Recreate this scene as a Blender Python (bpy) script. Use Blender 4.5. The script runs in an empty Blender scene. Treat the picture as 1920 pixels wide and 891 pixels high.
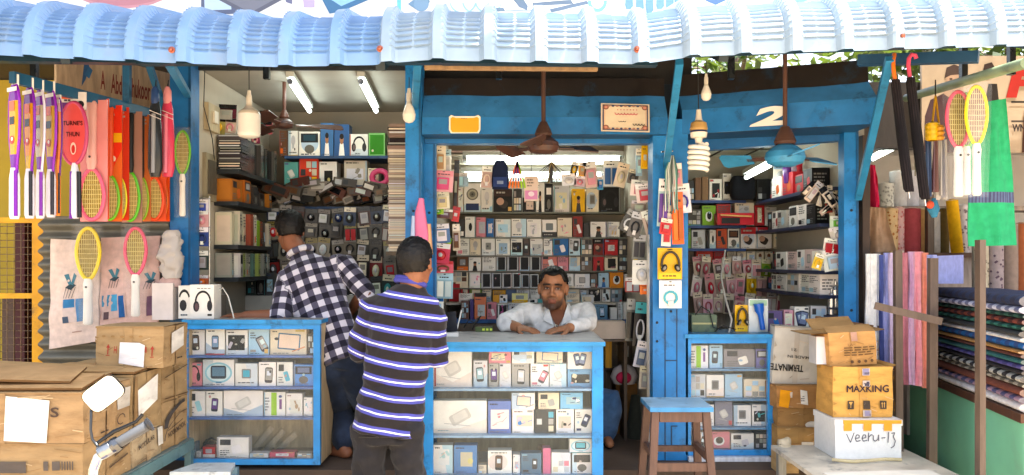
import bpy, math, random
import numpy as np
from mathutils import Vector, Matrix, noise
R = random.Random(11)
sc = bpy.context.scene
# ---------------------------------------------------------------- camera
FPX, U0, V0, CZ = 1500.0, 960.0, 490.0, 1.5      # photo scale: focal length in photo pixels, horizon row, eye height
cam = bpy.data.cameras.new('camera'); cam_o = bpy.data.objects.new('camera', cam); sc.collection.objects.link(cam_o)
cam_o.location = (0, 0, CZ); cam_o.rotation_euler = (math.pi / 2, 0, 0)
cam.lens = 36 * FPX / 1920; cam.sensor_width = 36; cam.shift_y = 44.5 / 1920; cam.clip_start = .05; cam.clip_end = 800
sc.camera = cam_o
# ---------------------------------------------------------------- sky, sun, exposure
SUN_DIR = Vector((.30, -.10, .945)).normalized()   # high, from the right and a little before the stalls
wd = bpy.data.worlds.new('World'); sc.world = wd; wd.use_nodes = True
wn = wd.node_tree.nodes; sky = wn.new('ShaderNodeTexSky'); sky.sky_type = 'NISHITA'; sky.sun_disc = False
sky.sun_elevation = math.asin(SUN_DIR.z); sky.sun_rotation = math.atan2(SUN_DIR.x, SUN_DIR.y)
sky.air_density = 1.0; sky.dust_density = 3.5; sky.ozone_density = .6
hz_ = wn.new('ShaderNodeHueSaturation'); hz_.inputs['Saturation'].default_value = .55      # a milky, dusty sky
wd.node_tree.links.new(sky.outputs[0], hz_.inputs['Color']); wd.node_tree.links.new(hz_.outputs[0], wn['Background'].inputs[0]); wn['Background'].inputs[1].default_value = .15
sl = bpy.data.lights.new('sun', 'SUN'); so = bpy.data.objects.new('sun', sl); sc.collection.objects.link(so)
sl.energy = 5; sl.angle = math.radians(.5); sl.color = (1, .95, .86)
so.rotation_euler = SUN_DIR.to_track_quat('Z', 'Y').to_euler(); so.location = (2, 2, 12)
sc.view_settings.view_transform = 'Standard'; sc.view_settings.look = 'None'
sc.view_settings.exposure = 2.05; sc.view_settings.gamma = 1; sc.view_settings.use_curve_mapping = False
sc.cycles.use_denoising = True; sc.cycles.max_bounces = 8; sc.cycles.diffuse_bounces = 4; sc.cycles.transparent_max_bounces = 24
sc.cycles.sample_clamp_indirect = 6
# ---------------------------------------------------------------- helpers
def W(u, v, Y): return Vector(((u - U0) * Y / FPX, Y, CZ - (v - V0) * Y / FPX))
def WX(u, Y): return (u - U0) * Y / FPX
def WZ(v, Y): return CZ - (v - V0) * Y / FPX
def H(s):
    if not isinstance(s, str): return s
    s = PAL.get(s, s); o = []
    for i in (0, 2, 4):
        c = int(s[i:i + 2], 16) / 255; o.append(c / 12.92 if c <= .04045 else ((c + .055) / 1.055) ** 2.4)
    return tuple(o)
PAL = dict(W='ece9e3', C='e0d3ba', G='a3a19c', K='141518', D='3a3a3c', R='b01f27', P='d58490', Y='e4b010', O='d5641c', N='22325c',
           B='2469b0', L='a4c8de', T='3d98a0', E='57a02c', V='5a3884', M='6a4530', S='cacbce', A='b98a55')
CNAME = dict(W='white', C='cream', G='grey', K='black', D='dark grey', R='red', P='pink', Y='yellow', O='orange', N='navy',
             B='blue', L='pale blue', T='teal', E='green', V='violet', M='brown', S='silver', A='tan')
def lerp3(a, b, t): return tuple(a[i] + (b[i] - a[i]) * t for i in range(3))
def jit(c, a=.06):
    c = H(c); k = 1 + R.uniform(-a, a); return tuple(min(1, max(0, x * k * (1 + R.uniform(-a / 3, a / 3)))) for x in c)
MATS = {}
def vmat(name, rough=.5, nz=.08, ns=12, bump=0., bs=200, metal=0., coat=0., sheen=0., spec=.5, dirt=0., dcol='5a4632', stretch=(1, 1, 1), rz=.1, edge=(.53, .75)):
    """one procedural material: the base colour comes from the mesh's colour attribute, broken up by noise, wear and bump"""
    m = bpy.data.materials.new(name); m.use_nodes = True; nt = m.node_tree; N = nt.nodes; Lk = nt.links; b = N['Principled BSDF']
    at = N.new('ShaderNodeAttribute'); at.attribute_name = 'Col'
    tc = N.new('ShaderNodeTexCoord'); mp = N.new('ShaderNodeMapping'); mp.inputs['Scale'].default_value = stretch
    Lk.new(tc.outputs['Object'], mp.inputs[0])
    n1 = N.new('ShaderNodeTexNoise'); n1.inputs['Scale'].default_value = ns; n1.inputs['Detail'].default_value = 6; Lk.new(mp.outputs[0], n1.inputs['Vector'])
    mr = N.new('ShaderNodeMapRange'); mr.inputs[3].default_value = 1 - nz * 2; mr.inputs[4].default_value = 1 + nz * 2
    mr.inputs[1].default_value = .25; mr.inputs[2].default_value = .75
    Lk.new(n1.outputs[0], mr.inputs[0])
    mx = N.new('ShaderNodeMix'); mx.data_type = 'RGBA'; mx.blend_type = 'MULTIPLY'; mx.inputs[0].default_value = 1
    Lk.new(at.outputs['Color'], mx.inputs[6]); Lk.new(mr.outputs[0], mx.inputs[7]); out = mx.outputs[2]
    if dirt:
        n2 = N.new('ShaderNodeTexNoise'); n2.inputs['Scale'].default_value = ns * .8; n2.inputs['Detail'].default_value = 9; n2.inputs['Roughness'].default_value = .7
        Lk.new(mp.outputs[0], n2.inputs['Vector'])
        cr = N.new('ShaderNodeMapRange'); cr.inputs[1].default_value = edge[0]; cr.inputs[2].default_value = edge[1]; cr.inputs[4].default_value = dirt; Lk.new(n2.outputs[0], cr.inputs[0])
        m2 = N.new('ShaderNodeMix'); m2.data_type = 'RGBA'; Lk.new(cr.outputs[0], m2.inputs[0]); Lk.new(out, m2.inputs[6]); m2.inputs[7].default_value = (*H(dcol), 1); out = m2.outputs[2]
    Lk.new(out, b.inputs['Base Color'])
    r2 = N.new('ShaderNodeMapRange'); r2.inputs[3].default_value = max(.03, rough - rz); r2.inputs[4].default_value = min(1, rough + rz); Lk.new(n1.outputs[0], r2.inputs[0]); Lk.new(r2.outputs[0], b.inputs['Roughness'])
    b.inputs['Metallic'].default_value = metal; b.inputs['Coat Weight'].default_value = coat; b.inputs['Sheen Weight'].default_value = sheen
    b.inputs['Specular IOR Level'].default_value = spec
    if bump:
        n3 = N.new('ShaderNodeTexNoise'); n3.inputs['Scale'].default_value = bs; n3.inputs['Detail'].default_value = 3; Lk.new(mp.outputs[0], n3.inputs['Vector'])
        bp = N.new('ShaderNodeBump'); bp.inputs['Strength'].default_value = bump; bp.inputs['Distance'].default_value = .004; Lk.new(n3.outputs[0], bp.inputs['Height']); Lk.new(bp.outputs[0], b.inputs['Normal'])
    MATS[name] = m; return m
vmat('card', .5, .05, 14, .08, 60, spec=.25)
vmat('carton', .85, .12, 7, .35, 35, spec=.15, dirt=.5, dcol='6e4a26', stretch=(1, 1, 3))
vmat('paint', .42, .12, 9, .2, 25, dirt=.62, dcol='1a3346', spec=.35, edge=(.55, .66))
vmat('rustpaint', .7, .16, 6, .3, 40, dirt=.6, dcol='2c1d15')
vmat('plastic', .35, .04, 10, .05, 40, spec=.35)
vmat('gloss', .2, .04, 10, .12, 18, spec=.35)
vmat('metal', .28, .08, 14, .1, 60, metal=1)
vmat('roof', .42, .07, 5, .06, 30, dirt=.45, dcol='8a8c8c', spec=.4)
vmat('tin', .55, .14, 6, .2, 40, metal=.2, dirt=.5, dcol='3b3a36')
vmat('cloth', .95, .08, 30, .5, 260, sheen=.04, spec=.1)
vmat('denim', .9, .14, 26, .5, 300, sheen=.1, spec=.2)
vmat('skin', .5, .05, 30, .12, 120, spec=.4)
vmat('hair', .55, .25, 90, .6, 160, spec=.3)
vmat('wood', .6, .16, 9, .3, 40, dirt=.4, dcol='2e1d12', stretch=(4, 4, .6))
vmat('plaster', .85, .07, 3, .2, 30, dirt=.3, dcol='8a7c68')
vmat('ground', .9, .18, 2, .5, 30, dirt=.5, dcol='4a3c2e')
vmat('vinyl', .35, .02, 4, .04, 8)
vmat('foam', .8, .03, 40, .4, 220)
vmat('leaf', .5, .25, 20)
MATS['leaf'].node_tree.nodes['Principled BSDF'].inputs['Transmission Weight'].default_value = 0
def add_translucent(m, fac, col):
    nt = m.node_tree; N = nt.nodes; out = N['Material Output']; b = N['Principled BSDF']; t = N.new('ShaderNodeBsdfTranslucent'); t.inputs[0].default_value = (*H(col), 1)
    mx = N.new('ShaderNodeMixShader'); mx.inputs[0].default_value = fac; nt.links.new(b.outputs[0], mx.inputs[1]); nt.links.new(t.outputs[0], mx.inputs[2]); nt.links.new(mx.outputs[0], out.inputs[0])
add_translucent(MATS['leaf'], .16, '7a9430')
def film(name, diff, col, rough=.08, ior=1.25):
    m = bpy.data.materials.new(name); m.use_nodes = True; nt = m.node_tree; N = nt.nodes; Lk = nt.links; N.remove(N['Principled BSDF'])
    tr = N.new('ShaderNodeBsdfTransparent'); df = N.new('ShaderNodeBsdfDiffuse'); df.inputs[0].default_value = (*H(col), 1); gl = N.new('ShaderNodeBsdfGlossy'); gl.inputs['Roughness'].default_value = rough
    fr = N.new('ShaderNodeFresnel'); fr.inputs[0].default_value = ior
    nz = N.new('ShaderNodeTexNoise'); nz.inputs['Scale'].default_value = 14; tc = N.new('ShaderNodeTexCoord'); Lk.new(tc.outputs['Object'], nz.inputs['Vector'])
    bp = N.new('ShaderNodeBump'); bp.inputs['Strength'].default_value = .6 if rough > .1 else .02; bp.inputs['Distance'].default_value = .02; Lk.new(nz.outputs[0], bp.inputs['Height']); Lk.new(bp.outputs[0], gl.inputs['Normal']); Lk.new(bp.outputs[0], fr.inputs['Normal'])
    m1 = N.new('ShaderNodeMixShader'); m1.inputs[0].default_value = diff; Lk.new(tr.outputs[0], m1.inputs[1]); Lk.new(df.outputs[0], m1.inputs[2])
    m2 = N.new('ShaderNodeMixShader'); Lk.new(fr.outputs[0], m2.inputs[0]); Lk.new(m1.outputs[0], m2.inputs[1]); Lk.new(gl.outputs[0], m2.inputs[2]); Lk.new(m2.outputs[0], N['Material Output'].inputs[0])
    MATS[name] = m
film('glass', .03, 'c8d8d4'); film('film', .05, 'e0e0e0', .12)
def emit(name, col, st):
    m = bpy.data.materials.new(name); m.use_nodes = True; b = m.node_tree.nodes['Principled BSDF']
    b.inputs['Base Color'].default_value = (.8, .8, .8, 1); b.inputs['Emission Color'].default_value = (*H(col), 1); b.inputs['Emission Strength'].default_value = st; MATS[name] = m
emit('tube_light', 'f2fff8', 5)
MIRROR = bpy.data.materials.new('mirror'); MIRROR.use_nodes = True; _b = MIRROR.node_tree.nodes['Principled BSDF']
_b.inputs['Metallic'].default_value = 1; _b.inputs['Roughness'].default_value = .03; _b.inputs['Base Color'].default_value = (.9, .9, .9, 1); MATS['mirror'] = MIRROR

def wloc(o): return o.location + (wloc(o.parent) if o.parent else Vector())
class MB:
    def __init__(s): s.v = []; s.f = []; s.c = []; s.sm = []
    def add(s, vs, fs, col, smooth=False):
        o = len(s.v); s.v += [Vector(p) for p in vs]; col = H(col)
        for f in fs: s.f.append([i + o for i in f]); s.c.append(col); s.sm.append(smooth)
    def box(s, x0, x1, y0, y1, z0, z1, col, top=None, side=None, bev=0.):
        vs = [(x, y, z) for z in (z0, z1) for y in (y0, y1) for x in (x0, x1)]
        s.add(vs, [(0, 1, 5, 4)], col); s.add(vs, [(2, 0, 4, 6), (1, 3, 7, 5), (3, 2, 6, 7)], side or col); s.add(vs, [(4, 5, 7, 6), (1, 0, 2, 3)], top or side or col)
        return s
    def bar(s, p, q, w, d, col, up=(0, 0, 1)):
        p = Vector(p); q = Vector(q); t = (q - p).normalized(); a = t.cross(Vector(up))
        if a.length < 1e-3: a = t.cross(Vector((0, 1, 0)))
        a.normalize(); b = a.cross(t); vs = []
        for e in (p, q):
            for i, j in ((-1, -1), (1, -1), (1, 1), (-1, 1)): vs.append(e + a * i * w / 2 + b * j * d / 2)
        s.add(vs, [(3, 2, 1, 0), (4, 5, 6, 7), (0, 1, 5, 4), (1, 2, 6, 5), (2, 3, 7, 6), (3, 0, 4, 7)], col); return s
    def tube(s, pts, r, col, n=8, sy=1., smooth=True):
        pts = [Vector(p) for p in pts]; rs = r if isinstance(r, (list, tuple)) else [r] * len(pts); vs = []; pa = None
        for i, p in enumerate(pts):
            t = (pts[min(i + 1, len(pts) - 1)] - pts[max(i - 1, 0)]).normalized()
            if pa is None:
                a = t.cross(Vector((0, 1, 0)));
                if a.length < .05: a = t.cross(Vector((1, 0, 0)))
            else: a = pa - t * pa.dot(t)
            a.normalize(); pa = a; b = t.cross(a)
            for k in range(n):
                w = 2 * math.pi * k / n; vs.append(p + (a * math.cos(w) + b * math.sin(w) * sy) * rs[i])
        fs = []
        for i in range(len(pts) - 1):
            for k in range(n): fs.append((i * n + k, i * n + (k + 1) % n, (i + 1) * n + (k + 1) % n, (i + 1) * n + k))
        s.add(vs, fs, col, smooth); s.add(vs, [tuple(range(n - 1, -1, -1)), tuple(range((len(pts) - 1) * n, len(pts) * n))], col); return s
    def lathe(s, prof, c, col, n=20, axis=(0, 0, 1), cols=None, sx=1.):
        c = Vector(c); q = Vector((0, 0, 1)).rotation_difference(Vector(axis)); vs = []
        for r, z in prof:
            for k in range(n): w = 2 * math.pi * k / n; vs.append(c + q @ Vector((r * math.cos(w) * sx, r * math.sin(w), z)))
        for i in range(len(prof) - 1):
            s.add([vs[i * n + k] for k in range(n)] + [vs[(i + 1) * n + k] for k in range(n)], [(k, (k + 1) % n, n + (k + 1) % n, n + k) for k in range(n)], cols[i] if cols else col, True)
        return s
    def ell(s, c, r, col, n=14, m=10, M=None):
        c = Vector(c); vs = []
        for i in range(m + 1):
            th = math.pi * i / m
            for k in range(n):
                w = 2 * math.pi * k / n; p = Vector((r[0] * math.sin(th) * math.cos(w), r[1] * math.sin(th) * math.sin(w), -r[2] * math.cos(th)))
                vs.append(c + (M @ p if M else p))
        s.add(vs, [(i * n + k, i * n + (k + 1) % n, (i + 1) * n + (k + 1) % n, (i + 1) * n + k) for i in range(m) for k in range(n)], col, True); return s
    def loft(s, rings, col, n=18, e=1., smooth=True):
        vs = []
        for c, a, b in rings:
            c = Vector(c); a = Vector(a); b = Vector(b)
            for k in range(n):
                w = 2 * math.pi * k / n; cw, sw = math.cos(w), math.sin(w)
                vs.append(c + a * math.copysign(abs(cw) ** e, cw) + b * math.copysign(abs(sw) ** e, sw))
        m = len(rings); s.add(vs, [(i * n + k, i * n + (k + 1) % n, (i + 1) * n + (k + 1) % n, (i + 1) * n + k) for i in range(m - 1) for k in range(n)], col, smooth)
        s.add(vs, [tuple(range(n - 1, -1, -1)), tuple(range((m - 1) * n, m * n))], col); return s
    def xf(s, M, start=0):
        for i in range(start, len(s.v)): s.v[i] = M @ s.v[i]
        return s
    def spin(s, c, rz=0, ry=0, rx=0, start=0):
        c = Vector(c); M = Matrix.Translation(c) @ Matrix.Rotation(rz, 4, 'Z') @ Matrix.Rotation(ry, 4, 'Y') @ Matrix.Rotation(rx, 4, 'X') @ Matrix.Translation(-c); return s.xf(M, start)
    def build(s, name, mat, parent=None, origin=None, label=None, cat=None, group=None, kind=None):
        if origin is None:
            if parent is not None: origin = wloc(parent)
            else:
                xs = [p.x for p in s.v]; ys = [p.y for p in s.v]; origin = Vector(((min(xs) + max(xs)) / 2, (min(ys) + max(ys)) / 2, min(p.z for p in s.v)))
        o0 = Vector(origin); me = bpy.data.meshes.new(name); me.from_pydata([tuple(p - o0) for p in s.v], [], s.f); me.update()
        ca = me.color_attributes.new('Col', 'FLOAT_COLOR', 'CORNER'); arr = np.empty((len(me.loops), 4), np.float32)
        li = 0
        for f, c in zip(s.f, s.c): arr[li:li + len(f)] = (*c, 1); li += len(f)
        ca.data.foreach_set('color', arr.ravel()); me.polygons.foreach_set('use_smooth', s.sm)
        me.materials.append(MATS[mat]); ob = bpy.data.objects.new(name, me); sc.collection.objects.link(ob)
        if parent is not None: ob.parent = parent; ob.location = o0 - wloc(parent)
        else: ob.location = o0
        tag(ob, label, cat, group, kind); return ob
def tag(o, label=None, cat=None, group=None, kind=None):
    if label: o['label'] = label
    if cat: o['category'] = cat
    if group: o['group'] = group
    if kind: o['kind'] = kind
    return o
def thing(name, loc, label=None, cat=None, group=None, kind=None):
    o = bpy.data.objects.new(name, None); o.location = loc; o.empty_display_size = .1; sc.collection.objects.link(o); return tag(o, label, cat, group, kind)
_tx = {}
def text2d(t, bold):
    if (t, bold) not in _tx:
        cu = bpy.data.curves.new('txt', 'FONT'); cu.body = t; cu.size = 1; cu.offset = bold; cu.resolution_u = 3
        o = bpy.data.objects.new('txt', cu); sc.collection.objects.link(o); bpy.context.view_layer.update()
        me = bpy.data.meshes.new_from_object(o.evaluated_get(bpy.context.evaluated_depsgraph_get()))
        vs = [(v.co.x, v.co.y) for v in me.vertices]; fs = [tuple(p.vertices) for p in me.polygons]
        bpy.data.objects.remove(o); bpy.data.meshes.remove(me); bpy.data.curves.remove(cu)
        x0 = min(p[0] for p in vs); x1 = max(p[0] for p in vs); y0 = min(p[1] for p in vs); y1 = max(p[1] for p in vs)
        _tx[(t, bold)] = ([((x - x0) / (x1 - x0), (y - y0) / (y1 - y0)) for x, y in vs], fs)
    return _tx[(t, bold)]
class Face:
    """a flat printed face: u to the right, v up, both 0..1; everything printed is laid a fraction of a millimetre proud"""
    def __init__(s, mb, o, ex, ey, w, h): s.mb = mb; s.o = Vector(o); s.ex = Vector(ex).normalized(); s.ey = Vector(ey).normalized(); s.w = w; s.h = h; s.n = s.ex.cross(s.ey); s.k = .0006
    def P(s, u, v, l=0): return s.o + s.ex * (u * s.w) + s.ey * (v * s.h) + s.n * l
    def poly(s, pts, col): s.k += .0002; s.mb.add([s.P(u, v, s.k) for u, v in pts], [tuple(range(len(pts)))], col)
    def rect(s, u0, v0, u1, v1, col): s.poly([(u0, v0), (u1, v0), (u1, v1), (u0, v1)], col)
    def ell(s, cx, cy, rx, ry, col, n=14): s.poly([(cx + rx * math.cos(6.2832 * k / n), cy + ry * math.sin(6.2832 * k / n)) for k in range(n)], col)
    def circ(s, cx, cy, r, col, n=14): m = min(s.w, s.h); s.ell(cx, cy, r * m / s.w, r * m / s.h, col, n)
    def arc(s, cx, cy, rx, ry, t, a0, a1, col, n=12):
        s.k += .0002; vs = []
        for i in range(n + 1):
            a = math.radians(a0 + (a1 - a0) * i / n)
            for q in (1, 1 - t): vs.append(s.P(cx + rx * q * math.cos(a), cy + ry * q * math.sin(a), s.k))
        s.mb.add(vs, [(2 * i, 2 * i + 2, 2 * i + 3, 2 * i + 1) if a1 > a0 else (2 * i + 1, 2 * i + 3, 2 * i + 2, 2 * i) for i in range(n)], col)
    def line(s, p, q, t, col):
        a = Vector((p[0] * s.w, p[1] * s.h)); b = Vector((q[0] * s.w, q[1] * s.h)); d = (b - a).normalized(); m = Vector((-d.y, d.x)) * t / 2
        s.poly([((x.x) / s.w, (x.y) / s.h) for x in (a - m, b - m, b + m, a + m)], col)
    def rrect(s, cx, cy, w, h, ang, col, r=.12):
        """a rounded rectangle in metres, turned by ang"""
        rr = min(w, h) * r; pts = []
        for sx, sy, a0 in ((1, 1, 0), (-1, 1, 90), (-1, -1, 180), (1, -1, 270)):
            for k in range(3):
                a = math.radians(a0 + 45 * k); pts.append((sx * (w / 2 - rr) + rr * math.cos(a), sy * (h / 2 - rr) + rr * math.sin(a)))
        c, z = math.cos(ang), math.sin(ang); s.poly([(cx + (x * c - y * z) / s.w, cy + (x * z + y * c) / s.h) for x, y in pts], col)
    def dashes(s, u0, u1, v0, v1, n, col, rag=.5):
        hh = (v1 - v0) / (2 * n); col = lerp3(H(col), (.01, .01, .012), .5)
        for i in range(n):
            y = v1 - (2 * i + 1) * hh; x = u0
            e = u1 - (u1 - u0) * R.random() * rag
            while x < e:
                l = (u1 - u0) * R.uniform(.12, .3); s.rect(x, y - hh * .45, min(x + l, e), y + hh * .45, col); x += l + (u1 - u0) * .05
    def text(s, t, u, v, uw, vh, col, bold=.0, ang=0., slant=0.):
        vs, fs = text2d(t, bold); s.k += .0002; c, z = math.cos(ang), math.sin(ang); pts = []
        for x, y in vs:
            X = (x - .5) * uw * s.w + (y - .5) * slant * vh * s.h; Y = (y - .5) * vh * s.h; pts.append(s.P(u + (X * c - Y * z) / s.w, v + (X * z + Y * c) / s.h, s.k))
        s.mb.add(pts, fs, col)
# ---------------------------------------------------------------- printed designs for packaging fronts
def phone_pic(f, cx, cy, h, ang=0., body='2a2c30', scr='7fa6c4'):
    w = h * .5; f.rrect(cx, cy, w, h, ang, body, .22); f.rrect(cx, cy + h * .05 / f.h * math.cos(ang), w * .84, h * .74, ang, scr, .06)
    f.rrect(cx, cy + h * .12 / f.h, w * .5, h * .3, ang, jit('d6e4ee', .2), .05)
def D_ph(f, a): phone_pic(f, R.uniform(.4, .6), R.uniform(.4, .5), f.h * R.uniform(.5, .72), R.uniform(-.08, .08), jit('2a2c34', .4), a); f.dashes(.12, .8, .86, .95, 1, '55585e')
def D_pr(f, a): phone_pic(f, R.uniform(.6, .7), R.uniform(.42, .55), f.h * R.uniform(.5, .7), R.uniform(-.5, .5), jit('3a3d44', .4), a); f.dashes(.08, .4, .62, .9, 3, '6a6c70'); f.rect(.08, .1, .36, .2, a)
def D_tb(f, a): f.rrect(.52, .5, f.w * .62, f.h * .62, -.08, '3a6a8c', .05); f.rrect(.52, .5, f.w * .55, f.h * .52, -.08, 'e6cdb8', .03); f.dashes(.06, .3, .84, .93, 1, '6c6c70'); f.line((.6, .12), (.96, .3), .006, a)
def D_gs(f, a): f.rect(.34, .02, .6, .98, '8fc41e'); f.rect(.72, .28, .84, .7, '7a4a8a'); f.dashes(.05, .28, .2, .8, 5, '8d9094'); f.ell(.78, .82, .08, .06, '4a5a8a')
def D_hp(f, a):
    f.arc(.52, .52, .34, .38, .22, 8, 172, '1c1d20', 14); f.ell(.22, .4, .12, .2, '2a2b2f'); f.ell(.8, .4, .12, .2, '2a2b2f'); f.ell(.24, .4, .07, .13, '6a5a5c'); f.dashes(.3, .7, .08, .16, 1, '77797c')
def D_ov(f, a): f.ell(.5, .5, .44, .4, '8fc6d6', 22); f.ell(.5, .5, .38, .33, 'cfe6ea', 22); f.rrect(.5, .52, f.w * .5, f.h * .5, 0, '2b3644', .15); f.rrect(.5, .54, f.w * .4, f.h * .34, 0, a, .05); f.rect(.42, .1, .6, .16, '4a86a8')
def D_tx(f, a): f.dashes(.1, .9, .55, .92, 4, '77797d'); f.rect(.1, .1, .45, .3, a); f.dashes(.5, .9, .1, .35, 3, '9a9a9e')
def D_wn(f, a): f.rrect(.54, .5, f.w * .74, f.h * .86, 0, '101114', .04); f.rect(.24, .12, .84, .86, '0b0c10'); f.rect(.02, .1, .1, .9, 'b9b9b8')
def D_bl(f, a): f.ell(.5, .62, .22, .2, a); f.rect(.4, .3, .6, .5, 'b9babd'); f.dashes(.1, .9, .08, .2, 1, '7b7d80'); f.dashes(.1, .5, .86, .94, 1, '4a4c50')
def D_sp(f, a): f.circ(.5, .62, .36, '5c5b56', 20); f.circ(.5, .62, .3, 'a9a594', 20); f.circ(.5, .62, .18, '6a685f', 16); f.circ(.5, .62, .07, '3a3935'); f.rect(.1, .06, .9, .3, a)
def D_pp(f, a): f.poly([(.3, 0), (.7, 0), (.62, .4), (.38, .4)], a); f.ell(.5, .52, .13, .15, 'a4714f'); f.ell(.5, .62, .14, .09, '1a1513'); f.dashes(.08, .4, .8, .92, 2, '6a6a6e')
def D_pt(f, a):
    for i in range(3):
        for j in range(3):
            if R.random() < .7: f.rect(.08 + i * .29, .08 + j * .29, .33 + i * .29, .32 + j * .29, jit(R.choice([a, 'G', 'L', 'C', 'D', 'S']), .2))
def D_hd(f, a): f.rect(0, .68, 1, 1, a); f.dashes(.15, .85, .76, .92, 1, 'ece8e0'); f.rrect(.5, .36, f.w * .5, f.h * .34, -.5, '3a3230', .3); f.circ(.36, .46, .2, 'c9a08a')
def D_cn(f, a): f.rrect(.5, .45, f.w * .5, f.h * .5, 0, 'e9ebe8', .45); f.ell(.52, .5, .17, .2, '17181b'); f.ell(.55, .54, .05, .06, a); f.dashes(.1, .7, .84, .93, 1, '6a6a6e')
def D_dk(f, a): f.rect(.08, .55, .92, .92, '2a2c30'); f.rect(.2, .62, .8, .86, a); f.ell(.5, .28, .24, .18, '6a6862'); f.dashes(.1, .9, .04, .12, 1, '8a8a8e')
def D_ln(f, a):
    f.rrect(.5, .5, f.w * .4, f.h * .34, .5, 'c6c5c0', .2); f.rrect(.5, .52, f.w * .28, f.h * .24, .5, 'd9d8d2', .2); f.line((.2, .3), (.7, .22), .003, 'b2b4b4'); f.dashes(.08, .3, .06, .1, 1, a)
def D_sq(f, a): f.rrect(.5, .55, f.w * .42, f.h * .42, .0, '8c8d8c', .1); f.rrect(.5, .55, f.w * .3, f.h * .3, 0, a, .1); f.dashes(.12, .9, .1, .2, 1, '7f8184')
def D_v2(f, a): phone_pic(f, .4, .5, f.h * .66, .22, '23293f', '53648c'); phone_pic(f, .62, .5, f.h * .66, -.22, '2a3146', '7a89ac'); f.dashes(.1, .3, .88, .94, 1, '55585e')
def D_tc(f, a): f.line((.3, .16), (.62, .72), f.w * .2, '2a63b8'); f.ell(.66, .78, .2, .16, '3a78cc'); f.ell(.68, .8, .12, .09, 'd8e2ea'); f.dashes(.05, .3, .6, .9, 4, '9a9a9a')
def D_no(f, a): pass
def D_in(f, a): f.rect(.08, .08, .92, .92, a)
def D_sm(f, a): f.rect(.1, .62, .44, .9, '33343a'); f.rrect(.62, .4, f.w * .3, f.h * .42, .3, a, .2); f.dashes(.1, .45, .1, .4, 3, '8a8b8f')
def D_bd(f, a): f.rect(0, 0, 1, .3, a); f.rrect(.5, .6, f.w * .5, f.h * .4, 0, jit('8a8c90', .3), .1); f.dashes(.12, .8, .1, .2, 1, 'ece8e0')
def D_ar(f, a):
    for x in (.2, .8): f.poly([(x - .03, .2), (x + .03, .2), (x + .03, .6), (x + .08, .6), (x, .8), (x - .08, .6), (x - .03, .6)], a)
def D_mx(f, a):
    pal = [jit(a, .3), jit(R.choice(['D', 'K', 'G', 'N', 'S', '8ab0c8', 'c8a890', 'b85a5a', '5a86a8', 'd8c880']), .3), jit(R.choice(['W', 'L', 'C', 'S', 'K']), .2)]
    u0, v0 = R.uniform(.06, .3), R.uniform(.08, .3); u1, v1 = R.uniform(.7, .96), R.uniform(.6, .92); f.rect(u0, v0, u1, v1, pal[2])
    for k in range(R.randint(4, 8)):
        cx, cy = R.uniform(u0 + .08, u1 - .08), R.uniform(v0 + .08, v1 - .08); w, h = R.uniform(.05, .22), R.uniform(.05, .22); t = R.random()
        if t < .4: f.rrect(cx, cy, w * f.w, h * f.h * 1.3, R.uniform(-.6, .6), R.choice(pal), .25)
        elif t < .7: f.ell(cx, cy, w * .6, h * .6, R.choice(pal), 12)
        else: f.line((cx - w, cy - h * .5), (cx + w, cy + h * R.uniform(-.5, .8)), R.uniform(.002, .006), R.choice(pal))
    f.dashes(.08, R.uniform(.4, .9), .02, .07, 1, '6a6a6e'); f.dashes(.08, R.uniform(.4, .8), .86, .95, 1, R.choice(['2a2a2e', '8a2a2a', '2a4a7a', '3a3a40']))
DES = {k[2:]: v for k, v in globals().items() if k.startswith('D_')}
DPHRASE = dict(ph='upright phone picture', pr='tilted phone picture', tb='tablet picture', gs='lime green stripe', hp='headphone picture', ov='cyan swirl picture',
               tx='lines of small print', wn='black screen window', bl='bulb picture', sp='round speaker picture', pp='portrait picture', pt='small colour pictures',
               hd='coloured header', cn='round camera picture', dk='dark top panel', ln='faint line drawing', sq='square gadget picture', v2='two crossed phones',
               tc='blue torch picture', no='plain front', mx='mixed product pictures', sm='small gadget picture', bd='coloured bottom band')
DPHRASE['in'] = 'framed colour panel'
ORD = 'first second third fourth fifth sixth seventh eighth ninth tenth eleventh twelfth thirteenth fourteenth fifteenth sixteenth seventeenth eighteenth nineteenth twentieth'.split()
def tint(f):
    k = R.random(); c = jit(R.choice(['b9d6e2', 'c6dde6', 'd8e4ea', 'cfd6de', 'e2d6cc', 'b4c8da', 'd9dfe0']), .1)
    if k < .25: f.poly([(0, 0), (1, 0), (1, R.uniform(.2, .6)), (.5, R.uniform(.1, .35)), (0, R.uniform(.1, .5))], c)
    elif k < .4: f.ell(R.uniform(.4, .6), .5, .42, .36, c, 18)
    elif k < .55: f.poly([(1, 0), (1, 1), (R.uniform(.4, .7), 1), (R.uniform(.6, .8), 0)], c)
    elif k < .62: f.rect(0, 0, R.uniform(.2, .34), 1, c)
def trim(f):
    if R.random() < .45: f.dashes(.08, R.uniform(.5, .95), .03, .075, 1, R.choice(['7a7c80', '9a8f88', '5a6f8a']))
    if R.random() < .4: f.rect(*R.choice([(.05, .88, .3, .96), (.7, .88, .95, .96), (.02, .02, .06, .98), (.94, .02, .98, .98), (.0, .0, 1, .05), (.78, .05, .96, .22)]), jit(R.choice(['4a4c52', '8ab0cc', 'b84a4a', 'c8a860', '58a0a8', '9a9a98', '5a6a9a']), .2))
    if R.random() < .3: f.ell(R.uniform(.15, .85), R.uniform(.2, .85), .07, .06, jit(R.choice(['c8c0b4', '9ab8c8', 'd0a0a0', '4a4a50']), .2), 8)
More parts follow.
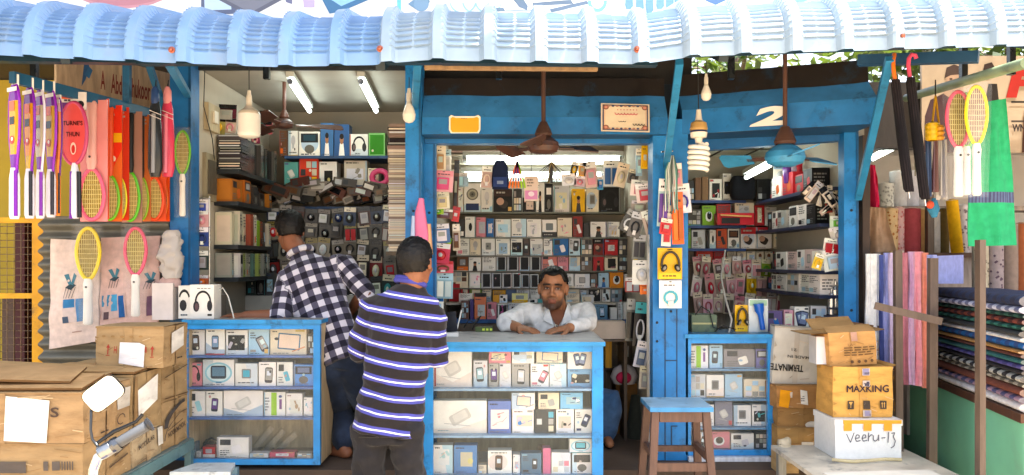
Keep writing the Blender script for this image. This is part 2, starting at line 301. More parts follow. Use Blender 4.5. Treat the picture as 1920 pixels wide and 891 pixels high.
def pbox(x0, x1, Y, dep, z0, z1, base, design, accent, label, cat='box', group=None, name='product_box', rz=0., ry=0., mat='card', clear=False):
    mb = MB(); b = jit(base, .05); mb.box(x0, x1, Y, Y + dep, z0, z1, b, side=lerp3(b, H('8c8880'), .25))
    f = Face(mb, (x0, Y, z0), (1, 0, 0), (0, 0, 1), x1 - x0, z1 - z0)
    if min(b) > .5 and design != 'no': tint(f)
    DES[design](f, jit(accent, .12)); design == 'no' or trim(f)
    if rz or ry: mb.spin(((x0 + x1) / 2, Y + dep / 2, z0), rz, ry)
    return mb.build(name, mat, None, ((x0 + x1) / 2, Y + dep / 2, z0), label, cat, group)
def blister(x0, x1, Y, z0, z1, base, accent, label, header='C', shape=0, cat='pack', group=None, name='blister_pack', ry=0., rx=0., rz=0.):
    """a hanging pack: card back, printed header with a hang hole, a bulging clear pocket with the product in it"""
    mb = MB(); w = x1 - x0; h = z1 - z0; b = jit(base, .12); mb.box(x0, x1, Y, Y + .004, z0, z1, b)
    f = Face(mb, (x0, Y, z0), (1, 0, 0), (0, 0, 1), w, h); f.rect(.02, .74, .98, .99, jit(header, .15)); f.dashes(.2, .85, .78, .88, 1, jit('D', .3)); f.ell(.5, .95, .07, .022, '1a1a1a', 8)
    a = jit(accent, .2); cx = (x0 + x1) / 2
    if shape == 0: mb.box(x0 + w * .2, x1 - w * .2, Y - .018, Y - .001, z0 + h * .1, z0 + h * .66, a); f2 = Face(mb, (x0 + w * .2, Y - .018, z0 + h * .1), (1, 0, 0), (0, 0, 1), w * .6, h * .56); f2.rect(.15, .45, .85, .85, jit('G', .4))
    elif shape == 1: mb.ell((cx, Y - .012, z0 + h * .4), (w * .3, .014, h * .26), a, 10, 6); mb.ell((cx, Y - .02, z0 + h * .42), (w * .14, .01, h * .12), jit('S', .3), 8, 5)
    elif shape == 2:
        mb.tube([(cx + w * .28 * math.cos(t), Y - .01, z0 + h * .38 + h * .22 * math.sin(t)) for t in [i * .6 for i in range(12)]], .006, a, 5); mb.box(cx - w * .12, cx + w * .12, Y - .016, Y - .002, z0 + h * .08, z0 + h * .26, jit('W', .2))
    elif shape == 3:
        mb.box(x0 + w * .1, x0 + w * .45, Y - .014, Y - .001, z0 + h * .08, z0 + h * .68, a); mb.box(x0 + w * .55, x1 - w * .1, Y - .014, Y - .001, z0 + h * .08, z0 + h * .68, jit(accent, .35))
    if rx or ry or rz: mb.spin((cx, Y, z1), rz, ry, rx)
    return mb.build(name, 'gloss', None, (cx, Y, z1), label, cat, group)
def cname(c):
    if c in CNAME: return CNAME[c]
    h = H(c); k = min((k for k in CNAME), key=lambda k: sum((math.sqrt(a) - math.sqrt(b)) ** 2 for a, b in zip(H(k), h))); return CNAME[k]
def uniq(desc, ctx, i=None, n=None):
    """desc + where, with the place in the row added only where the look alone does not tell"""
    return f'{desc}, {ORD[i]} from left, {ctx}' if i is not None else f'{desc} on {ctx}'
def row(ctx, Y, vb, items, group=None, dep=.07, zb=None, u0=0, v0=0, s=1., cat='box', mat='card', jz=.0):
    """items: (u0, u1, v_top, base, design, accent) in photo pixels (or crop pixels with u0, v0, s), standing on the shelf at row vb"""
    z0 = zb if zb is not None else WZ(vb, Y)
    if not zb: pass
    descs = []; items = [tuple(it[:4]) + ('mx',) + tuple(it[5:]) if it[4] in ('sq', 'sm', 'tx', 'ph', 'pr', 'bd', 'dk') and R.random() < .42 else it for it in items]
    for it in items: descs.append(f'{cname(it[3])} box with {DPHRASE[it[4]]}')
    for i, it in enumerate(items):
        a, b, t = u0 + it[0] / s, u0 + it[1] / s, v0 + it[2] / s
        lab = uniq(descs[i], ctx, i if descs.count(descs[i]) > 1 else None)
        lift = it[6] if len(it) > 6 else 0
        y = Y + R.uniform(-jz, jz)
        pbox(WX(a, y) + .002, WX(b, y) - .002, y, dep, z0 + lift, WZ(t, y), it[3], it[4], it[5], lab, cat, group, rz=R.uniform(-.02, .02))
# ---------------------------------------------------------------- figures
def grow(mb, voxel, smooth, name, mat, parent, colour, wrinkle=None, pat=None, sfac=.5):
    """fuse overlapping closed lofts into ONE continuous skin, smooth it, colour it by position"""
    me = bpy.data.meshes.new('tmp'); me.from_pydata([tuple(p) for p in mb.v], [], mb.f); me.update()
    o = bpy.data.objects.new('tmp', me); sc.collection.objects.link(o)
    m = o.modifiers.new('r', 'REMESH'); m.mode = 'VOXEL'; m.voxel_size = voxel; m.use_smooth_shade = True
    if smooth: k = o.modifiers.new('s', 'SMOOTH'); k.iterations = smooth; k.factor = sfac
    bpy.context.view_layer.update(); dg = bpy.context.evaluated_depsgraph_get()
    me2 = bpy.data.meshes.new_from_object(o.evaluated_get(dg)); bpy.data.objects.remove(o); bpy.data.meshes.remove(me)
    n = len(me2.vertices); co = np.empty(n * 3, np.float32); me2.vertices.foreach_get('co', co); co = co.reshape(-1, 3)
    if wrinkle:
        no = np.empty(n * 3, np.float32); me2.vertices.foreach_get('normal', no); no = no.reshape(-1, 3)
        d = np.array([wrinkle(Vector(p)) for p in co], np.float32); co = co + no * d[:, None]; me2.vertices.foreach_set('co', co.astype(np.float32).ravel())
    ca = me2.color_attributes.new('Col', 'FLOAT_COLOR', 'POINT')
    col = np.array([(*colour(Vector(p)), 1) for p in co], np.float32); ca.data.foreach_set('color', col.ravel())
    if pat:
        pa = me2.attributes.new('pat', 'FLOAT_VECTOR', 'POINT'); pa.data.foreach_set('vector', np.array([pat(Vector(p)) for p in co], np.float32).ravel())
    co2 = co - np.array(wloc(parent), np.float32); me2.vertices.foreach_set('co', co2.astype(np.float32).ravel()); me2.update()
    me2.polygons.foreach_set('use_smooth', [True] * len(me2.polygons)); me2.materials.clear(); me2.materials.append(MATS[mat] if isinstance(mat, str) else mat)
    ob = bpy.data.objects.new(name, me2); sc.collection.objects.link(ob); ob.parent = parent; return ob
def limb(mb, pts, rs, col='A', n=14, sub=5, fl=1.):
    """a tapering limb through its joints, rounded at both ends"""
    pts = [Vector(p) for p in pts]; P = []; Q = []
    for i in range(len(pts) - 1):
        for k in range(sub):
            t = k / sub; P.append(pts[i].lerp(pts[i + 1], t)); Q.append(rs[i] + (rs[i + 1] - rs[i]) * t)
    P.append(pts[-1]); Q.append(rs[-1])
    d0 = (P[0] - P[1]).normalized(); d1 = (P[-1] - P[-2]).normalized()
    P = [P[0] + d0 * Q[0] * .95, P[0] + d0 * Q[0] * .7] + P + [P[-1] + d1 * Q[-1] * .7, P[-1] + d1 * Q[-1] * .95]; Q = [Q[0] * .3, Q[0] * .72] + Q + [Q[-1] * .72, Q[-1] * .3]
    mb.tube(P, Q, col, n, fl)
def hand(mb, wrist, d, back, thumb, curl=.35, sc_=1., spread=.06):
    """palm, four unequal fingers bent at their knuckles, thumb from the side of the palm near its base"""
    w = Vector(wrist); d = Vector(d).normalized(); back = (Vector(back) - d * Vector(back).dot(d)).normalized(); s = d.cross(back) * thumb; k = sc_
    mb.loft([(w - d * .02 * k, s * .026 * k, back * .02 * k), (w + d * .01 * k, s * .030 * k, back * .019 * k), (w + d * .045 * k, s * .041 * k, back * .017 * k), (w + d * .085 * k, s * .043 * k, back * .014 * k), (w + d * .1 * k, s * .036 * k, back * .009 * k)], 'A', 14)
    for off, ln in ((.031, .068), (.010, .077), (-.012, .071), (-.032, .054)):
        p = w + d * .085 * k + s * off * k; dd = (d + s * off * spread * 20).normalized(); pts = [p - dd * .02 * k]; a = curl * .6
        pts.append(p)
        for seg in (.45, .31, .26):
            v = dd * math.cos(a) - back * math.sin(a); p = p + v * ln * seg * k; pts.append(p); a += curl
        limb(mb, pts, [.0095 * k, .0095 * k, .0088 * k, .008 * k, .0068 * k], n=8, sub=2)
    p = w + d * .02 * k + s * .028 * k; v = (d * .62 + s * .7 - back * .25).normalized(); q = p + v * .042 * k; v2 = (d * .9 + s * .3 - back * .3).normalized()
    limb(mb, [p, q, q + v2 * .032 * k, q + v2 * .055 * k], [.014 * k, .012 * k, .0105 * k, .008 * k], n=8, sub=2)
def hframe(fwd, up):
    f = Vector(fwd).normalized(); r = f.cross(Vector(up)).normalized(); u = r.cross(f); return Matrix((r, f, u)).transposed()
def head(mb, c, M, k=1., face=True):
    def e(p, r): mb.ell(Vector(c) + M @ (Vector(p) * k), [x * k for x in r], 'A', 20, 14, M)
    e((0, -.012, .035), (.074, .094, .082)); e((0, .024, -.025), (.067, .066, .088)); e((0, .03, -.076), (.056, .053, .043)); e((0, .07, -.1), (.024, .02, .019))
    if face:
        e((0, .093, -.002), (.0095, .016, .03)); e((0, .106, -.026), (.013, .014, .011)); e((.014, .096, -.03), (.009, .011, .009)); e((-.014, .096, -.03), (.009, .011, .009))
        for x in (-1, 1): e((x * .03, .077, .024), (.03, .012, .010)); e((x * .042, .062, -.028), (.024, .022, .026))
        e((0, .084, -.060), (.023, .011, .0055)); e((0, .083, -.071), (.020, .011, .007))
    for x in (-1, 1): e((x * .077, -.012, -.008), (.011, .021, .033)); e((x * .083, -.018, .004), (.007, .015, .022))
def hair(c, M, k, parent, line, thick=.012, col='0c0a0a', nape=-.07):
    mb = MB(); n, m = 72, 52; vs = []
    for i in range(m + 1):
        th = math.pi * i / m
        for j in range(n):
            w = 2 * math.pi * j / n; d = Vector((math.sin(th) * math.cos(w), math.sin(th) * math.sin(w), math.cos(th)))
            rx, ry, rz = .074, .094, .082 + (.030 * sst(.2, -.5, d.y) if d.z < 0 else 0); p = Vector((d.x * rx, d.y * ry, d.z * rz)); on = line(d, p)
            nz = noise.noise(d * 9) * .35 + noise.noise(d * 26) * .3; t = thick * (1 + nz) * on - .02 * (1 - on)
            p = Vector((d.x * (rx + t), d.y * (ry + t), d.z * (rz + t))) + Vector((0, -.012, .035)); vs.append(Vector(c) + M @ (p * k))
    mb.add(vs, [(i * n + j, (i + 1) * n + j, (i + 1) * n + (j + 1) % n, i * n + (j + 1) % n) for i in range(m) for j in range(n)], col, True); return mb.build('hair', 'hair', parent)
def sst(a, b, x): t = max(0, min(1, (x - a) / (b - a))); return t * t * (3 - 2 * t)
def nearest(bones, p):
    best = None
    for i, (a, b, sd, rad) in enumerate(bones):
        d = b - a; t = max(0, min(1, (p - a).dot(d) / d.length_squared)); q = a + d * t; e = (p - q).length / rad
        if best is None or e < best[0]: best = (e, i, (p - a).dot(d.normalized()), (p - a).dot(sd))
    return best
def wrk(seed, amp, sx=9, st=(1, 1, 1)):
    o = Vector((seed * 7.3, seed * 3.1, seed))
    def f(p):
        q = Vector((p.x * st[0], p.y * st[1], p.z * st[2])) * sx + o; a = noise.noise(q); b = noise.noise(q * 2.3); return amp * (a + .5 * b - .9 * abs(noise.noise(q * 1.3)) + .2)
    return f
# ================================================================ SETTING
BLUE, BLUE2, DKB = '1c78bc', '1a65a2', '1d4a63'
m = MB(); m.add([(-300, -300, 0), (300, -300, 0), (300, 300, 0), (-300, 300, 0)], [(0, 1, 2, 3)], 'b09c80'); m.build('ground', 'ground', origin=(0, 0, 0), kind='structure')
m = MB(); m.box(-2.6, 2.3, 4.29, 6.3, .004, .38, '55463a'); m.build('shop_floor', 'ground', kind='structure')
m = MB(); m.box(-1.75, 1.45, 3.88, 4.288, .004, .2, '4d433b'); m.build('step', 'ground', kind='structure')
# ---------------------------------------------------------------- left kiosk
kl = thing('left_kiosk', (-1.2, 5.2, .38), 'blue framed kiosk with two ceiling tube lights, behind the checked shirt customer', 'kiosk')
m = MB(); m.box(-1.92, -.62, 6.0, 6.06, .38, 2.62, '958b7d'); m.build('back_wall', 'plaster', kl)
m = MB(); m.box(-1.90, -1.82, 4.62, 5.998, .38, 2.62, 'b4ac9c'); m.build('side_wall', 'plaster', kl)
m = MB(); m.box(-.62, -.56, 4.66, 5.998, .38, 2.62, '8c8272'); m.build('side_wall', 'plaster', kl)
m = MB(); m.box(-1.92, -.56, 4.60, 6.06, 2.622, 2.68, '9c988e'); m.build('ceiling', 'plaster', kl)
def post(x0, x1, y0, y1, z0, z1, par, col=BLUE):
    m = MB(); m.box(x0, x1, y0, y1, z0, z1, col); w = x1 - x0
    for z in np.arange(z0 + .3, z1, .55): m.lathe([(.001, .006), (.007, .004), (.008, 0)], (x0 + w * .5, y0, z), '15202a', 8, (0, -1, 0))
    m.box(x1 - .014, x1 - .002, y0 - .004, y0 - .0005, z0, z1, lerp3(H(col), H('0a2030'), .6)); return m.build('post', 'paint', par)
post(-1.925, -1.805, 4.5, 4.618, .0, 2.66, kl, BLUE2); post(-.595, -.505, 4.46, 4.62, .38, 2.61, kl)
def shelf(par, x0, x1, y0, y1, z, col='2c4a74', t=.02):
    m = MB(); m.box(x0, x1, y0, y1, z - t, z, col); return m.build('shelf', 'paint', par)
YL = 5.72
SL = {k: WZ(v, YL) for k, v in dict(a=293, b=348, c=388).items()}
for k in SL: shelf(kl, -1.62, -.63, YL - .03, 5.998, SL[k])
SLW = [2.06, 1.866, 1.60, 1.40]
for z in SLW: shelf(kl, -1.818, -1.67, 4.88, 5.66, z, '23282c', .025)
m = MB(); m.box(-1.818, -.63, 5.45, 5.997, 1.165, 1.265, 'c2beb4', top='a5a198'); m.build('counter_ledge', 'card', kl)
m = MB(); m.box(-1.62, -.63, 5.62, 5.64, 1.27, SL['c'] - .022, '3a342c'); m.build('pegboard', 'wood', kl)
def tube_lamp(par_name, p, q, label, rr=.014, grp='lit tube lights in the shops'):
    p = Vector(p); q = Vector(q); t = thing(par_name, (p + q) / 2, label, 'tube light', grp)
    d = (q - p).normalized(); m = MB(); m.bar(p + Vector((0, 0, .04)), q + Vector((0, 0, .04)), .045, .03, 'c9cdc8'); m.build('housing', 'plastic', t)
    m = MB(); m.tube([p + d * .03, q - d * .03], rr, 'W', 10); tb_ = m.build('tube', 'tube_light', t)
    for e in (p, q - d * .03): m = MB(); m.tube([e, e + d * .03], rr * 1.15, 'S', 10); m.build('end_cap', 'metal', tb_)
tube_lamp('tube_light', (-1.30, 4.68, 2.555), (-1.425, 5.64, 2.555), 'lit tube light on the left kiosk ceiling, nearer the left wall')
tube_lamp('tube_light', (-.885, 4.68, 2.555), (-.956, 5.64, 2.555), 'lit tube light on the left kiosk ceiling, nearer the stacked cases')
# ---------------------------------------------------------------- centre kiosk
kc = thing('centre_kiosk', (.17, 5.2, .38), 'blue framed kiosk with rusty topped shutter box and yellow sticker, behind seated shopkeeper', 'kiosk')
m = MB(); m.box(-.52, .88, 5.82, 5.88, .38, 2.42, '8d8576'); m.build('back_wall', 'plaster', kc)
m = MB(); m.box(-.50, -.46, 4.68, 5.818, .38, 2.42, 'a39a8a'); m.build('side_wall', 'plaster', kc)
m = MB(); m.box(.815, .86, 4.68, 5.818, .38, 2.42, 'a39a8a'); m.build('side_wall', 'plaster', kc)
m = MB(); m.box(-.52, .88, 4.7, 5.88, 2.422, 2.47, 'b5afa3'); m.build('ceiling', 'plaster', kc)
Yj = 4.62
for a, b in ((793, 817), (1221, 1245)): post(WX(a, Yj), WX(b, Yj), Yj, Yj + .07, .38, WZ(268, Yj), kc)
m = MB(); m.box(WX(797, Yj), WX(1246, Yj), Yj - .02, Yj + .06, WZ(270, Yj), WZ(250, Yj), BLUE2)
m.box(WX(797, Yj), WX(1246, Yj), Yj - .03, Yj - .021, WZ(262, Yj), WZ(259, Yj), '12405e')
for u in (905, 1130): m.lathe([(.001, .008), (.01, .004), (.011, 0)], (WX(u, Yj), Yj - .02, WZ(257, Yj)), '0c1c28', 8, (0, -1, 0))
m.build('header_beam', 'paint', kc)
m = MB(); m.box(WX(1216, Yj), WX(1221, Yj) - .001, Yj - .01, Yj + .06, .38, WZ(440, Yj), 'e8e2d8'); m.build('white_trim', 'paint', kc)
def shutter_box(par, xa, xb, Ya, Yb, za, zb, rows, n=14):
    """sheet-metal cover of a roll-up shutter: rusty top strip, sloping facet, vertical facet; a and b are its two ends"""
    m = MB(); xs = [i / n for i in range(n + 1)]
    prof = [(-.0, 0), (-.0, rows[0]), (.10, rows[1]), (.115, rows[2]), (.4, rows[2] + .01)]
    cols = ['1c6cab', '3a80ba', '1f1712', '15110e']  # sloping facet painted lighter as if lit, rusty strip darkened like a shaded gap
    for j in range(4):
        vs = []
        for t in xs:
            for (dy, dz) in (prof[j], prof[j + 1]):
                dent = .006 * noise.noise(Vector((t * 9, dz * 14, par.location.x))); edge = .008 * noise.noise(Vector((t * 14, 3, par.location.x * 3))) if j in (1, 2) and dz == rows[1] else 0
                vs.append((xa + (xb - xa) * t, Ya + (Yb - Ya) * t + dy + dent, za + (zb - za) * t + dz + edge))
        m.add(vs, [(2 * i, 2 * i + 2, 2 * i + 3, 2 * i + 1) for i in range(n)], cols[j], False)
    for x, Y, z in ((xa, Ya, za), (xb, Yb, zb)): m.add([(x, Y + dy, z + dz) for dy, dz in prof] + [(x, Y + .4, z)], [(0, 1, 2, 3, 4, 5)], '1d4f78')
    m.add([(xa, Ya, za), (xb, Yb, zb), (xb, Yb + .4, zb), (xa, Ya + .4, za)], [(3, 2, 1, 0)], '1b4a70'); return m.build('shutter_box', 'rustpaint' if 0 else 'paint', par)
Yc = 4.45
sbc = shutter_box(kc, WX(791, Yc), WX(1252, Yc), Yc, Yc, WZ(252, Yc), WZ(252, Yc), (WZ(220, Yc) - WZ(252, Yc), WZ(180, Yc + .1) - WZ(252, Yc), WZ(146, Yc + .1) - WZ(252, Yc)))
m = MB(); f = Face(m, (WX(842, Yc), Yc - .004, WZ(251, Yc)), (1, 0, 0), (0, 0, 1), WX(901, Yc) - WX(842, Yc), WZ(216, Yc) - WZ(251, Yc))
pts = [(.06, .02), (.94, .02), (1, .2), (1, .9), (.93, 1), (.82, .93), (.18, .93), (.07, 1), (0, .9), (0, .2)]
f.poly(pts, 'e6e0cf'); f.poly([(.5 + (x - .5) * .9, .48 + (y - .5) * .84) for x, y in pts], 'e0a018'); f.dashes(.38, .64, .78, .86, 1, '8a8a6a')
m.build('sticker', 'vinyl', sbc)
poster = MB(); f = Face(poster, (WX(1124, Yc), Yc - .075, WZ(250, Yc)), Vector((1, .02, -.02)), Vector((.03, .25, 1)), .268, .165)
poster.add([f.P(0, 0), f.P(1, 0), f.P(1, 1), f.P(0, 1)], [(0, 1, 2, 3)], 'd9c9b0'); poster.add([f.P(0, 0, -.003), f.P(1, 0, -.003), f.P(1, 1, -.003), f.P(0, 1, -.003)], [(3, 2, 1, 0)], 'c0b090')
f.rect(.03, .04, .97, .96, '4a4c66'); f.rect(.06, .08, .94, .92, 'd8b89a'); f.rect(.09, .13, .91, .88, 'dfcdb2')
for x, y in ((.1, .14), (.9, .14), (.1, .86), (.9, .86)): f.ell(x, y, .06, .09, '8a5a4a'); f.ell(x, y, .035, .05, 'c98a78')
for i in range(9): f.ell(.16 + i * .085, .9, .03, .03, '40486a' if i % 2 else 'a87a6a'); f.ell(.16 + i * .085, .1, .03, .03, '40486a' if i % 2 else 'a87a6a')
for i in range(7): f.arc(.32 + i * .065, .66, .045, .09, .35, 180 + 20 * (i % 3), 340, 'c8606c', 6); f.ell(.34 + i * .065, .76, .012, .02, 'c8606c')
for i in range(3): f.arc(.38 + i * .05, .36, .03, .05, .4, 190, 350, '3a3434', 6)
for i in range(4): f.arc(.68 + i * .06, .26, .035, .07, .4, 170, 350, '3a3434', 6)
tag(poster.build('framed_certificate', 'card'), 'cream framed sheet with dark ornate border and red lettering, on the blue shutter box', 'certificate')
Yb = 5.66; SC = [WZ(v, Yb) for v in (398, 445, 479, 508, 540, 568)]
for i, z in enumerate(SC): shelf(kc, -.455, .81, Yb - .02, 5.818, z, '6c7168' if i < 2 else '5e5a50', .01)
m = MB(); m.box(-.455, .81, 5.40, 5.60, WZ(606, 5.4), WZ(599, 5.4), '2a5a94'); m.build('shelf', 'paint', kc)
m = MB(); m.box(-.455, .81, 5.42, 5.62, .38, WZ(607, 5.4), '6a5c4c'); m.build('cupboard', 'wood', kc)
m = MB(); m.box(-.455, .81, 5.50, 5.655, WZ(572, 5.5), WZ(568, 5.5), 'b8b2a4'); m.build('shelf', 'card', kc)
m = MB()
for v, c in ((283, 'c9a8a0'), (290, 'd2c8ba'), (306, 'e2dccc'), (318, 'd9d2c2'), (338, '8d9290')): m.box(-.45, .80, 5.79, 5.815, WZ(v + 3, 5.8), WZ(v, 5.8), c)
m.build('wall_batten', 'wood', kc)
tube_lamp('tube_light', (WX(868, 5.75), 5.74, WZ(299, 5.75)), (WX(1168, 5.75), 5.74, WZ(299, 5.75)), 'lit tube light on the back wall of the centre kiosk, upper of two', .02)
tube_lamp('tube_light', (WX(864, 5.75), 5.76, WZ(329, 5.75)), (WX(1135, 5.75), 5.76, WZ(329, 5.75)), 'lit tube light on the back wall of the centre kiosk, lower of two', .016)
# ---------------------------------------------------------------- right kiosk
kr = thing('right_kiosk', (1.45, 5.2, .38), 'blue framed kiosk with a large white 2 painted on its tilted shutter box', 'kiosk')
YR = 5.9
m = MB(); m.box(.9, 2.02, 6.1, 6.16, .38, 2.5, 'aaa597'); m.build('back_wall', 'plaster', kr)
m = MB(); m.box(1.95, 1.99, 4.52, 6.098, .38, 2.5, 'aaa496'); m.build('side_wall', 'plaster', kr)
m = MB(); m.box(.93, .97, 4.75, 6.098, .38, 2.5, 'aaa496'); m.build('side_wall', 'plaster', kr)
m = MB(); m.box(.93, 2.02, 4.75, 6.16, 2.30, 2.34, 'd5dccb')
for x in (1.2, 1.5, 1.75): m.box(x, x + .012, 4.76, 6.15, 2.292, 2.2985, '4a4f48')
for y in (5.1, 5.6): m.box(.94, 2.0, y, y + .02, 2.28, 2.291, '585e56')
m.build('ceiling', 'plaster', kr)
post(WX(1580, 4.42), WX(1607, 4.42), 4.40, 4.48, .38, WZ(236, 4.42), kr, BLUE)
m = MB(); m.box(WX(1609, 4.5), WX(1622, 4.5), 4.44, 4.52, .38, 2.2, '3a2a20'); m.build('door_edge', 'wood', kr)
m = MB(); a0 = W(1284, 262, 4.72); b0 = W(1600, 240, 4.44); a1 = W(1284, 284, 4.72); b1 = W(1600, 262, 4.44); d = Vector((.03, .06, 0))
m.add([a1, b1, b0, a0, a1 + d, b1 + d, b0 + d, a0 + d], [(0, 1, 2, 3), (7, 6, 5, 4), (4, 5, 1, 0), (3, 2, 6, 7), (5, 6, 2, 1), (0, 3, 7, 4)], BLUE2); m.build('header_beam', 'paint', kr)
xa, xb = WX(1279, 4.5), WX(1645, 4.12)
sbr = shutter_box(kr, xa, xb, 4.5, 4.12, WZ(252, 4.5), WZ(232, 4.12), (.135, .235, .36))
m = MB(); exv = Vector((xb - xa, -.38, WZ(232, 4.12) - WZ(252, 4.5))).normalized(); o = W(1408, 240, 4.345); f = Face(m, o + Vector((0, -.02, 0)), exv, (0, 0, 1), .2, .11)
f.text('2', .5, .5, .85, .95, 'e8e4dc', .05, 0, .55); m.build('number', 'vinyl', sbr)
m = MB(); xp0, xp1 = WX(1224, 4.5), WX(1290, 4.5)
m.box(xp0, xp1, 4.5, 4.66, .38, 2.3, BLUE)
for u, v0, v1 in ((1246, 580, 865), (1268, 580, 760)): m.box(WX(u, 4.5), WX(u + 2, 4.5), 4.497, 4.4995, WZ(v1, 4.5), WZ(v0, 4.5), '0f3c5e')
m.box(WX(1247, 4.5), WX(1269, 4.5), 4.496, 4.4995, WZ(677, 4.5), WZ(675, 4.5), '0f3c5e'); m.box(WX(1258, 4.5), WX(1270, 4.5), 4.496, 4.4995, WZ(800, 4.5), WZ(798, 4.5), '0f3c5e'); m.box(WX(1258, 4.5), WX(1260, 4.5), 4.496, 4.4995, WZ(845, 4.5), WZ(800, 4.5), '0f3c5e')
for u, v in ((1232, 605), (1258, 584), (1232, 850), (1232, 640)): m.lathe([(.001, .006), (.007, .004), (.008, 0)], W(u, v, 4.5), '15202a', 8, (0, -1, 0))
m.build('folding_shutter', 'paint', kr)
SR = [WZ(v, YR) for v in (376, 423, 466)]
for z in SR: shelf(kr, .975, 1.72, YR - .02, 6.098, z, '2c4a82')
SRW = [(WZ(352, 4.72), 4.72), (WZ(420, 4.72), 4.72), (WZ(508, 4.72), 4.72), (WZ(553, 4.72), 4.72)]
for z, y in SRW: shelf(kr, 1.79, 1.948, 4.66, 5.88, z, '26304e')
m = MB(); m.box(.975, 1.62, 6.04, 6.06, 1.0, WZ(468, 6.05), '8a7f72'); m.build('pegboard', 'wood', kr)
tube_lamp('tube_light', (1.60, 4.9, 2.10), (1.68, 5.75, 2.10), 'lit tube light hanging slanted behind the blue ceiling fan')
# ---------------------------------------------------------------- cloth shop on the right
ks = thing('cloth_shop', (3, 5.4, 0), 'cloth shop with pale green counter wall and white room, beside the stacked cartons', 'shop')
m = MB(); m.box(2.05, 5.2, 6.2, 6.26, 0, 2.6, 'd3d0cc'); m.build('back_wall', 'plaster', ks)
m = MB(); m.box(2.02, 2.06, 4.6, 6.198, .38, 2.5, '40352c'); m.build('side_wall', 'wood', ks)
m = MB(); m.box(5.16, 5.22, 3.4, 6.198, 0, 2.6, 'cfccc6'); m.build('side_wall', 'plaster', ks)
m = MB(); m.box(2.05, 5.2, 5.2, 6.2, 2.32, 2.36, 'd6d4d0'); m.build('ceiling', 'plaster', ks)
m = MB(); m.box(2.02, 5.2, 5.0, 5.12, 2.21, 2.62, '2a2320'); m.build('fascia', 'wood', ks)
c0, c1 = Vector((2.55, 5.25, 0)), Vector((2.24, 3.5, 0)); nrm = Vector((1, -.177, 0)).normalized()
m = MB(); H1 = .79
vs = [c0, c1, c1 + Vector((2.6, -.2, 0)), c0 + Vector((2.4, .3, 0))]; up = Vector((0, 0, H1))
m.add(vs + [p + up for p in vs], [(1, 0, 4, 5), (2, 1, 5, 6), (3, 2, 6, 7), (0, 3, 7, 4), (4, 7, 6, 5)], '86d6b0'); m.build('counter', 'plaster', ks)
m = MB(); up2 = Vector((0, 0, .04)); off = Vector((-.02, -.01, 0)); vs = [p + up + Vector((0, 0, .002)) + (off if i < 2 else off * 0) for i, p in enumerate(vs)]
m.add(vs + [p + up2 for p in vs], [(1, 0, 4, 5), (2, 1, 5, 6), (3, 2, 6, 7), (0, 3, 7, 4), (4, 7, 6, 5), (0, 1, 2, 3)], '5c3d2e'); m.build('counter_board', 'wood', ks)
tube_lamp('tube_light', W(1628, 302, 5.4), W(1672, 274, 5.4) + Vector((0, -.2, 0)), 'lit tube light over the cloth rolls of the cloth shop')
# wooden rack posts before the counter
rk = thing('wooden_rack', (2.1, 4, 0), 'weathered wooden rack of two posts and a crossbar before the cloth counter', 'rack')
def stick(p, q, w, d, nm='post', par=rk, col='5f4f44'): m = MB(); m.bar(p, q, w, d, col); return m.build(nm, 'wood', par)
stick(W(1749, 484, 4.0), (WX(1746, 4.0), 4.0, 0), .032, .04); stick(W(1838, 450, 3.5), (WX(1838, 3.5), 3.5, 0), .026, .04)
stick(W(1683, 470, 4.07), (WX(1686, 4.07), 4.07, .0), .03, .036)
stick(W(1640, 573, 4.03), W(1766, 603, 3.93), .025, .036, 'crossbar'); stick(W(1530, 596, 4.3), W(1692, 622, 4.4), .016, .02, 'crossbar', rk, '7a5a3c')
# ---------------------------------------------------------------- awning
aw = thing('awning', (0, 3.6, 2.3), 'light blue ribbed metal awning sheet over all the stalls', 'awning')
TREE_SHADE = 1
EV = [(-900, 100), (0, 104), (150, 111), (290, 117), (520, 126), (700, 122), (800, 113), (1000, 118), (1200, 121), (1290, 108), (1500, 99), (1700, 93), (1920, 87), (2800, 70)]
YE = 3.3; PIT = .2094; X00 = WX(60, YE)
xs = []
x = -3.6
while x < 4.0: xs.append(x); x += .0105
arcR = .20; path = [(0, 0, 1, 0)]                                    # (y, z, normal_y(-), normal_z)
path = []
for k in range(5): path.append((0, -.0 + .012 * k, -1, 0))
NA = 110
for k in range(1, NA + 1):
    a = math.radians(82 * k / NA); path.append((arcR * (1 - math.cos(a)), .048 + arcR * math.sin(a), -math.cos(a), math.sin(a)))
yl, zl, ny, nz_ = path[-1]
for k in range(1, 14): path.append((yl + .11 * k * nz_, zl + .11 * k * .20, -.19, .98))
SHEETS = [(-9, WX(722, YE), '7296c2'), (WX(722, YE), WX(1292, YE), '8ba2ba'), (WX(1292, YE), 9, '93a7ba')]      # three sheets, the sun's glare painted in as paler colours to the right
n = len(path)
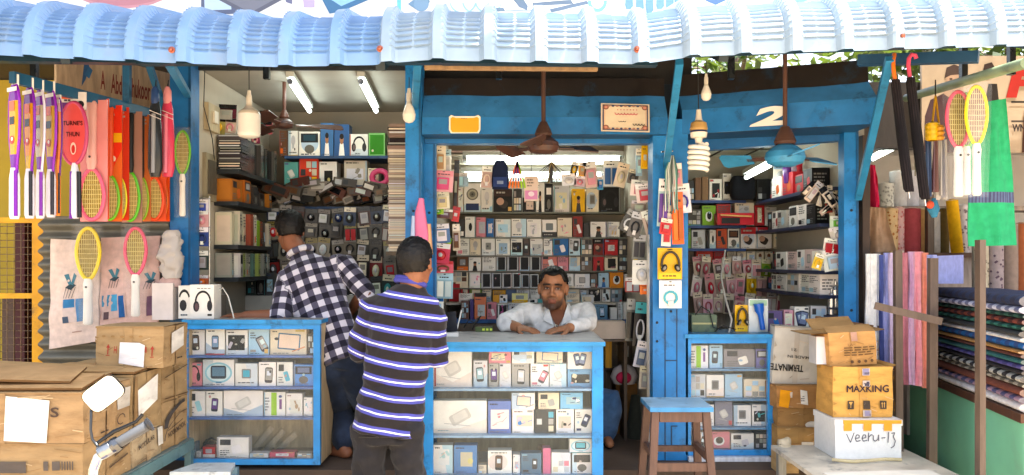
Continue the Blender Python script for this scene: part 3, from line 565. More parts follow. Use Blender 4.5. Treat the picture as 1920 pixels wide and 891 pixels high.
for si, (xa, xb, scol) in enumerate(SHEETS):
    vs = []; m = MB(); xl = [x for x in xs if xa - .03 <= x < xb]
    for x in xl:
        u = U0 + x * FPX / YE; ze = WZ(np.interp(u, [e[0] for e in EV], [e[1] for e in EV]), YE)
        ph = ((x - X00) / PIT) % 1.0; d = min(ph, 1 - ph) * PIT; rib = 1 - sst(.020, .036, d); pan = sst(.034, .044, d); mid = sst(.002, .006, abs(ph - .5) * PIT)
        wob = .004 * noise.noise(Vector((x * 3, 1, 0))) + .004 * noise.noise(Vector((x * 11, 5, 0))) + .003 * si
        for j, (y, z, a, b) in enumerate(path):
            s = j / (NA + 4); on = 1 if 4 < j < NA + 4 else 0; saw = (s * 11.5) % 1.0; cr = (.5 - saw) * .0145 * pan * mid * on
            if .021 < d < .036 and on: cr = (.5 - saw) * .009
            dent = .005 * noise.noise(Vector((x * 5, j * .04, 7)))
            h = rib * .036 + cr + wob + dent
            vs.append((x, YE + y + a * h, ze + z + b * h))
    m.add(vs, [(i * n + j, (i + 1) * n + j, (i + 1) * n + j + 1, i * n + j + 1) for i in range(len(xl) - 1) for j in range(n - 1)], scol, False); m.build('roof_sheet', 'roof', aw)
def eave_z(x): return WZ(np.interp(U0 + x * FPX / YE, [e[0] for e in EV], [e[1] for e in EV]), YE)
sx = [-3.6, -1.6, -.3, .62, 2.0, 4.0]
for i in range(5):
    a, b = sx[i], sx[i + 1]; hz = .042 if i < 3 else .066; m = MB(); m.bar((a, YE + .13, eave_z(a + .05) + hz), (b, YE + .13, eave_z(b - .05) + hz), .05, .05, '14303f'); m.build('eave_beam', 'paint', aw)
m = MB(); m.bar((-3.6, 4.55, 2.80), (4, 4.55, 2.80), .05, .05, '1c2c36'); m.build('rear_beam', 'paint', aw)
for x in (-1.9, -.56, .9, 2.3): m = MB(); m.bar((x, YE + .1, eave_z(x) + .02), (x, 4.55, 2.81), .04, .04, '1c2c36'); m.build('rafter', 'paint', aw)
for (p, q) in ((W(1274, 116, 3.55), W(1249, 312, 4.46)), (W(1668, 110, 3.6), W(1609, 372, 4.36)), (W(318, 120, 3.5), W(352, 178, 4.48)), (W(783, 118, 3.5), W(778, 200, 4.44))):
    m = MB(); m.bar(p, q, .034, .03, '2878a8'); m.build('strut', 'paint', aw)
for u, v in ((329, 98), (715, 96), (1192, 97), (1683, 72)):
    x = WX(u, YE); m = MB(); m.lathe([(.001, .016), (.007, .014), (.009, .006), (.014, .005), (.014, 0)], (x, YE - .033, WZ(v, YE)), 'a8614c', 10, (0, -1, 0)); m.build('screw', 'metal', aw)
m = MB(); m.bar(W(796, 121, 3.55), W(1120, 124, 3.6), .03, .045, '9a7c5a'); m.build('batten', 'wood', aw)
m = MB(); m.bar(W(1610, 114, 3.9), W(1835, 107, 3.6), .05, .05, '234a6c'); m.build('side_rail', 'paint', aw)
# dark board above the shutter boxes, hides the gap under the roof of the centre kiosk
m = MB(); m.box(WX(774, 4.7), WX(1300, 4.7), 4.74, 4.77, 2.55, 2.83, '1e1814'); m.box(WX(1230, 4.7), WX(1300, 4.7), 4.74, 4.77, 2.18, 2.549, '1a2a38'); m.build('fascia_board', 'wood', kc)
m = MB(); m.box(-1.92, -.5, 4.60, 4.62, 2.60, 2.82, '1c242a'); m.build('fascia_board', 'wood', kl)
# ---------------------------------------------------------------- advertising banners above the awning
def banner(u0, u1, Y, v0, h, label):
    t = thing('banner', (WX((u0 + u1) / 2, Y), Y, WZ(v0, Y)), label, 'banner'); x0, x1, z0 = WX(u0, Y), WX(u1, Y), WZ(v0, Y)
    m = MB(); m.box(x0, x1, Y, Y + .02, z0, z0 + h, 'e9e9e6'); f = Face(m, (x0, Y, z0), (1, 0, 0), (0, 0, 1), x1 - x0, h); fr = MB()
    for z in (z0 + .03, z0 + h - .03): fr.bar((x0, Y + .05, z), (x1, Y + .05, z), .04, .04, '4a4a48')
    for x in np.linspace(x0 + .05, x1 - .05, 5): fr.bar((x, Y + .08, z0 - .25), (x, Y + .08, z0 + h), .03, .03, '4a4a48')
    fr.build('frame', 'metal', t); return t, m, f
t, m, f = banner(28, 1842, 4.0, 48, 1.3, 'wide white banner printed with phones, cables and gadgets above the awning')
def bp(u, v): return ((u - 28) / (1842 - 28), (48 - v) * 4.0 / 1500 / 1.3)
def bpoly(pts, c): f.poly([bp(*p) for p in pts][::-1], c)
def bell(u, v, ru, rv, c): f.ell(*bp(u, v), ru / 1814, rv * 4 / 1500 / 1.3, c, 26)
bell(230, -30, 100, 46, 'c98f98'); bell(230, -30, 94, 41, 'bb7c88')
bpoly([(378, -40), (438, -40), (445, 26), (385, 28), (377, 20)], '5a6480'); bpoly([(382, -40), (430, -40), (434, 18), (384, 20)], 'bcd4ea')
bpoly([(410, 0), (480, -50), (540, -6), (470, 32)], '5c5f70'); bpoly([(420, -2), (480, -46), (528, -8), (470, 24)], '777a88')
bpoly([(535, -30), (548, -30), (548, 8), (536, 4)], '6a6f90'); bpoly([(566, -20), (590, -20), (590, 14), (570, 14)], 'b8a8c8')
bpoly([(600, -8), (668, -40), (720, -12), (640, 22), (618, 26)], '3a6f9a'); bpoly([(612, -6), (668, -32), (700, -14), (640, 12)], '8ec0e4')
bpoly([(744, -30), (752, -30), (752, 20), (745, 20)], '6ec4de'); bpoly([(765, 8), (800, -20), (806, 4), (796, 20), (780, 18)], '6a8fae'); bell(790, 8, 14, 14, '7a9cba')
for a in range(3): f.arc(*bp(868 + a * 24, 2), 26 / 1814, .05, .12, 190, 350, '9ac4d0', 10)
bell(872, 33, 8, 3.5, '5fc8e0'); bpoly([(917, 14), (944, 15), (948, 22), (918, 22)], '64798c'); f.line(bp(948, 20), bp(1010, 20), .006, '8d9aa6'); bpoly([(962, 0), (978, -6), (990, 12), (988, 20), (974, 14)], '5d6f84')
bpoly([(998, 6), (1070, 0), (1075, 8), (1000, 12)], '5b6b7e'); bpoly([(1030, 18), (1100, 2), (1104, 8), (1034, 24)], '5b6b7e')
f.arc(*bp(1120, 4), 18 / 1814, .04, .35, 170, 370, '6c9cc2', 14); f.line(bp(1138, 8), bp(1170, 12), .006, '8d9aa6')
for i, u in enumerate((1180, 1200, 1218, 1238, 1256, 1272)): bpoly([(u - 8, -14), (u + 6, -14), (u + 7, 12 + 4 * (i % 3)), (u + 2, 18 + 4 * (i % 3)), (u - 6, 18 + 4 * (i % 3)), (u - 8, 10)], '5f84a4')
bpoly([(1316, -20), (1372, -24), (1376, 4), (1356, 16), (1322, 2)], '4a66c0'); bpoly([(1352, 14), (1376, 2), (1382, 16), (1378, 22)], '9ccabe')
f.line(bp(1414, 2), bp(1430, 20), .008, 'a8b8b8'); f.line(bp(1430, 20), bp(1442, 8), .008, 'a8b8b8')
bpoly([(1474, -10), (1524, -30), (1530, 4), (1506, 16)], '6c8ca8'); bpoly([(1480, 36), (1488, 30), (1492, 34), (1484, 41)], '6a62a8')
bpoly([(1534, 16), (1572, 0), (1586, 8), (1584, 12), (1552, 22), (1536, 22)], '4aa6d8')
for k in range(3): f.arc(*bp(1628 + 10 * k, 4), 16 / 1814, .03, .14, 150, 380, '9cb4bc', 10)
bpoly([(1728, -6), (1762, -6), (1762, 1), (1728, 1)], 'a2a6a8')
for i, w in enumerate(('MOBILE', 'PHONES')): f.rect(.2 + i * .3, .75, .36 + i * .3, .86, ('b23a4a', '2a62a8')[i])
m.build('panel', 'vinyl', t)
t2, m, f = banner(1896, 2500, 4.0, 40, 1.2, 'plain white banner at the right end above the awning'); f.rect(.3, .4, .8, .6, '2a62a8'); m.build('panel', 'vinyl', t2)
# ---------------------------------------------------------------- trees behind
def tree(loc, hgt, cr, label, seed, n=2600, trunk=.12, lsz=.09, low=.45, lean=(0, 0, 0)):
    rr = random.Random(seed); loc = Vector(loc); t = thing('tree', loc, label, 'tree', 'trees behind the stalls'); m = MB(); top = loc + Vector((rr.uniform(-.3, .3), 0, hgt)) + Vector(lean)
    m.tube([loc, loc.lerp(top, .35) + Vector((.08, 0, 0)), loc.lerp(top, .7), top], [trunk, trunk * .8, trunk * .55, trunk * .2], '5a4a3a', 9); tips = []
    for i in range(13):
        a = rr.uniform(0, 6.28); b = loc.lerp(top, rr.uniform(low, .95)); e = b + Vector((math.cos(a) * cr[0], math.sin(a) * cr[1], rr.uniform(-.1, .8) * cr[2])) * rr.uniform(.55, 1)
        mid = b.lerp(e, .5) + Vector((0, 0, .12)); m.tube([b, mid, e], [trunk * .32, trunk * .2, trunk * .07], '5a4a3a', 6); tips += [e, mid, b.lerp(e, .8)]
    m.build('trunk', 'wood', t); m = MB()
    cl = [(p, rr.uniform(.3, .62) * min(cr)) for p in tips for _ in range(2)]; cols = ['223612', '2f4a16', '3f5a1c', '5a7024', '283e12']
    for i in range(n):
        c, r = rr.choice(cl); d = Vector((rr.gauss(0, 1), rr.gauss(0, 1), rr.gauss(0, .8))) * r * .5; p = c + d
        a = Vector((rr.uniform(-1, 1), rr.uniform(-1, 1), rr.uniform(-.6, .6))).normalized(); b = a.cross(Vector((rr.uniform(-1, 1), rr.uniform(-1, 1), 1))).normalized(); s = lsz * rr.uniform(.6, 1.3)
        m.add([p - a * s, p - b * s * .45, p + a * s, p + b * s * .45], [(0, 1, 2, 3)], rr.choice(cols))
    m.build('crown', 'leaf', t)
tree((-5.6, 8.2, 0), 4.4, (1.3, 1, 1.1), 'leafy green tree above the left end of the white banner', 3, 2200)
tree((2.6, 9.5, 0), 4.0, (1.7, 1.2, 1.0), 'leafy tree seen through the gap above the number 2 shutter box', 5, 1700)
tree((5.0, 8.0, 0), 4.3, (1.6, 1.2, 1.2), 'bright yellow green tree above the cloth shop and between the banners', 9, 3600)
tree((-3.9, 2.0, 0), 5.9, (1.7, 1.5, 1.0), 'tall dark tree beside the street whose crown overhangs the left part of the awning', 21, 9000, .16, .16, .88, (3.3, .9, 0))
# ================================================================ GLASS SHOWCASES
def showcase(name, u0, u1, vt, zb, Y, dep, vsh, label, fw=.035, fl=None, top='9a948a', side='c3ac86', sh='4a6aa8', topblue='2a86c0'):
    x0, x1, zt = WX(u0, Y), WX(u1, Y), WZ(vt, Y); t = thing(name, ((x0 + x1) / 2, Y + dep / 2, zb), label, 'showcase'); fl = fl or fw; yb = Y + dep
    m = MB(); m.box(x0 - .01, x1 + .01, Y - .012, yb, zt, zt + .022, topblue, top=top); m.build('counter_top', 'paint', t)
    for a, b in ((x0, x0 + fl), (x1 - fw, x1)): m = MB(); m.box(a, b, Y, Y + .03, zb, zt - .001, '2a8ad0'); m.build('upright', 'paint', t)
    for a, b in ((zt - .03, zt - .001), (zb, zb + .03)): m = MB(); m.box(x0 + fl + .001, x1 - fw - .001, Y + .002, Y + .03, a, b, '2a8ad0'); m.build('rail', 'paint', t)
    m = MB(); m.box(x1 - .012, x1 - .001, Y + .031, yb - .01, zb, zt - .002, side); m.build('side_panel', 'wood', t)
    m = MB(); m.box(x0 + .001, x0 + .012, Y + .031, yb - .01, zb, zt - .002, side); m.build('side_panel', 'wood', t)
    m = MB(); m.box(x0 + .002, x1 - .002, yb - .009, yb, zb, zt - .002, 'a89878'); m.build('back_panel', 'wood', t)
    m = MB(); m.box(x0 + .013, x1 - .013, Y + .031, yb - .01, zb, zb + .02, '6e6455'); m.build('bottom_board', 'wood', t)
    zs = []
    for v in vsh:
        z = WZ(v, Y + .03); m = MB(); m.box(x0 + .013, x1 - .013, Y + .031, yb - .012, z - .012, z, sh); m.build('shelf', 'paint', t); zs.append(z)
    m = MB(); m.box(x0 + fl + .001, x1 - fw - .001, Y + .012, Y + .016, zb + .031, zt - .031, 'W'); m.build('glass', 'glass', t)
    return zs + [zb + .021]
zA = showcase('showcase', 346, 600, 607, .405, 4.30, .33, (667, 726, 783), 'low blue showcase of boxed phones beside the brown cartons, checked shirt man leaning on it', .036, .012)
zB = showcase('showcase', 787, 1131, 649, .2, 4.10, .60, (729, 817), 'largest blue glass showcase of boxed phones, shopkeeper leaning on its top', .056, .068, top='b5b2ac', sh='7fa3c4')
m = MB(); m.box(WX(1292, 4.46), WX(1446, 4.46), 4.46, 4.62, .382, .405, 'd8dce4'); m.build('plank', 'wood', label='white plank lying under the showcase behind the stool', cat='plank')
zC = showcase('showcase', 1286, 1452, 634, .407, 4.50, .34, (692, 748, 802), 'small blue glass showcase between the stool and the stacked cartons', .036, .03, top='4a7a98', sh='5a86ac')
Y = 4.375; K = dict(u0=340, v0=590, s=2.96, dep=.06, jz=.006)
g = 'boxed goods in the left showcase'
row('top shelf of left showcase', Y, 0, [(42, 130, 85, 'W', 'ph', '4a3a34'), (135, 243, 78, 'W', 'ph', '7aa0c0'), (247, 370, 86, 'W', 'sm', 'G'), (372, 488, 82, 'L', 'pr', 'G'), (492, 697, 78, 'C', 'tb', 'd08a60'), (700, 742, 110, 'D', 'pt', 'M')], g, zb=zA[0], **K)
row('second shelf of left showcase', Y, 0, [(22, 115, 268, 'P', 'hp', 'G'), (118, 296, 250, 'W', 'ov', '5a8098'), (298, 425, 272, 'W', 'sq', '58b8d0'), (428, 526, 264, 'W', 'ph', 'G'), (529, 619, 264, 'W', 'sm', '58b8d0'), (622, 735, 278, '5a94d8', 'dk', '6a7a9a')], g, zb=zA[1], **K)
row('third shelf of left showcase', Y, 0, [(35, 134, 425, 'W', 'sm', '9cd0d8'), (137, 230, 425, 'W', 'ph', 'V'), (233, 454, 422, 'W', 'ln', 'L'), (457, 579, 430, 'W', 'gs', 'E'), (581, 674, 438, 'W', 'pr', 'D'), (677, 732, 460, 'W', 'sq', 'L')], g, zb=zA[2], **K)
row('bottom of left showcase', Y, 0, [(2, 80, 712, '4a6a80', 'dk', 'K'), (82, 112, 760, 'S', 'tx', 'G'), (115, 190, 735, 'R', 'bd', 'W'), (195, 375, 682, 'W', 'sm', 'W'), (378, 484, 770, 'W', 'tx', 'D'), (488, 630, 764, 'd0566e', 'bd', 'P'), (640, 728, 770, 'G', 'pt', 'W')], g, zb=zA[3], **K)
m = MB()
for i in range(3): m.bar(W(470 + 22 * i, 850, 4.52), W(510 + 22 * i, 800 + 6 * i, 4.56), .05, .03, ('8d8a84', 'a8a49c', '77736c')[i])
m.build('crumpled_wrapping', 'film', label='crumpled grey plastic wrapping heaped at the back of the left showcase', cat='wrapping')
m = MB(); m.ell(W(395, 850, 4.5), (.06, .05, .07), '3a3834'); m.tube([W(395, 850, 4.5) + Vector((.05 * math.cos(a), .02, .03 + .05 * math.sin(a))) for a in np.linspace(0, 6, 12)], .006, '22201e'); m.build('bundle', 'cloth', label='dark bundle on the bottom of the left showcase, behind the white box', cat='bundle')
Y = 4.19; K = dict(u0=780, v0=620, s=3.2875, dep=.07, jz=.006); g = 'boxed goods in the centre showcase'
row('top shelf of centre showcase', Y, 0, [(106, 345, 122, 'W', 'ln', 'L'), (352, 442, 185, 'S', 'ph', '9cc4cc'), (446, 512, 203, 'G', 'ph', 'V'), (513, 588, 203, 'S', 'ln', 'P'), (590, 700, 204, 'G', 'ph', 'S'), (704, 820, 204, 'W', 'pr', 'P'), (822, 930, 204, 'W', 'ln', 'E'), (933, 1085, 238, '74a4c8', 'bd', 'C')], g, zb=zB[0], **K)
zz = WZ(620 + 202 / 3.2875, Y)
row('upper layer, centre showcase top', Y, 0, [(446, 588, 121, 'P', 'pr', 'N'), (590, 730, 121, 'W', 'pt', 'L'), (740, 906, 119, 'C', 'tb', 'G')], g, zb=zz, **K)
row('top right corner of centre showcase', Y, 0, [(932, 1085, 121, 'W', 'v2', 'N')], g, zb=WZ(620 + 236 / 3.2875, Y), **K)
row('middle shelf of centre showcase', Y, 0, [(106, 438, 432, 'W', 'ln', '58b8d0'), (442, 588, 435, '5b74b4', 'dk', 'P'), (591, 727, 486, 'W', 'bd', 'B'), (732, 860, 486, 'D', 'pt', '58a8c8'), (862, 975, 486, 'W', 'ph', 'G'), (978, 1085, 486, 'W', 'pr', 'N')], g, zb=zB[1], **K)
row('upper layer, centre showcase middle', Y, 0, [(588, 735, 385, 'W', 'tb', 'G'), (752, 884, 384, 'C', 'sm', 'G'), (887, 1030, 384, '78b8dc', 'pr', 'W')], g, zb=WZ(620 + 484 / 3.2875, Y), **K)
zz = WZ(888, Y)
m = MB(); m.box(WX(787, 4.1) + .03, WX(1131, 4.1) - .014, 4.132, 4.68, zz - .012, zz, '7fa3c4'); m.box(WX(812, 4.1), WX(1110, 4.1), 4.104, 4.13, zz - .03, zz - .006, '2a8ad0'); m.build('display_shelf', 'paint', label='lowest blue shelf board of the centre showcase', cat='shelf')
row('lowest shelf of centre showcase', Y, 0, [(106, 228, 706, 'W', 'pr', '9cc4cc'), (232, 378, 708, '4f86c0', 'dk', 'P'), (382, 436, 830, 'C', 'tx', 'L'), (441, 592, 740, 'W', 'ph', '6a4a3a'), (596, 644, 765, 'W', 'tx', 'P'), (647, 775, 756, '54748c', 'pr', 'D'), (780, 832, 726, 'd06a90', 'no', 'P'), (834, 956, 752, 'W', 'pt', 'P'), (960, 1085, 756, 'W', 'dk', 'D')], g, zb=zz, **K)
row('lower right corner of centre showcase', Y, 0, [(944, 1085, 668, 'W', 'ov', '58b8c8')], g, zb=WZ(620 + 753 / 3.2875, Y), **K)
Y = 4.575; K = dict(u0=1200, v0=590, s=2.96, dep=.06, jz=.006); g = 'boxed goods in the right showcase'
row('top shelf of right showcase', Y, 0, [(277, 380, 172, 'W', 'gs', 'E'), (384, 460, 170, 'L', 'ph', '2a3a50'), (465, 638, 192, '8a8688', 'sm', 'W'), (641, 712, 192, '6a68a8', 'dk', 'S')], g, zb=zC[0], **K)
row('second shelf of right showcase', Y, 0, [(277, 365, 331, 'S', 'pt', 'D'), (367, 467, 335, 'W', 'sq', '6a6864'), (470, 570, 331, 'L', 'ln', 'T'), (575, 706, 358, 'C', 'pt', 'L')], g, zb=zC[1], **K)
row('third shelf of right showcase', Y, 0, [(330, 412, 500, 'W', 'tx', 'S'), (415, 515, 482, '8a8894', 'ln', 'W'), (518, 617, 503, 'W', 'sq', '6a6864'), (619, 706, 500, 'W', 'dk', 'T')], g, zb=zC[2], **K)
row('bottom of right showcase', Y, 0, [(310, 373, 652, 'W', 'pr', 'D'), (376, 500, 650, 'P', 'cn', 'D'), (503, 633, 660, 'W', 'sm', 'S'), (636, 708, 655, 'D', 'pt', 'W')], g, zb=zC[3], **K)
# ================================================================ CENTRE KIOSK GOODS
g = 'boxes on the centre kiosk wall shelves'; K = dict(u0=780, v0=250, s=3.565, dep=.10, jz=.008); Y = Yb
row('highest shelf of centre kiosk', Y, 0, [(280, 318, 362, 'W', 'tx', 'G'), (320, 433, 335, 'W', 'sp', 'N'), (435, 513, 360, 'W', 'bl', 'S'), (516, 645, 372, 'K', 'hd', '3a2a2a'), (648, 708, 372, 'D', 'pt', 'Y'), (712, 798, 430, 'K', 'dk', 'G'), (800, 858, 328, 'W', 'pp', 'K'), (860, 917, 338, 'K', 'dk', 'W'), (920, 1026, 350, 'S', 'pr', 'W'), (1042, 1130, 372, 'Y', 'pp', 'D'), (1134, 1222, 372, 'C', 'sq', '6a6864'), (1225, 1367, 362, 'K', 'hp', 'G')], g, zb=SC[0], **K)
row('second shelf of centre kiosk', Y, 0, [(257, 325, 575, 'D', 'pt', 'W'), (327, 398, 558, 'W', 'cn', 'K'), (401, 468, 562, 'P', 'sq', 'C'), (471, 525, 570, 'B', 'tx', 'L'), (527, 634, 575, 'W', 'bd', 'C'), (637, 739, 572, 'W', 'bl', 'S'), (741, 840, 575, 'W', 'bd', 'S'), (842, 942, 578, 'W', 'bd', 'D'), (945, 1045, 566, 'C', 'tx', 'P'), (1048, 1116, 556, '8a2a26', 'sm', 'W'), (1120, 1162, 600, 'D', 'no', 'K'), (1165, 1276, 592, 'W', 'pp', 'D'), (1278, 1362, 592, 'W', 'tx', 'C')], g, zb=SC[1], **K)
row('third shelf of centre kiosk', Y, 0, [(268, 358, 700, 'W', 'tx', 'P'), (361, 435, 700, 'C', 'bl', 'G'), (438, 529, 705, 'W', 'sq', '8a8884'), (532, 630, 705, 'W', 'sq', 'a8a4a0'), (633, 714, 705, 'W', 'tx', 'G'), (716, 758, 705, '5a4a44', 'ph', 'D'), (761, 848, 705, 'W', 'ph', 'G'), (851, 912, 705, 'W', 'tx', 'L'), (914, 1020, 702, '1f66a8', 'sm', 'W'), (1023, 1098, 700, 'S', 'pr', 'D'), (1101, 1181, 702, '6a625c', 'pt', 'G'), (1184, 1256, 702, '7a2420', 'hd', 'K'), (1259, 1350, 712, 'R', 'dk', 'K'), (1353, 1432, 708, 'D', 'pt', 'M')], g, zb=SC[2], **K)
row('fourth shelf of centre kiosk', Y, 0, [(274, 350, 825, 'M', 'bd', 'O'), (352, 438, 830, 'W', 'pp', 'K'), (441, 534, 818, 'W', 'tx', 'W'), (536, 604, 822, 'S', 'wn', 'K'), (606, 684, 822, 'S', 'wn', 'K'), (687, 760, 822, 'S', 'wn', 'K'), (762, 834, 822, 'S', 'wn', 'K'), (836, 944, 795, 'd07a70', 'sm', 'W'), (946, 1020, 818, 'P', 'tx', 'W'), (1022, 1098, 818, 'C', 'sq', 'P'), (1101, 1181, 818, '6a5a50', 'pt', 'W'), (1184, 1256, 822, 'R', 'pp', 'K'), (1259, 1350, 822, 'C', 'sq', 'P'), (1353, 1430, 822, 'D', 'pt', 'G')], g, zb=SC[3], **K)
K = dict(u0=780, v0=430, s=3.565, dep=.10, jz=.008)
row('fifth shelf of centre kiosk', Y, 0, [(222, 352, 275, 'C', 'pt', 'M'), (355, 430, 275, 'W', 'tx', 'P'), (434, 502, 292, 'S', 'wn', 'K'), (504, 572, 292, 'S', 'wn', 'K'), (574, 640, 292, 'S', 'wn', 'K'), (642, 700, 292, 'S', 'wn', 'K'), (702, 760, 300, 'S', 'wn', 'K'), (762, 820, 300, 'S', 'wn', 'K'), (1000, 1056, 298, 'W', 'bl', 'G'), (1059, 1163, 298, 'W', 'sq', 'a8a4a0'), (1166, 1214, 298, '6a5a50', 'pt', 'G'), (1217, 1290, 292, 'L', 'pp', 'B'), (1293, 1388, 275, 'e08a18', 'cn', 'K'), (1390, 1430, 300, 'W', 'tx', 'G')], g, zb=SC[4], **K)
row('sixth shelf of centre kiosk', Y, 0, [(224, 296, 365, 'R', 'no', 'R'), (298, 352, 372, 'R', 'bd', 'W'), (355, 440, 360, '7a9a30', 'tx', 'W'), (442, 505, 362, 'C', 'tx', 'E'), (512, 600, 408, 'd89a28', 'tx', 'M'), (602, 668, 400, '5a6a88', 'no', 'N'), (671, 760, 395, 'S', 'tx', 'N'), (762, 828, 392, 'W', 'tx', 'P'), (1000, 1095, 382, 'C', 'bd', 'O'), (1098, 1142, 408, 'S', 'ph', '3a4a70'), (1145, 1240, 382, 'W', 'tx', 'C'), (1243, 1300, 390, 'W', 'sm', 'K'), (1303, 1380, 398, '7a8a94', 'pt', 'L')], g, zb=SC[5], **K)
Y = 5.40; ZL = WZ(599, 5.40) + .001
row('blue ledge behind shopkeeper', Y, 0, [(300, 356, 480, '6a4a44', 'pt', 'M'), (359, 386, 470, '4a3a7a', 'no', 'V'), (389, 470, 455, 'e07a50', 'ph', 'G'), (473, 540, 490, 'P', 'sm', 'W'), (545, 612, 500, 'W', 'ph', 'b04a8a'), (614, 700, 495, 'S', 'ph', 'G'), (1150, 1192, 505, '5a8ab4', 'dk', 'W'), (1195, 1282, 505, '5a88a8', 'ph', 'L'), (1298, 1345, 525, 'W', 'no', 'W'), (1347, 1382, 490, 'S', 'tx', 'G'), (1385, 1440, 490, 'W', 'no', 'C')], 'boxes on the blue ledge', zb=ZL, u0=780, v0=430, s=3.565, dep=.09, jz=.01)
zz = WZ(568, 5.50) + .001
row('upper ledge row behind shopkeeper', 5.50, 0, [(285, 385, 430, 'W', 'tx', 'G'), (387, 470, 428, 'K', 'dk', 'K'), (515, 555, 440, 'd89a28', 'no', 'Y'), (557, 612, 440, 'W', 'sm', 'K'), (640, 750, 430, 'e0dc98', 'bd', 'Y'), (752, 812, 465, 'W', 'tx', 'G'), (814, 850, 468, '58a8a8', 'no', 'T'), (1000, 1095, 430, 'C', 'tx', 'L'), (1100, 1190, 440, 'S', 'dk', 'N')], 'boxes on the upper ledge', zb=zz, u0=780, v0=430, s=3.565, dep=.08, jz=.006)
pbox(WX(1108, 5.0), WX(1172, 5.0), 5.0, .14, WZ(636, 5.0), WZ(603, 5.0), 'b5a79b', 'no', 'C', 'plain beige box beside the seated shopkeeper, on the right', name='drawer_box')
m = MB(); m.box(WX(1096, 5.0), WX(1180, 5.0), 4.98, 5.3, WZ(640, 5.0), WZ(637, 5.0) - .001, '5a4a3c'); m.box(WX(1100, 5.0), WX(1106, 5.0), 5.0, 5.28, .38, WZ(640, 5.0) - .001, '4a3c30'); m.box(WX(1170, 5.0), WX(1176, 5.0), 5.0, 5.28, .38, WZ(640, 5.0) - .001, '4a3c30'); m.build('side_table', 'wood', label='narrow wooden table under the plain beige box', cat='table')
def pk(u0, u1, v0, v1, Y, base, acc, label, header='C', shape=0, ry=0., rx=0., rz=0., group=None, name='blister_pack', cat='pack'):
    return blister(WX(u0, Y), WX(u1, Y), Y, WZ(v1, Y), WZ(v0, Y), base, acc, label, header, shape, cat, group, name, ry, rx, rz)
# hanging goods on the left inner side of the centre kiosk
gl = 'packs hanging inside the left jamb'
for (a, b, c, d, y, base, acc, hd, sh, ry, lab) in [
    (817, 836, 274, 322, 4.75, 'C', 'A', 'C', 0, .0, 'cream pack with tan strips highest inside the left jamb'),
    (833, 846, 280, 326, 4.8, 'W', 'S', 'L', 0, .0, 'narrow white pack beside the highest cream pack, left jamb'),
    (814, 851, 320, 360, 4.74, 'd8a0a8', 'd8447a', 'P', 0, .06, 'pink and white pack with magenta band inside the left jamb'),
    (816, 842, 360, 392, 4.74, 'C', 'd0b888', 'C', 0, -.05, 'cream framed pack under the magenta banded pack'),
    (812, 832, 390, 402, 4.76, '8fb020', 'E', 'E', 1, .0, 'lime green tag inside the left jamb above the wrapped toys'),
    (820, 850, 392, 410, 4.78, 'M', '5a3040', 'W', 0, .1, 'brown and plum pack beside the lime green tag'),
    (850, 864, 388, 416, 4.8, 'd83a34', 'R', 'R', 0, .15, 'bright red slanted pack beside the plum pack'),
    (812, 842, 420, 456, 4.72, '4a6a9a', 'W', 'W', 0, -.08, 'blue and white pouch hanging inside the left jamb'),
    (832, 848, 446, 472, 4.76, '8fc020', 'E', 'E', 1, .3, 'lime green wedge pack under the blue pouch'),
    (812, 846, 456, 494, 4.72, 'c83a58', 'R', 'W', 1, .12, 'crimson and white wrapped toy under the blue pouch'),
    (812, 850, 490, 512, 4.74, 'd05a6a', 'M', 'R', 2, .0, 'red pack under the crimson wrapped toy'),
    (818, 850, 512, 560, 4.78, '9cc4d0', 'W', 'L', 3, .03, 'pale blue long pack at the bottom of the left jamb'),
    (812, 832, 552, 604, 4.8, 'W', 'L', 'B', 0, .02, 'white pack above the counter at the left jamb'),
    (852, 862, 300, 395, 4.95, 'M', 'D', 'D', 0, .04, 'long dark brown strip pack behind the left jamb goods'),
    (848, 862, 420, 470, 5.0, 'C', 'M', 'W', 0, -.03, 'cream and brown pack behind the blue pouch')]:
    pk(a, b, c, d, y, base, acc, lab, hd, sh, ry, group=gl)
gr_ = 'packs hanging inside the right jamb'
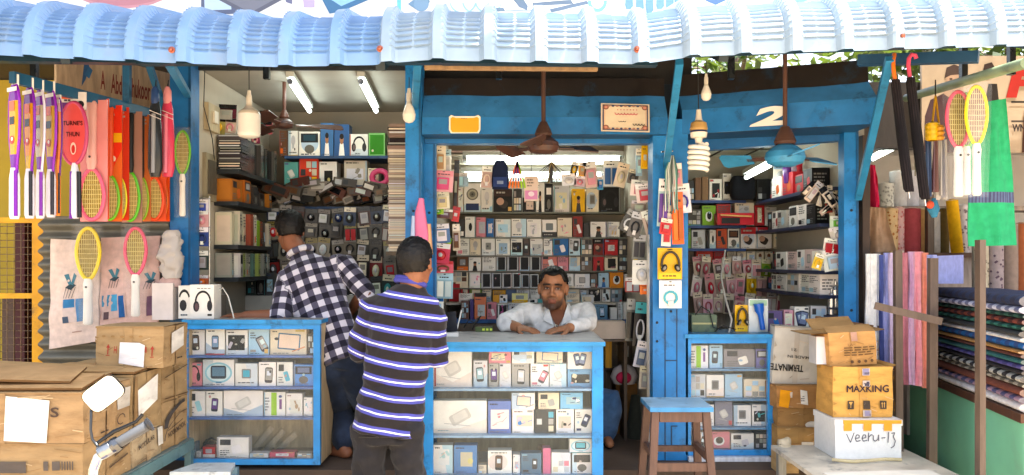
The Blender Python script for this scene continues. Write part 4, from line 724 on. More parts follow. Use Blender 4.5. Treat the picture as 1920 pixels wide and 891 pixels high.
for (a, b, c, d, y, base, acc, hd, sh, ry, lab) in [
    (1203, 1216, 272, 317, 4.76, 'e0b818', 'Y', 'Y', 0, .04, 'yellow pack highest inside the right jamb'),
    (1192, 1204, 278, 330, 4.8, '9cb8cc', 'L', 'W', 0, .0, 'pale blue pack beside the highest yellow pack'),
    (1160, 1182, 306, 352, 5.0, 'd8ccb4', 'C', 'C', 1, .25, 'cream kite shaped pack near the top right of the kiosk'),
    (1180, 1200, 318, 345, 4.85, '6a6258', 'D', 'C', 2, .2, 'grey coiled cable pack above the white paper packs'),
    (1184, 1218, 338, 368, 4.76, 'e2d4ce', 'P', 'W', 0, .1, 'white and pink paper pack inside the right jamb'),
    (1190, 1222, 344, 380, 4.73, 'e6dcd6', 'c84a54', 'W', 0, -.12, 'white paper pack with red edge inside the right jamb'),
    (1184, 1212, 376, 400, 4.78, '9a8a82', 'G', 'S', 0, .05, 'grey brown pouch under the white paper packs'),
    (1178, 1204, 396, 440, 4.76, '4a4844', 'S', 'G', 2, .5, 'dark slanted cable pack, left of the fanned sheaf'),
    (1186, 1210, 398, 446, 4.74, '6a6660', 'K', 'S', 2, .25, 'grey slanted cable pack in the middle of the sheaf'),
    (1200, 1226, 394, 444, 4.72, 'c8b4a4', 'M', 'W', 0, -.25, 'beige pack leaning right in the fanned sheaf'),
    (1206, 1232, 400, 436, 4.70, 'b8b4ae', 'G', 'W', 0, -.45, 'pale grey pack at the right end of the fanned sheaf'),
    (1188, 1212, 440, 486, 4.78, '8a8a84', 'D', 'S', 3, .06, 'grey pack of earphones under the fanned sheaf'),
    (1186, 1220, 488, 534, 4.70, 'e4e2dc', 'S', 'W', 1, .02, 'large white pack with grey rim by the right jamb'),
    (1188, 1196, 462, 490, 4.82, 'c8c048', 'Y', 'E', 0, .0, 'thin lime yellow pack above the large white pack'),
    (1200, 1220, 534, 552, 4.72, 'e07828', 'O', 'O', 0, .0, 'orange pack under the large white pack'),
    (1172, 1200, 520, 548, 5.0, 'b84a44', 'S', 'W', 3, .0, 'red and grey pack left of the orange pack'),
    (1176, 1192, 560, 640, 4.9, '5a5c58', 'K', 'G', 3, .05, 'long black strip pack by the beige box'),
    (1192, 1216, 566, 650, 4.82, 'K', 'S', 'T', 2, .08, 'black and teal long pack low on the right jamb'),
    (1196, 1220, 640, 690, 4.78, 'c8ccd4', '4a5a7a', 'W', 0, .2, 'white and navy pack dangling low on the right jamb'),
    (1200, 1222, 686, 730, 4.76, 'c4bcaa', 'G', 'C', 0, .06, 'cream pack lowest on the right jamb')]:
    pk(a, b, c, d, y, base, acc, lab, hd, sh, ry, group=gr_)
# hanging from the ceiling across the front of the shelves
gc = 'goods hanging before the centre kiosk shelves'
def cord(m, u, va, vb, Y, c='2a2a2a', r=.002): m.tube([W(u, va, Y), W(u, vb, Y)], r, c, 5)
Yh = 5.15
m = MB(); cord(m, 938, 262, 300, Yh); x, z = WX(938, Yh), WZ(355, Yh)
m.loft([((x, Yh, z), (.052, 0, 0), (0, .03, 0)), ((x, Yh, z + .05), (.056, 0, 0), (0, .034, 0)), ((x, Yh, z + .14), (.05, 0, 0), (0, .03, 0)), ((x, Yh, z + .185), (.03, 0, 0), (0, .016, 0))], '232c4a', 14, .5)
m.box(x - .045, x + .045, Yh - .04, Yh - .034, z + .012, z + .075, '33457a'); m.box(x - .02, x + .02, Yh - .043, Yh - .0405, z + .03, z + .05, '8a9ab8'); m.build('pouch', 'cloth', label='navy pouch bag hanging from the centre kiosk ceiling', cat='bag', group=gc)
m = MB(); cord(m, 970, 262, 302, Yh)
for i, (c, u) in enumerate((('e05a20', 957), ('4a2a7a', 962), ('a81f3a', 967), ('2a2c90', 972), ('c83020', 977), ('7fc020', 982))):
    m.bar(W(970, 302, Yh), W(u, 340, Yh), .012, .01, c); m.bar(W(u, 340, Yh), W(u + (u - 970) * .2, 353, Yh), .016, .012, 'f07818' if i < 4 else '9fd020')
m.build('marker_bundle', 'plastic', label='bundle of neon orange and green marker straps hanging from a cord', cat='strap bundle', group=gc)
m = MB(); cord(m, 996, 262, 330, Yh); f0 = WX(983, Yh), WX(1009, Yh), WZ(377, Yh), WZ(330, Yh); m.box(f0[0], f0[1], Yh, Yh + .012, f0[2], f0[3], 'e0c8b8'); f = Face(m, (f0[0], Yh, f0[2]), (1, 0, 0), (0, 0, 1), f0[1] - f0[0], f0[3] - f0[2]); f.rect(.05, .06, .95, .42, 'd888b8'); f.ell(.5, .28, .22, .1, 'f0d8e4'); f.dashes(.2, .8, .55, .9, 3, 'b09a8a')
m.build('phone_case', 'gloss', label='cream and pink phone cover hanging in the centre of the kiosk', cat='phone cover', group=gc)
m = MB(); cord(m, 1034, 262, 306, Yh)
for i in range(13):
    a = math.radians(-62 + 124 * i / 12); p = W(1034, 304, Yh); q = p + Vector((math.sin(a) * .1, R.uniform(-.02, .02), -math.cos(a) * .125 - .01)); m.bar(p, q, .018, .003, R.choice(['3a2f26', '6a5a48', '8a7a5a', 'a08a58', '4a4a4c', '2a2420']))
m.build('strap_bunch', 'cloth', label='fan shaped bunch of brown leather straps hanging from a cord', cat='strap bunch', group=gc)
for (a, b, c, d, base, acc, sh, ry, lab) in [(1073, 1086, 303, 330, '3a2c18', 'e8c020', 1, .2, 'black and yellow dotted pouch beside the pale pink pouches'), (1086, 1100, 304, 332, 'e0a818', 'A', 0, .1, 'amber yellow pouch between dotted and pink pouches'), (1092, 1116, 303, 352, 'dcb8b4', 'P', 0, -.14, 'long pale pink pouch hanging right of the dotted pouch'), (1078, 1098, 330, 350, 'c8a8b4', 'P', 1, .1, 'small pink pouch under the amber pouch'), (1131, 1161, 300, 350, 'd8dce0', '2a5a98', 3, .0, 'white and blue cable card hanging at the upper right shelf'), (904, 924, 312, 352, 'c8a89a', 'C', 2, .06, 'beige strap pack hanging left of the navy pouch'), (860, 878, 324, 350, '9ab0c0', 'L', 3, .0, 'pale blue pack of screwdrivers on the top left shelf'), (1120, 1131, 330, 356, '3a98c0', 'B', 0, .0, 'bright blue card left of the white cable card'), (1052, 1078, 326, 348, 'd8d8e0', 'W', 1, -.1, 'white puffy pack under the leather straps')]:
    pk(a, b, c, d, Yh, base, acc, lab, 'W', sh, ry, group=gc)
# counter clutter
m = MB(); x, y, z = WX(908, 4.72), 4.70, zB[0] * 0 + WZ(649, 4.1) + .0225
m.box(x - .05, x + .05, y - .03, y + .03, z, z + .03, '4a5a30', top='2a2c28')
for i in range(3): m.box(x - .01 + i * .022, x + .004 + i * .022, y - .033, y - .0305, z + .008, z + .02, 'c8d850')
m.build('power_strip', 'plastic', label='olive green power strip on the counter left of the shopkeeper', cat='power strip')
m = MB(); p = Vector((x - .07, y, z + .01)); m.tube([p, p + Vector((.02, -.03, .05)), p + Vector((.05, 0, .08)), p + Vector((.02, .03, .03)), p + Vector((-.02, 0, .06)), p + Vector((-.05, .02, .01))], .004, '22221e', 6); m.build('charger_cable', 'plastic', label='tangled dark cable beside the olive power strip', cat='cable')
t = thing('phone_stand', W(848, 640, 4.42), 'black phone on a white charging stand behind the striped shirt man', 'phone stand')
m = MB(); b = t.location; m.box(b.x - .03, b.x + .035, b.y - .03, b.y + .03, b.z + .0, b.z + .05, 'dcdad4'); m.build('stand', 'plastic', t)
m = MB(); m.bar(b + Vector((.0, .0, .052)), b + Vector((-.012, .02, .16)), .06, .012, '15161a', (0, 1, 0)); m.build('phone', 'gloss', t)
m = MB(); m.tube([b + Vector((.02, .02, .05)), b + Vector((.04, .03, .13)), b + Vector((.05, .02, .17))], .004, 'dcdcd8', 6); m.build('cable', 'plastic', t)
# things under and beside the centre counter, seen right of the showcase
pbox(WX(1155, 5.2), WX(1200, 5.2), 5.2, .25, .38, WZ(720, 5.2), '8a6438', 'no', 'M', 'brown carton on the floor beyond the centre showcase', name='carton', mat='carton')
m = MB(); c = W(1170, 706, 5.15); m.loft([(c + Vector((0, 0, -.045)), (.07, 0, 0), (0, .06, 0)), (c, (.09, 0, 0), (0, .07, 0)), (c + Vector((0, 0, .05)), (.07, 0, 0), (0, .05, 0)), (c + Vector((.0, 0, .075)), (.03, 0, 0), (0, .03, 0))], 'b8b0b0', 14); m.ell(c + Vector((-.01, -.06, 0)), (.05, .03, .04), 'b82a50'); m.build('cloth_bundle', 'cloth', label='white bag with crimson cloth on the brown carton by the counter', cat='bag')
m = MB(); m.box(WX(1135, 5.3), WX(1147, 5.3), 5.3, 5.4, WZ(690, 5.3), WZ(640, 5.3), 'd8a020'); m.box(WX(1160, 5.3), WX(1180, 5.3), 5.32, 5.5, WZ(670, 5.3), WZ(650, 5.3), 'd0ccc4'); m.box(WX(1130, 5.3), WX(1200, 5.3), 5.3, 5.6, WZ(693, 5.3), WZ(690, 5.3) - .001, '4a3a2c'); m.box(WX(1130, 5.3), WX(1136, 5.3), 5.3, 5.6, .38, WZ(693, 5.3) - .001, '4a3a2c'); m.build('low_shelf', 'wood', label='low dark shelf with a yellow carton beyond the centre showcase', cat='shelf')
m = MB(); m.tube([W(1195, 830, 5.1), W(1200, 790, 5.12), W(1198, 740, 5.15)], [.09, .08, .05], '3c3f38', 10); m.build('sack', 'cloth', label='dark grey green sack standing on the floor beyond the counter', cat='sack')
# ================================================================ LEFT KIOSK GOODS
K = dict(u0=340, v0=100, s=2.97, dep=.12, jz=.008); Y = YL; g = 'boxes on the left kiosk back shelves'
row('upper back shelf of left kiosk', Y, 0, [(548, 592, 430, 'M', 'tx', 'O'), (595, 652, 432, 'W', 'bl', 'S'), (655, 772, 436, 'W', 'dk', '2a4a5a'), (774, 848, 388, '3a6aa0', 'pp', 'W'), (850, 935, 396, '2f5a92', 'pp', 'W'), (921 + 15, 1040, 450, 'W', 'hp', 'D'), (1042, 1135, 444, '7fc070', 'in', '2f8a14')], g, zb=SL['a'], **K)
row('lower back shelf of left kiosk', Y, 0, [(572, 652, 606, '58a09a', 'ln', 'Y'), (655, 765, 588, 'd23a20', 'pt', 'Y'), (768, 868, 604, 'W', 'dk', 'K'), (905, 1035, 598, 'c8bcae', 'pr', 'G'), (1038, 1100, 640, 'C', 'tx', 'B')], g, zb=SL['b'], **K)
m = MB(); c = W(712, 333, 5.68); m.tube([c + Vector((.055 * math.cos(a), 0, .048 * math.sin(a))) for a in np.linspace(0, 6.4, 22)], .02, 'd0487a', 8); m.build('tape_roll', 'plastic', label='pink tape roll standing at the right end of the lower back shelf', cat='tape roll')
def heap(n, u0, u1, v0, v1, Y, z, cols, ctx, grp):
    k = 0
    for i in range(n):
        u = u0 + (u1 - u0) * (i + .5) / n + R.uniform(-3, 3); w, h = R.uniform(.09, .15), R.uniform(.04, .075); x = WX(u, Y); lz = R.choice([0, 0, .03, .06]); m = MB(); c = jit(R.choice(cols), .3)
        y = Y + R.uniform(-.01, .06); m.box(x - w / 2, x + w / 2, y, y + .03, z + .03 + lz, z + .03 + lz + h, c); f = Face(m, (x - w / 2, y, z + .03 + lz), (1, 0, 0), (0, 0, 1), w, h); f.rect(.1, .2, R.uniform(.4, .9), .8, jit(R.choice(['D', 'G', 'K', 'S', 'M']), .3))
        m.spin((x, y, z + .03 + lz + h / 2), R.uniform(-.3, .3), R.uniform(-.5, .5), R.uniform(-.3, .3))
        m.build('cable_packet', 'gloss', label=f'dark tilted cable packet, {ORD[i]} from left in {ctx}', cat='packet', group=grp)
heap(18, 478, 738, 352, 388, 5.66, SL['c'], ['2f2c28', '4a4640', '3a3a3e', '5a5248', '28282a', '6a625a'], 'heap under lower back shelf', 'heaped cable packets in the left kiosk')
heap(18, 500, 738, 352, 388, 5.60, SL['c'] + .045, ['3a3632', '54504a', '5a3a34', '2c2c30', '4a463e'], 'top layer of that heap of cable packets', 'heaped cable packets in the left kiosk')
rows_ = [('topmost', 390, 418, ['2a2826', '4a2a26', '22304e', '5a5650', '332f2c'], ['K', 'D', 'N', 'R', 'S']), ('second', 416, 449, ['3a3834', '2e2c2a', '6a3a34', '8a8274', '45403a'], ['K', 'D', 'R', 'G']), ('third', 448, 482, ['6a6458', '3a3630', '2a2826', '7a7468'], ['K', 'D', 'S', 'R']), ('fourth', 480, 522, ['8a8070', '6a6254', '2a2422', '8a2a2a'], ['C', 'D', 'K', 'R']), ('lowest', 520, 560, ['22282a', '2a3a3a', '333230', '1f2f30'], ['K', 'T', 'D', 'W'])]  # palettes dark for black goods and for dim kiosk light put into the colour
for nm, va, vb, bs, ac in rows_:
    n = 10
    for i in range(n):
        a = 500 + (742 - 500) * i / n; b = a + 242 / n - 1
        c = R.choice(bs); pk(a, b, va + R.uniform(-6, 4), vb + R.uniform(-5, 6), 5.585 + R.uniform(-.035, .02), c, R.choice(ac), f'hanging gadget pack, {ORD[i]} from left in {nm} pack row, left kiosk back', R.choice(['C', '8a8680', '8a7c48', '6a645c', 'D', 'K']), R.choice([0, 0, 1, 2, 3]), R.uniform(-.13, .13), group='gadget packs hanging on the left kiosk back wall')
row('grey ledge of left kiosk', 5.47, 0, [(416, 428, 505, 'D', 'tx', 'T'), (429, 446, 512, 'K', 'dk', 'G'), (447, 462, 500, 'K', 'sm', 'S'), (463, 480, 508, '2a3a3a', 'tx', 'T'), (481, 497, 503, 'K', 'dk', 'D'), (498, 514, 512, 'D', 'sm', 'G')], 'dark boxes on the grey ledge', zb=1.266, dep=.08)
# left wall: stacks of cases on four shelves, receding towards the back
def wallrow(z, ys, hs, cols, nm, ctx, cat, x0=-1.815, dep=.13, grp=None, des=None, mat='card'):
    for i, (y, h) in enumerate(zip(ys, hs)):
        y2 = ys[i + 1] if i + 1 < len(ys) else y + .06
        m = MB(); d = dep + R.uniform(-.03, .02); c = jit(cols[i % len(cols)], .15); m.box(x0, x0 + d, y + .001, y2 - .002, z + .001, z + h, c)
        f = Face(m, (x0 + d, y + .001, z + .001), (0, 1, 0), (0, 0, 1), y2 - y - .003, h)
        if des: DES[R.choice(des)](f, jit(R.choice(['K', 'G', 'L', 'D', 'O', 'E']), .2))
        f = Face(m, (x0, y + .001, z + .001), (1, 0, 0), (0, 0, 1), d, h); f.rect(.1, .1, .9, .9, jit(c, .3))
        m.build(nm, mat, label=f'{ctx}, {ORD[i]} from the street', cat=cat, group=grp)
def casestack(x0, x1, y0, y1, z, n, t, cols, lab, grp, nm='disc_case', jitr=.006, labs=None):
    pro = None
    for i in range(n):
        c = R.choice(cols); m = MB(); dx, dy = R.uniform(-jitr, jitr), R.uniform(-jitr, jitr)
        m.box(x0 + dx, x1 + dx, y0 + dy, y1 + dy, z + i * t, z + (i + .9) * t, jit(c, .12), side=jit(c, .2)); m.box(x0 + dx + .006, x1 + dx - .006, y0 + dy - .0012, y0 + dy - .0004, z + (i + .25) * t, z + (i + .7) * t, jit(R.choice(['C', 'G', 'S', c]), .2))
        m.build(nm, 'gloss', label=lab, cat='disc case', group=grp)
casestack(-1.80, -1.66, 4.90, 5.04, SLW[0] + .001, 14, .0155, ['1c1d20', '2a2b2e', '3a3438', '22262a', '4a4648'], 'black disc case lying in the stack on the top left wall shelf', 'black disc cases stacked on the left wall shelf')
wallrow(SLW[0], list(np.arange(5.06, 5.62, .05)), [.21] * 12, ['3a3936', '4a4844', '2c2b2a', '55524c'], 'upright_case', 'grey upright disc case on the top left wall shelf', 'disc case', grp='upright disc cases on the left wall', mat='gloss')
wallrow(SLW[1], [4.89, 5.08, 5.2, 5.3, 5.42, 5.54], [.14, .15, .12, .11, .1, .1], ['b06a20', 'a8601c', '3a3430', '2a2a2c', '4a4640'], 'product_box', 'orange or dark box on the second left wall shelf', 'box', grp='boxes on the second left wall shelf', des=['sm', 'dk'])
wallrow(SLW[2], list(np.arange(4.89, 5.6, .052)), [.2, .21, .19, .2, .2, .19, .2, .18, .17, .18, .17, .16, .16, .15], ['d8ccb4', 'c8bca8', '8fb82a', 'd0c4b0', '9a4a34', '4a4038'], 'product_box', 'slim cream or green box on the third left wall shelf', 'box', grp='slim boxes on the third left wall shelf', des=['tx', 'no', 'sm'])
wallrow(SLW[3], list(np.arange(4.89, 5.6, .04)), [.15] * 18, ['a8a498', 'b8b4a8', '8a8a84', '6a8a80', '9aa858'], 'battery_pack', 'grey battery pack row end on the fourth left wall shelf', 'battery pack', grp='battery packs on the fourth left wall shelf', des=['dk', 'tx'])
# coloured things on top of the left wall stack
for i, (a, b, c, d, base, acc, lab) in enumerate([(408, 444, 196, 228, '5a2030', 'G', 'maroon packet on top of the black disc case stack'), (404, 424, 220, 252, 'b8b068', 'Y', 'round yellowish packet at the front of the disc case stack'), (424, 444, 222, 250, 'c8b0a0', 'P', 'pale pink dotted packet on the disc case stack'), (487, 504, 208, 232, '3a8a94', 'T', 'teal packet beside the big white bulb'), (494, 510, 228, 252, 'b05a60', 'R', 'red packet under the teal packet'), (470, 486, 250, 270, '7a2a4a', 'P', 'plum packet under the big white bulb')]):
    pk(a, b, c, d, 4.97 if a < 450 else 5.3, base, acc, lab, 'K', i % 3, R.uniform(-.1, .1), group='packets on top of the disc cases')
m = MB(); m.tube([W(405, 325, 4.9), W(398, 260, 4.72), W(382, 200, 4.66), W(384, 130, 4.64)], .003, '1c1a18', 6); m.build('wire', 'plastic', label='black wire sagging down the left kiosk wall', cat='wire')
t = thing('switch_board', W(376, 205, 4.70), 'wooden switch board on the left kiosk wall under the awning', 'switch board')
m = MB(); m.box(-1.819, -1.79, 4.72, 4.90, 2.28, 2.44, 'b0a080'); m.build('board', 'wood', t); m = MB(); m.box(-1.789, -1.775, 4.78, 4.84, 2.33, 2.40, 'd8d0c0'); m.build('switch', 'plastic', t)
m = MB(); m.box(-1.819, -1.795, 4.7, 4.86, 1.86, 2.14, '8a8068'); m.box(-1.794, -1.785, 4.72, 4.84, 1.9, 2.1, '4a4438'); m.build('meter_box', 'wood', label='grey brown meter box low on the left kiosk wall', cat='meter box')
# wire rack of coloured packs at the left opening edge
t = thing('wire_rack', W(380, 600, 4.66), 'white wire rack inside the left kiosk opening, above the headphone box', 'rack'); m = MB()
for u in (366, 393): m.tube([W(u, 604, 4.66), W(u, 368, 4.66)], .004, 'd0ccc4', 6)
for v in (372, 426, 472, 520, 566, 600): m.tube([W(366, v, 4.655), W(393, v, 4.655)], .004, 'd0ccc4', 6)
m.build('frame', 'metal', t)
for i, (v0, v1, b, a, lab) in enumerate([(374, 398, 'd8d4dc', '3a4aa0', 'blue and white pack highest on the white wire rack'), (394, 426, 'c89a98', 'P', 'rosy pack second highest on the white wire rack'), (426, 462, '3a4a8a', 'N', 'deep blue pack in the middle of the white wire rack'), (470, 506, '2c3a34', 'G', 'dark green pack below the deep blue pack'), (516, 538, 'b05a34', 'O', 'rust orange pack on the lower wire rack'), (536, 568, '5a4070', 'V', 'purple pack lowest on the white wire rack')]):
    pk(369, 391, v0, v1, 4.65, b, a, lab, 'W', i % 3, R.uniform(-.04, .04), group='packs on the white wire rack')
# headphone box on the left counter
t = thing('headphone_box', W(372, 600, 4.36), 'white box with large black headphone picture on the left counter', 'box')
z0 = WZ(607, 4.3) + .0225; m = MB(); x0, x1 = WX(356, 4.36), WX(401, 4.36); hh = .185; m.box(x0, x1, 4.36, 4.47, z0, z0 + hh, 'e2ded6')
f = Face(m, (x0, 4.36, z0), (1, 0, 0), (0, 0, 1), x1 - x0, hh); f.dashes(.3, .95, .86, .92, 1, 'b8b4ac'); f.arc(.55, .5, .34, .33, .2, 0, 180, '1a1a1c', 16); f.ell(.27, .36, .13, .16, '26262a'); f.ell(.29, .35, .08, .11, '5a4448'); f.ell(.83, .38, .11, .16, '26262a'); f.rect(.74, .08, .92, .14, '2a2a2a')
m.build('box', 'card', t)
m = MB(); x0b = WX(336, 4.38); m.box(x0b, x0 - .002, 4.37, 4.47, z0, z0 + hh * .97, 'd8d4cc'); f = Face(m, (x0b, 4.37, z0), (1, 0, 0), (0, 0, 1), x0 - x0b - .002, hh * .97); f.arc(.5, .55, .5, .34, .25, 20, 160, '1a1a1c', 12); f.ell(.4, .4, .3, .17, '26262a'); f.dashes(.2, .8, .06, .16, 1, '3a5a6a'); m.build('product_box', 'card', label='narrow white headphone box behind the larger headphone box', cat='box')
m = MB(); m.tube([W(404, 548, 4.44), W(418, 540, 4.44), W(428, 556, 4.42), W(437, 590, 4.4), W(440, 603, 4.38)], .0035, 'd8d6cc', 6); m.build('charging_cable', 'plastic', label='white cable arching from the headphone box to the counter', cat='cable')
m = MB(); m.box(WX(404, 4.56), WX(420, 4.56), 4.5, 4.6, z0, z0 + .12, '6a6258'); m.build('product_box', 'card', label='plain grey brown box right behind the headphone box', cat='box')
m = MB(); m.box(WX(446, 4.58), WX(520, 4.58), 4.54, 4.61, z0, z0 + .012, '2a2a2c'); m.box(WX(480, 4.58), WX(512, 4.58), 4.53, 4.6, z0 + .013, z0 + .022, 'e0ddd6'); m.build('papers', 'card', label='dark tray with white paper on the left counter', cat='tray')
# tall column of disc cases at the right edge of the left kiosk
zc0 = WZ(372, 4.80); casestack(WX(728, 4.8), WX(765, 4.8), 4.80, 4.93, 1.56, 40, .0148, ['b0a08c', 'c8b8a0', '9a8a78', '8a7a6c', 'd0c4b4', '7a6a60'], 'beige disc case in the tall column beside the blue post', 'disc cases in the tall column by the blue post', jitr=.004)
casestack(WX(728, 4.8), WX(765, 4.8), 4.80, 4.93, 1.56 + 40 * .0148 + .001, 8, .022, ['8a2f38', 'c8a898', '2c2428', 'd8c8bc', '9a8478'], 'thick red or beige case atop the tall disc case column', 'thick cases atop the tall column', nm='thick_case', jitr=.01)
casestack(WX(729, 4.8), WX(764, 4.8), 4.80, 4.93, WZ(452, 4.8), 16, .0148, ['d8d0c4', 'e0d8cc', 'c8b8a8'], 'pale disc case in the short lower stack beside the blue post', 'pale disc cases in the short stack', jitr=.003)
m = MB(); m.box(WX(724, 4.79), WX(770, 4.79), 4.79, 4.96, WZ(452, 4.8) - .02, WZ(452, 4.8) - .001, '5a4a38'); m.box(WX(724, 4.79), WX(770, 4.79), 4.79, 4.96, 1.535, 1.559, '5a4a38'); m.box(WX(766, 4.79), WX(770, 4.79), 4.80, 4.96, .38, 1.534, '7a6448'); m.build('case_rack', 'wood', label='narrow wooden rack holding the disc case columns', cat='rack')
# pink wrapped toy and strips on the post between left and centre kiosks
m = MB(); c = W(790, 372, 4.4); m.tube([c, W(788, 400, 4.4), W(791, 440, 4.4), W(790, 480, 4.4)], [.014, .03, .038, .04], 'd06a94', 10, .5); m.tube([W(776, 405, 4.41), W(774, 470, 4.41)], [.012, .018], 'a8b8d8', 8); m.tube([W(804, 420, 4.41), W(806, 478, 4.41)], [.012, .018], 'c89a70', 8); m.build('wrapped_umbrella', 'gloss', label='pink wrapped umbrella bundle hanging behind the striped man\'s head', cat='umbrella')
# ================================================================ RIGHT KIOSK GOODS
g = 'boxes on the right kiosk back shelves'; Y = YR
K = dict(u0=1220, v0=90, s=2.97, dep=.1, jz=.008)
row('top back shelf of right kiosk', Y, 0, [(202, 245, 738, 'D', 'pt', 'W'), (248, 284, 722, '7a5a42', 'no', 'M'), (287, 322, 718, '8a6a4a', 'no', 'M'), (326, 398, 730, 'W', 'sm', 'R'), (401, 452, 700, 'W', 'dk', 'K'), (592, 678, 730, 'K', 'pt', 'S'), (682, 750, 740, 'd8d080', 'tx', 'Y')], g, zb=SR[0], **K)
m = MB(); x, z = WX(1393, 5.82), SR[0]; m.loft([((x, 5.83, z), (.075, 0, 0), (0, .04, 0)), ((x, 5.83, z + .03), (.088, 0, 0), (0, .05, 0)), ((x, 5.83, z + .14), (.088, 0, 0), (0, .05, 0)), ((x, 5.83, z + .172), (.07, 0, 0), (0, .035, 0))], '17181d', 18, .5); m.build('speaker_bag', 'cloth', label='rounded black bag on the top back shelf under the fan', cat='bag')
K = dict(u0=1220, v0=350, s=3.3, dep=.1, jz=.008)
row('second back shelf of right kiosk', Y, 0, [(226, 316, 140, '4a4640', 'pt', 'G'), (319, 404, 118, '7fb030', 'cn', 'K'), (407, 500, 108, 'b03a3a', 'tx', 'C'), (520, 640, 100, 'C', 'sm', 'G'), (643, 705, 116, 'R', 'tx', 'W'), (708, 790, 128, 'W', 'sm', 'M'), (793, 845, 140, '8a8278', 'tx', 'G')], g, zb=SR[1], **K)
m = MB(); y = 5.78; x0, x1 = WX(1345, y), WX(1414, y); z = SR[1]; m.box(x0, x1, y, y + .09, z, z + .085, 'c02030'); m.box(x0 + .03, x0 + .16, y - .012, y - .001, z + .008, z + .05, '1f1e22'); m.bar((x0 + .02, y - .006, z + .07), (x1 - .02, y - .006, z + .06), .012, .01, 'd8b06a'); m.build('tool_case', 'plastic', label='long red tool case on the second back shelf of the right kiosk', cat='case')
row('third back shelf of right kiosk', Y, 0, [(226, 250, 230, '6a9a3a', 'tx', 'E'), (252, 338, 268, 'S', 'sm', 'G'), (365, 405, 268, 'W', 'cn', 'K'), (407, 473, 262, 'd8603a', 'sm', 'D'), (476, 550, 262, 'W', 'dk', 'M'), (556, 652, 252, 'W', 'hd', 'R'), (655, 750, 252, 'W', 'hd', 'R'), (758, 832, 275, 'C', 'sq', '7a7a50'), (835, 925, 262, 'd8c88a', 'tx', 'A')], g, zb=SR[2], **K)
zz = WZ(492, 5.95); m = MB(); m.box(.975, 1.62, 5.94, 6.035, zz - .012, zz - .001, '5a4a42'); m.build('wall_board', 'wood', label='narrow board under the red boxes of the right kiosk', cat='shelf board')
row('narrow board of right kiosk', 5.95, 0, [(280, 388, 400, 'c83a30', 'tx', 'O'), (391, 468, 400, 'R', 'tx', 'W'), (471, 530, 402, 'C', 'tx', 'P'), (533, 590, 402, 'C', 'bl', 'G'), (593, 650, 402, 'C', 'tx', 'S'), (653, 702, 402, 'C', 'bl', 'M'), (705, 757, 402, 'C', 'bl', 'M'), (760, 800, 402, 'R', 'no', 'R')], g, zb=zz, u0=1220, v0=350, s=3.3, dep=.07, jz=.003)
for nm, va, vb, n, ua, ub in (('upper', 484, 518, 9, 1298, 1466), ('middle', 516, 556, 9, 1300, 1480), ('lower', 552, 584, 9, 1298, 1478)):
    for i in range(n):
        a = ua + (ub - ua) * i / n; b = a + (ub - ua) / n - 1.5
        base = R.choice(['e4c4c8', 'd0b0aa', 'e6dcd6', 'c09a92', 'e8aab4', 'd0c0ac', 'a08a80', 'e6e4e0', 'e8b8c0']); acc = R.choice(['d08090', 'e0a0a8', 'b85a64', 'd8b0b0', '5a4a4a', 'e4e0dc'])
        if nm == 'middle' and i == 5: base, acc = 'd8b020', 'Y'
        if nm == 'middle' and i == 1: acc = 'c02838'
        if nm == 'middle' and i == 7: base, acc = '6a88ac', 'B'
        if nm == 'upper' and i == 7: base, acc = '8fa838', 'E'
        pk(a, b, va + R.uniform(-5, 4), vb + R.uniform(-5, 6), 5.93 + R.uniform(-.06, .0) - (.04 if nm == 'lower' else 0), base, acc, f'pinkish clear gadget pack, {ORD[i]} from left in {nm} pack row, right kiosk', R.choice(['W', 'C', 'P']), R.choice([0, 1, 1, 2, 3]), R.uniform(-.14, .14), group='pink packs hanging on the right kiosk back wall')
# right wall shelves, running towards the back
def rwall(z, ys, hs, cols, des, lab, grp):
    for i, (y, h) in enumerate(zip(ys, hs)):
        y2 = ys[i + 1] - .003 if i + 1 < len(ys) else y + .1
        m = MB(); c = jit(R.choice(cols), .12); d = R.uniform(.10, .13); x1 = 1.946; m.box(x1 - d, x1, y, y2, z + .001, z + h, c)
        f = Face(m, (x1 - d, y2, z + .001), (0, -1, 0), (0, 0, 1), y2 - y, h); DES[R.choice(des)](f, jit(R.choice(['K', 'R', 'G', 'D', 'O', 'L']), .2)); f = Face(m, (x1 - d, y, z + .001), (1, 0, 0), (0, 0, 1), d, h); f.dashes(.1, .9, .2, .8, 4, jit('G', .4))
        m.build('product_box', 'card', label=f'{lab}, {ORD[i]} from the street', cat='box', group=grp)
rwall(SRW[0][0], [4.9, 5.05, 5.2, 5.4, 5.6], [.14, .12, .15, .14, .13], ['D', 'K', 'W', 'R'], ['tx', 'sm', 'dk'], 'box on the highest right wall shelf of the right kiosk', 'boxes on the highest right wall shelf')
rwall(SRW[1][0], [4.85, 5.0, 5.15, 5.3, 5.48, 5.66], [.13, .14, .14, .12, .13, .13], ['W', 'K', 'G', 'W'], ['tx', 'dk', 'sm'], 'box on the second right wall shelf of the right kiosk', 'boxes on the second right wall shelf')
rwall(SRW[2][0], [4.72, 4.86, 5.0, 5.16, 5.34, 5.55], [.12, .13, .13, .12, .12, .11], ['d8c0c0', 'W', 'C', 'W', 'D'], ['sm', 'tx', 'sq'], 'box on the third right wall shelf of the right kiosk', 'boxes on the third right wall shelf')
rwall(SRW[3][0], [4.72, 4.9, 5.08, 5.3, 5.5], [.12, .12, .12, .11, .11], ['K', 'W', 'W', 'D'], ['pt', 'tx'], 'box on the lowest right wall shelf of the right kiosk', 'boxes on the lowest right wall shelf')
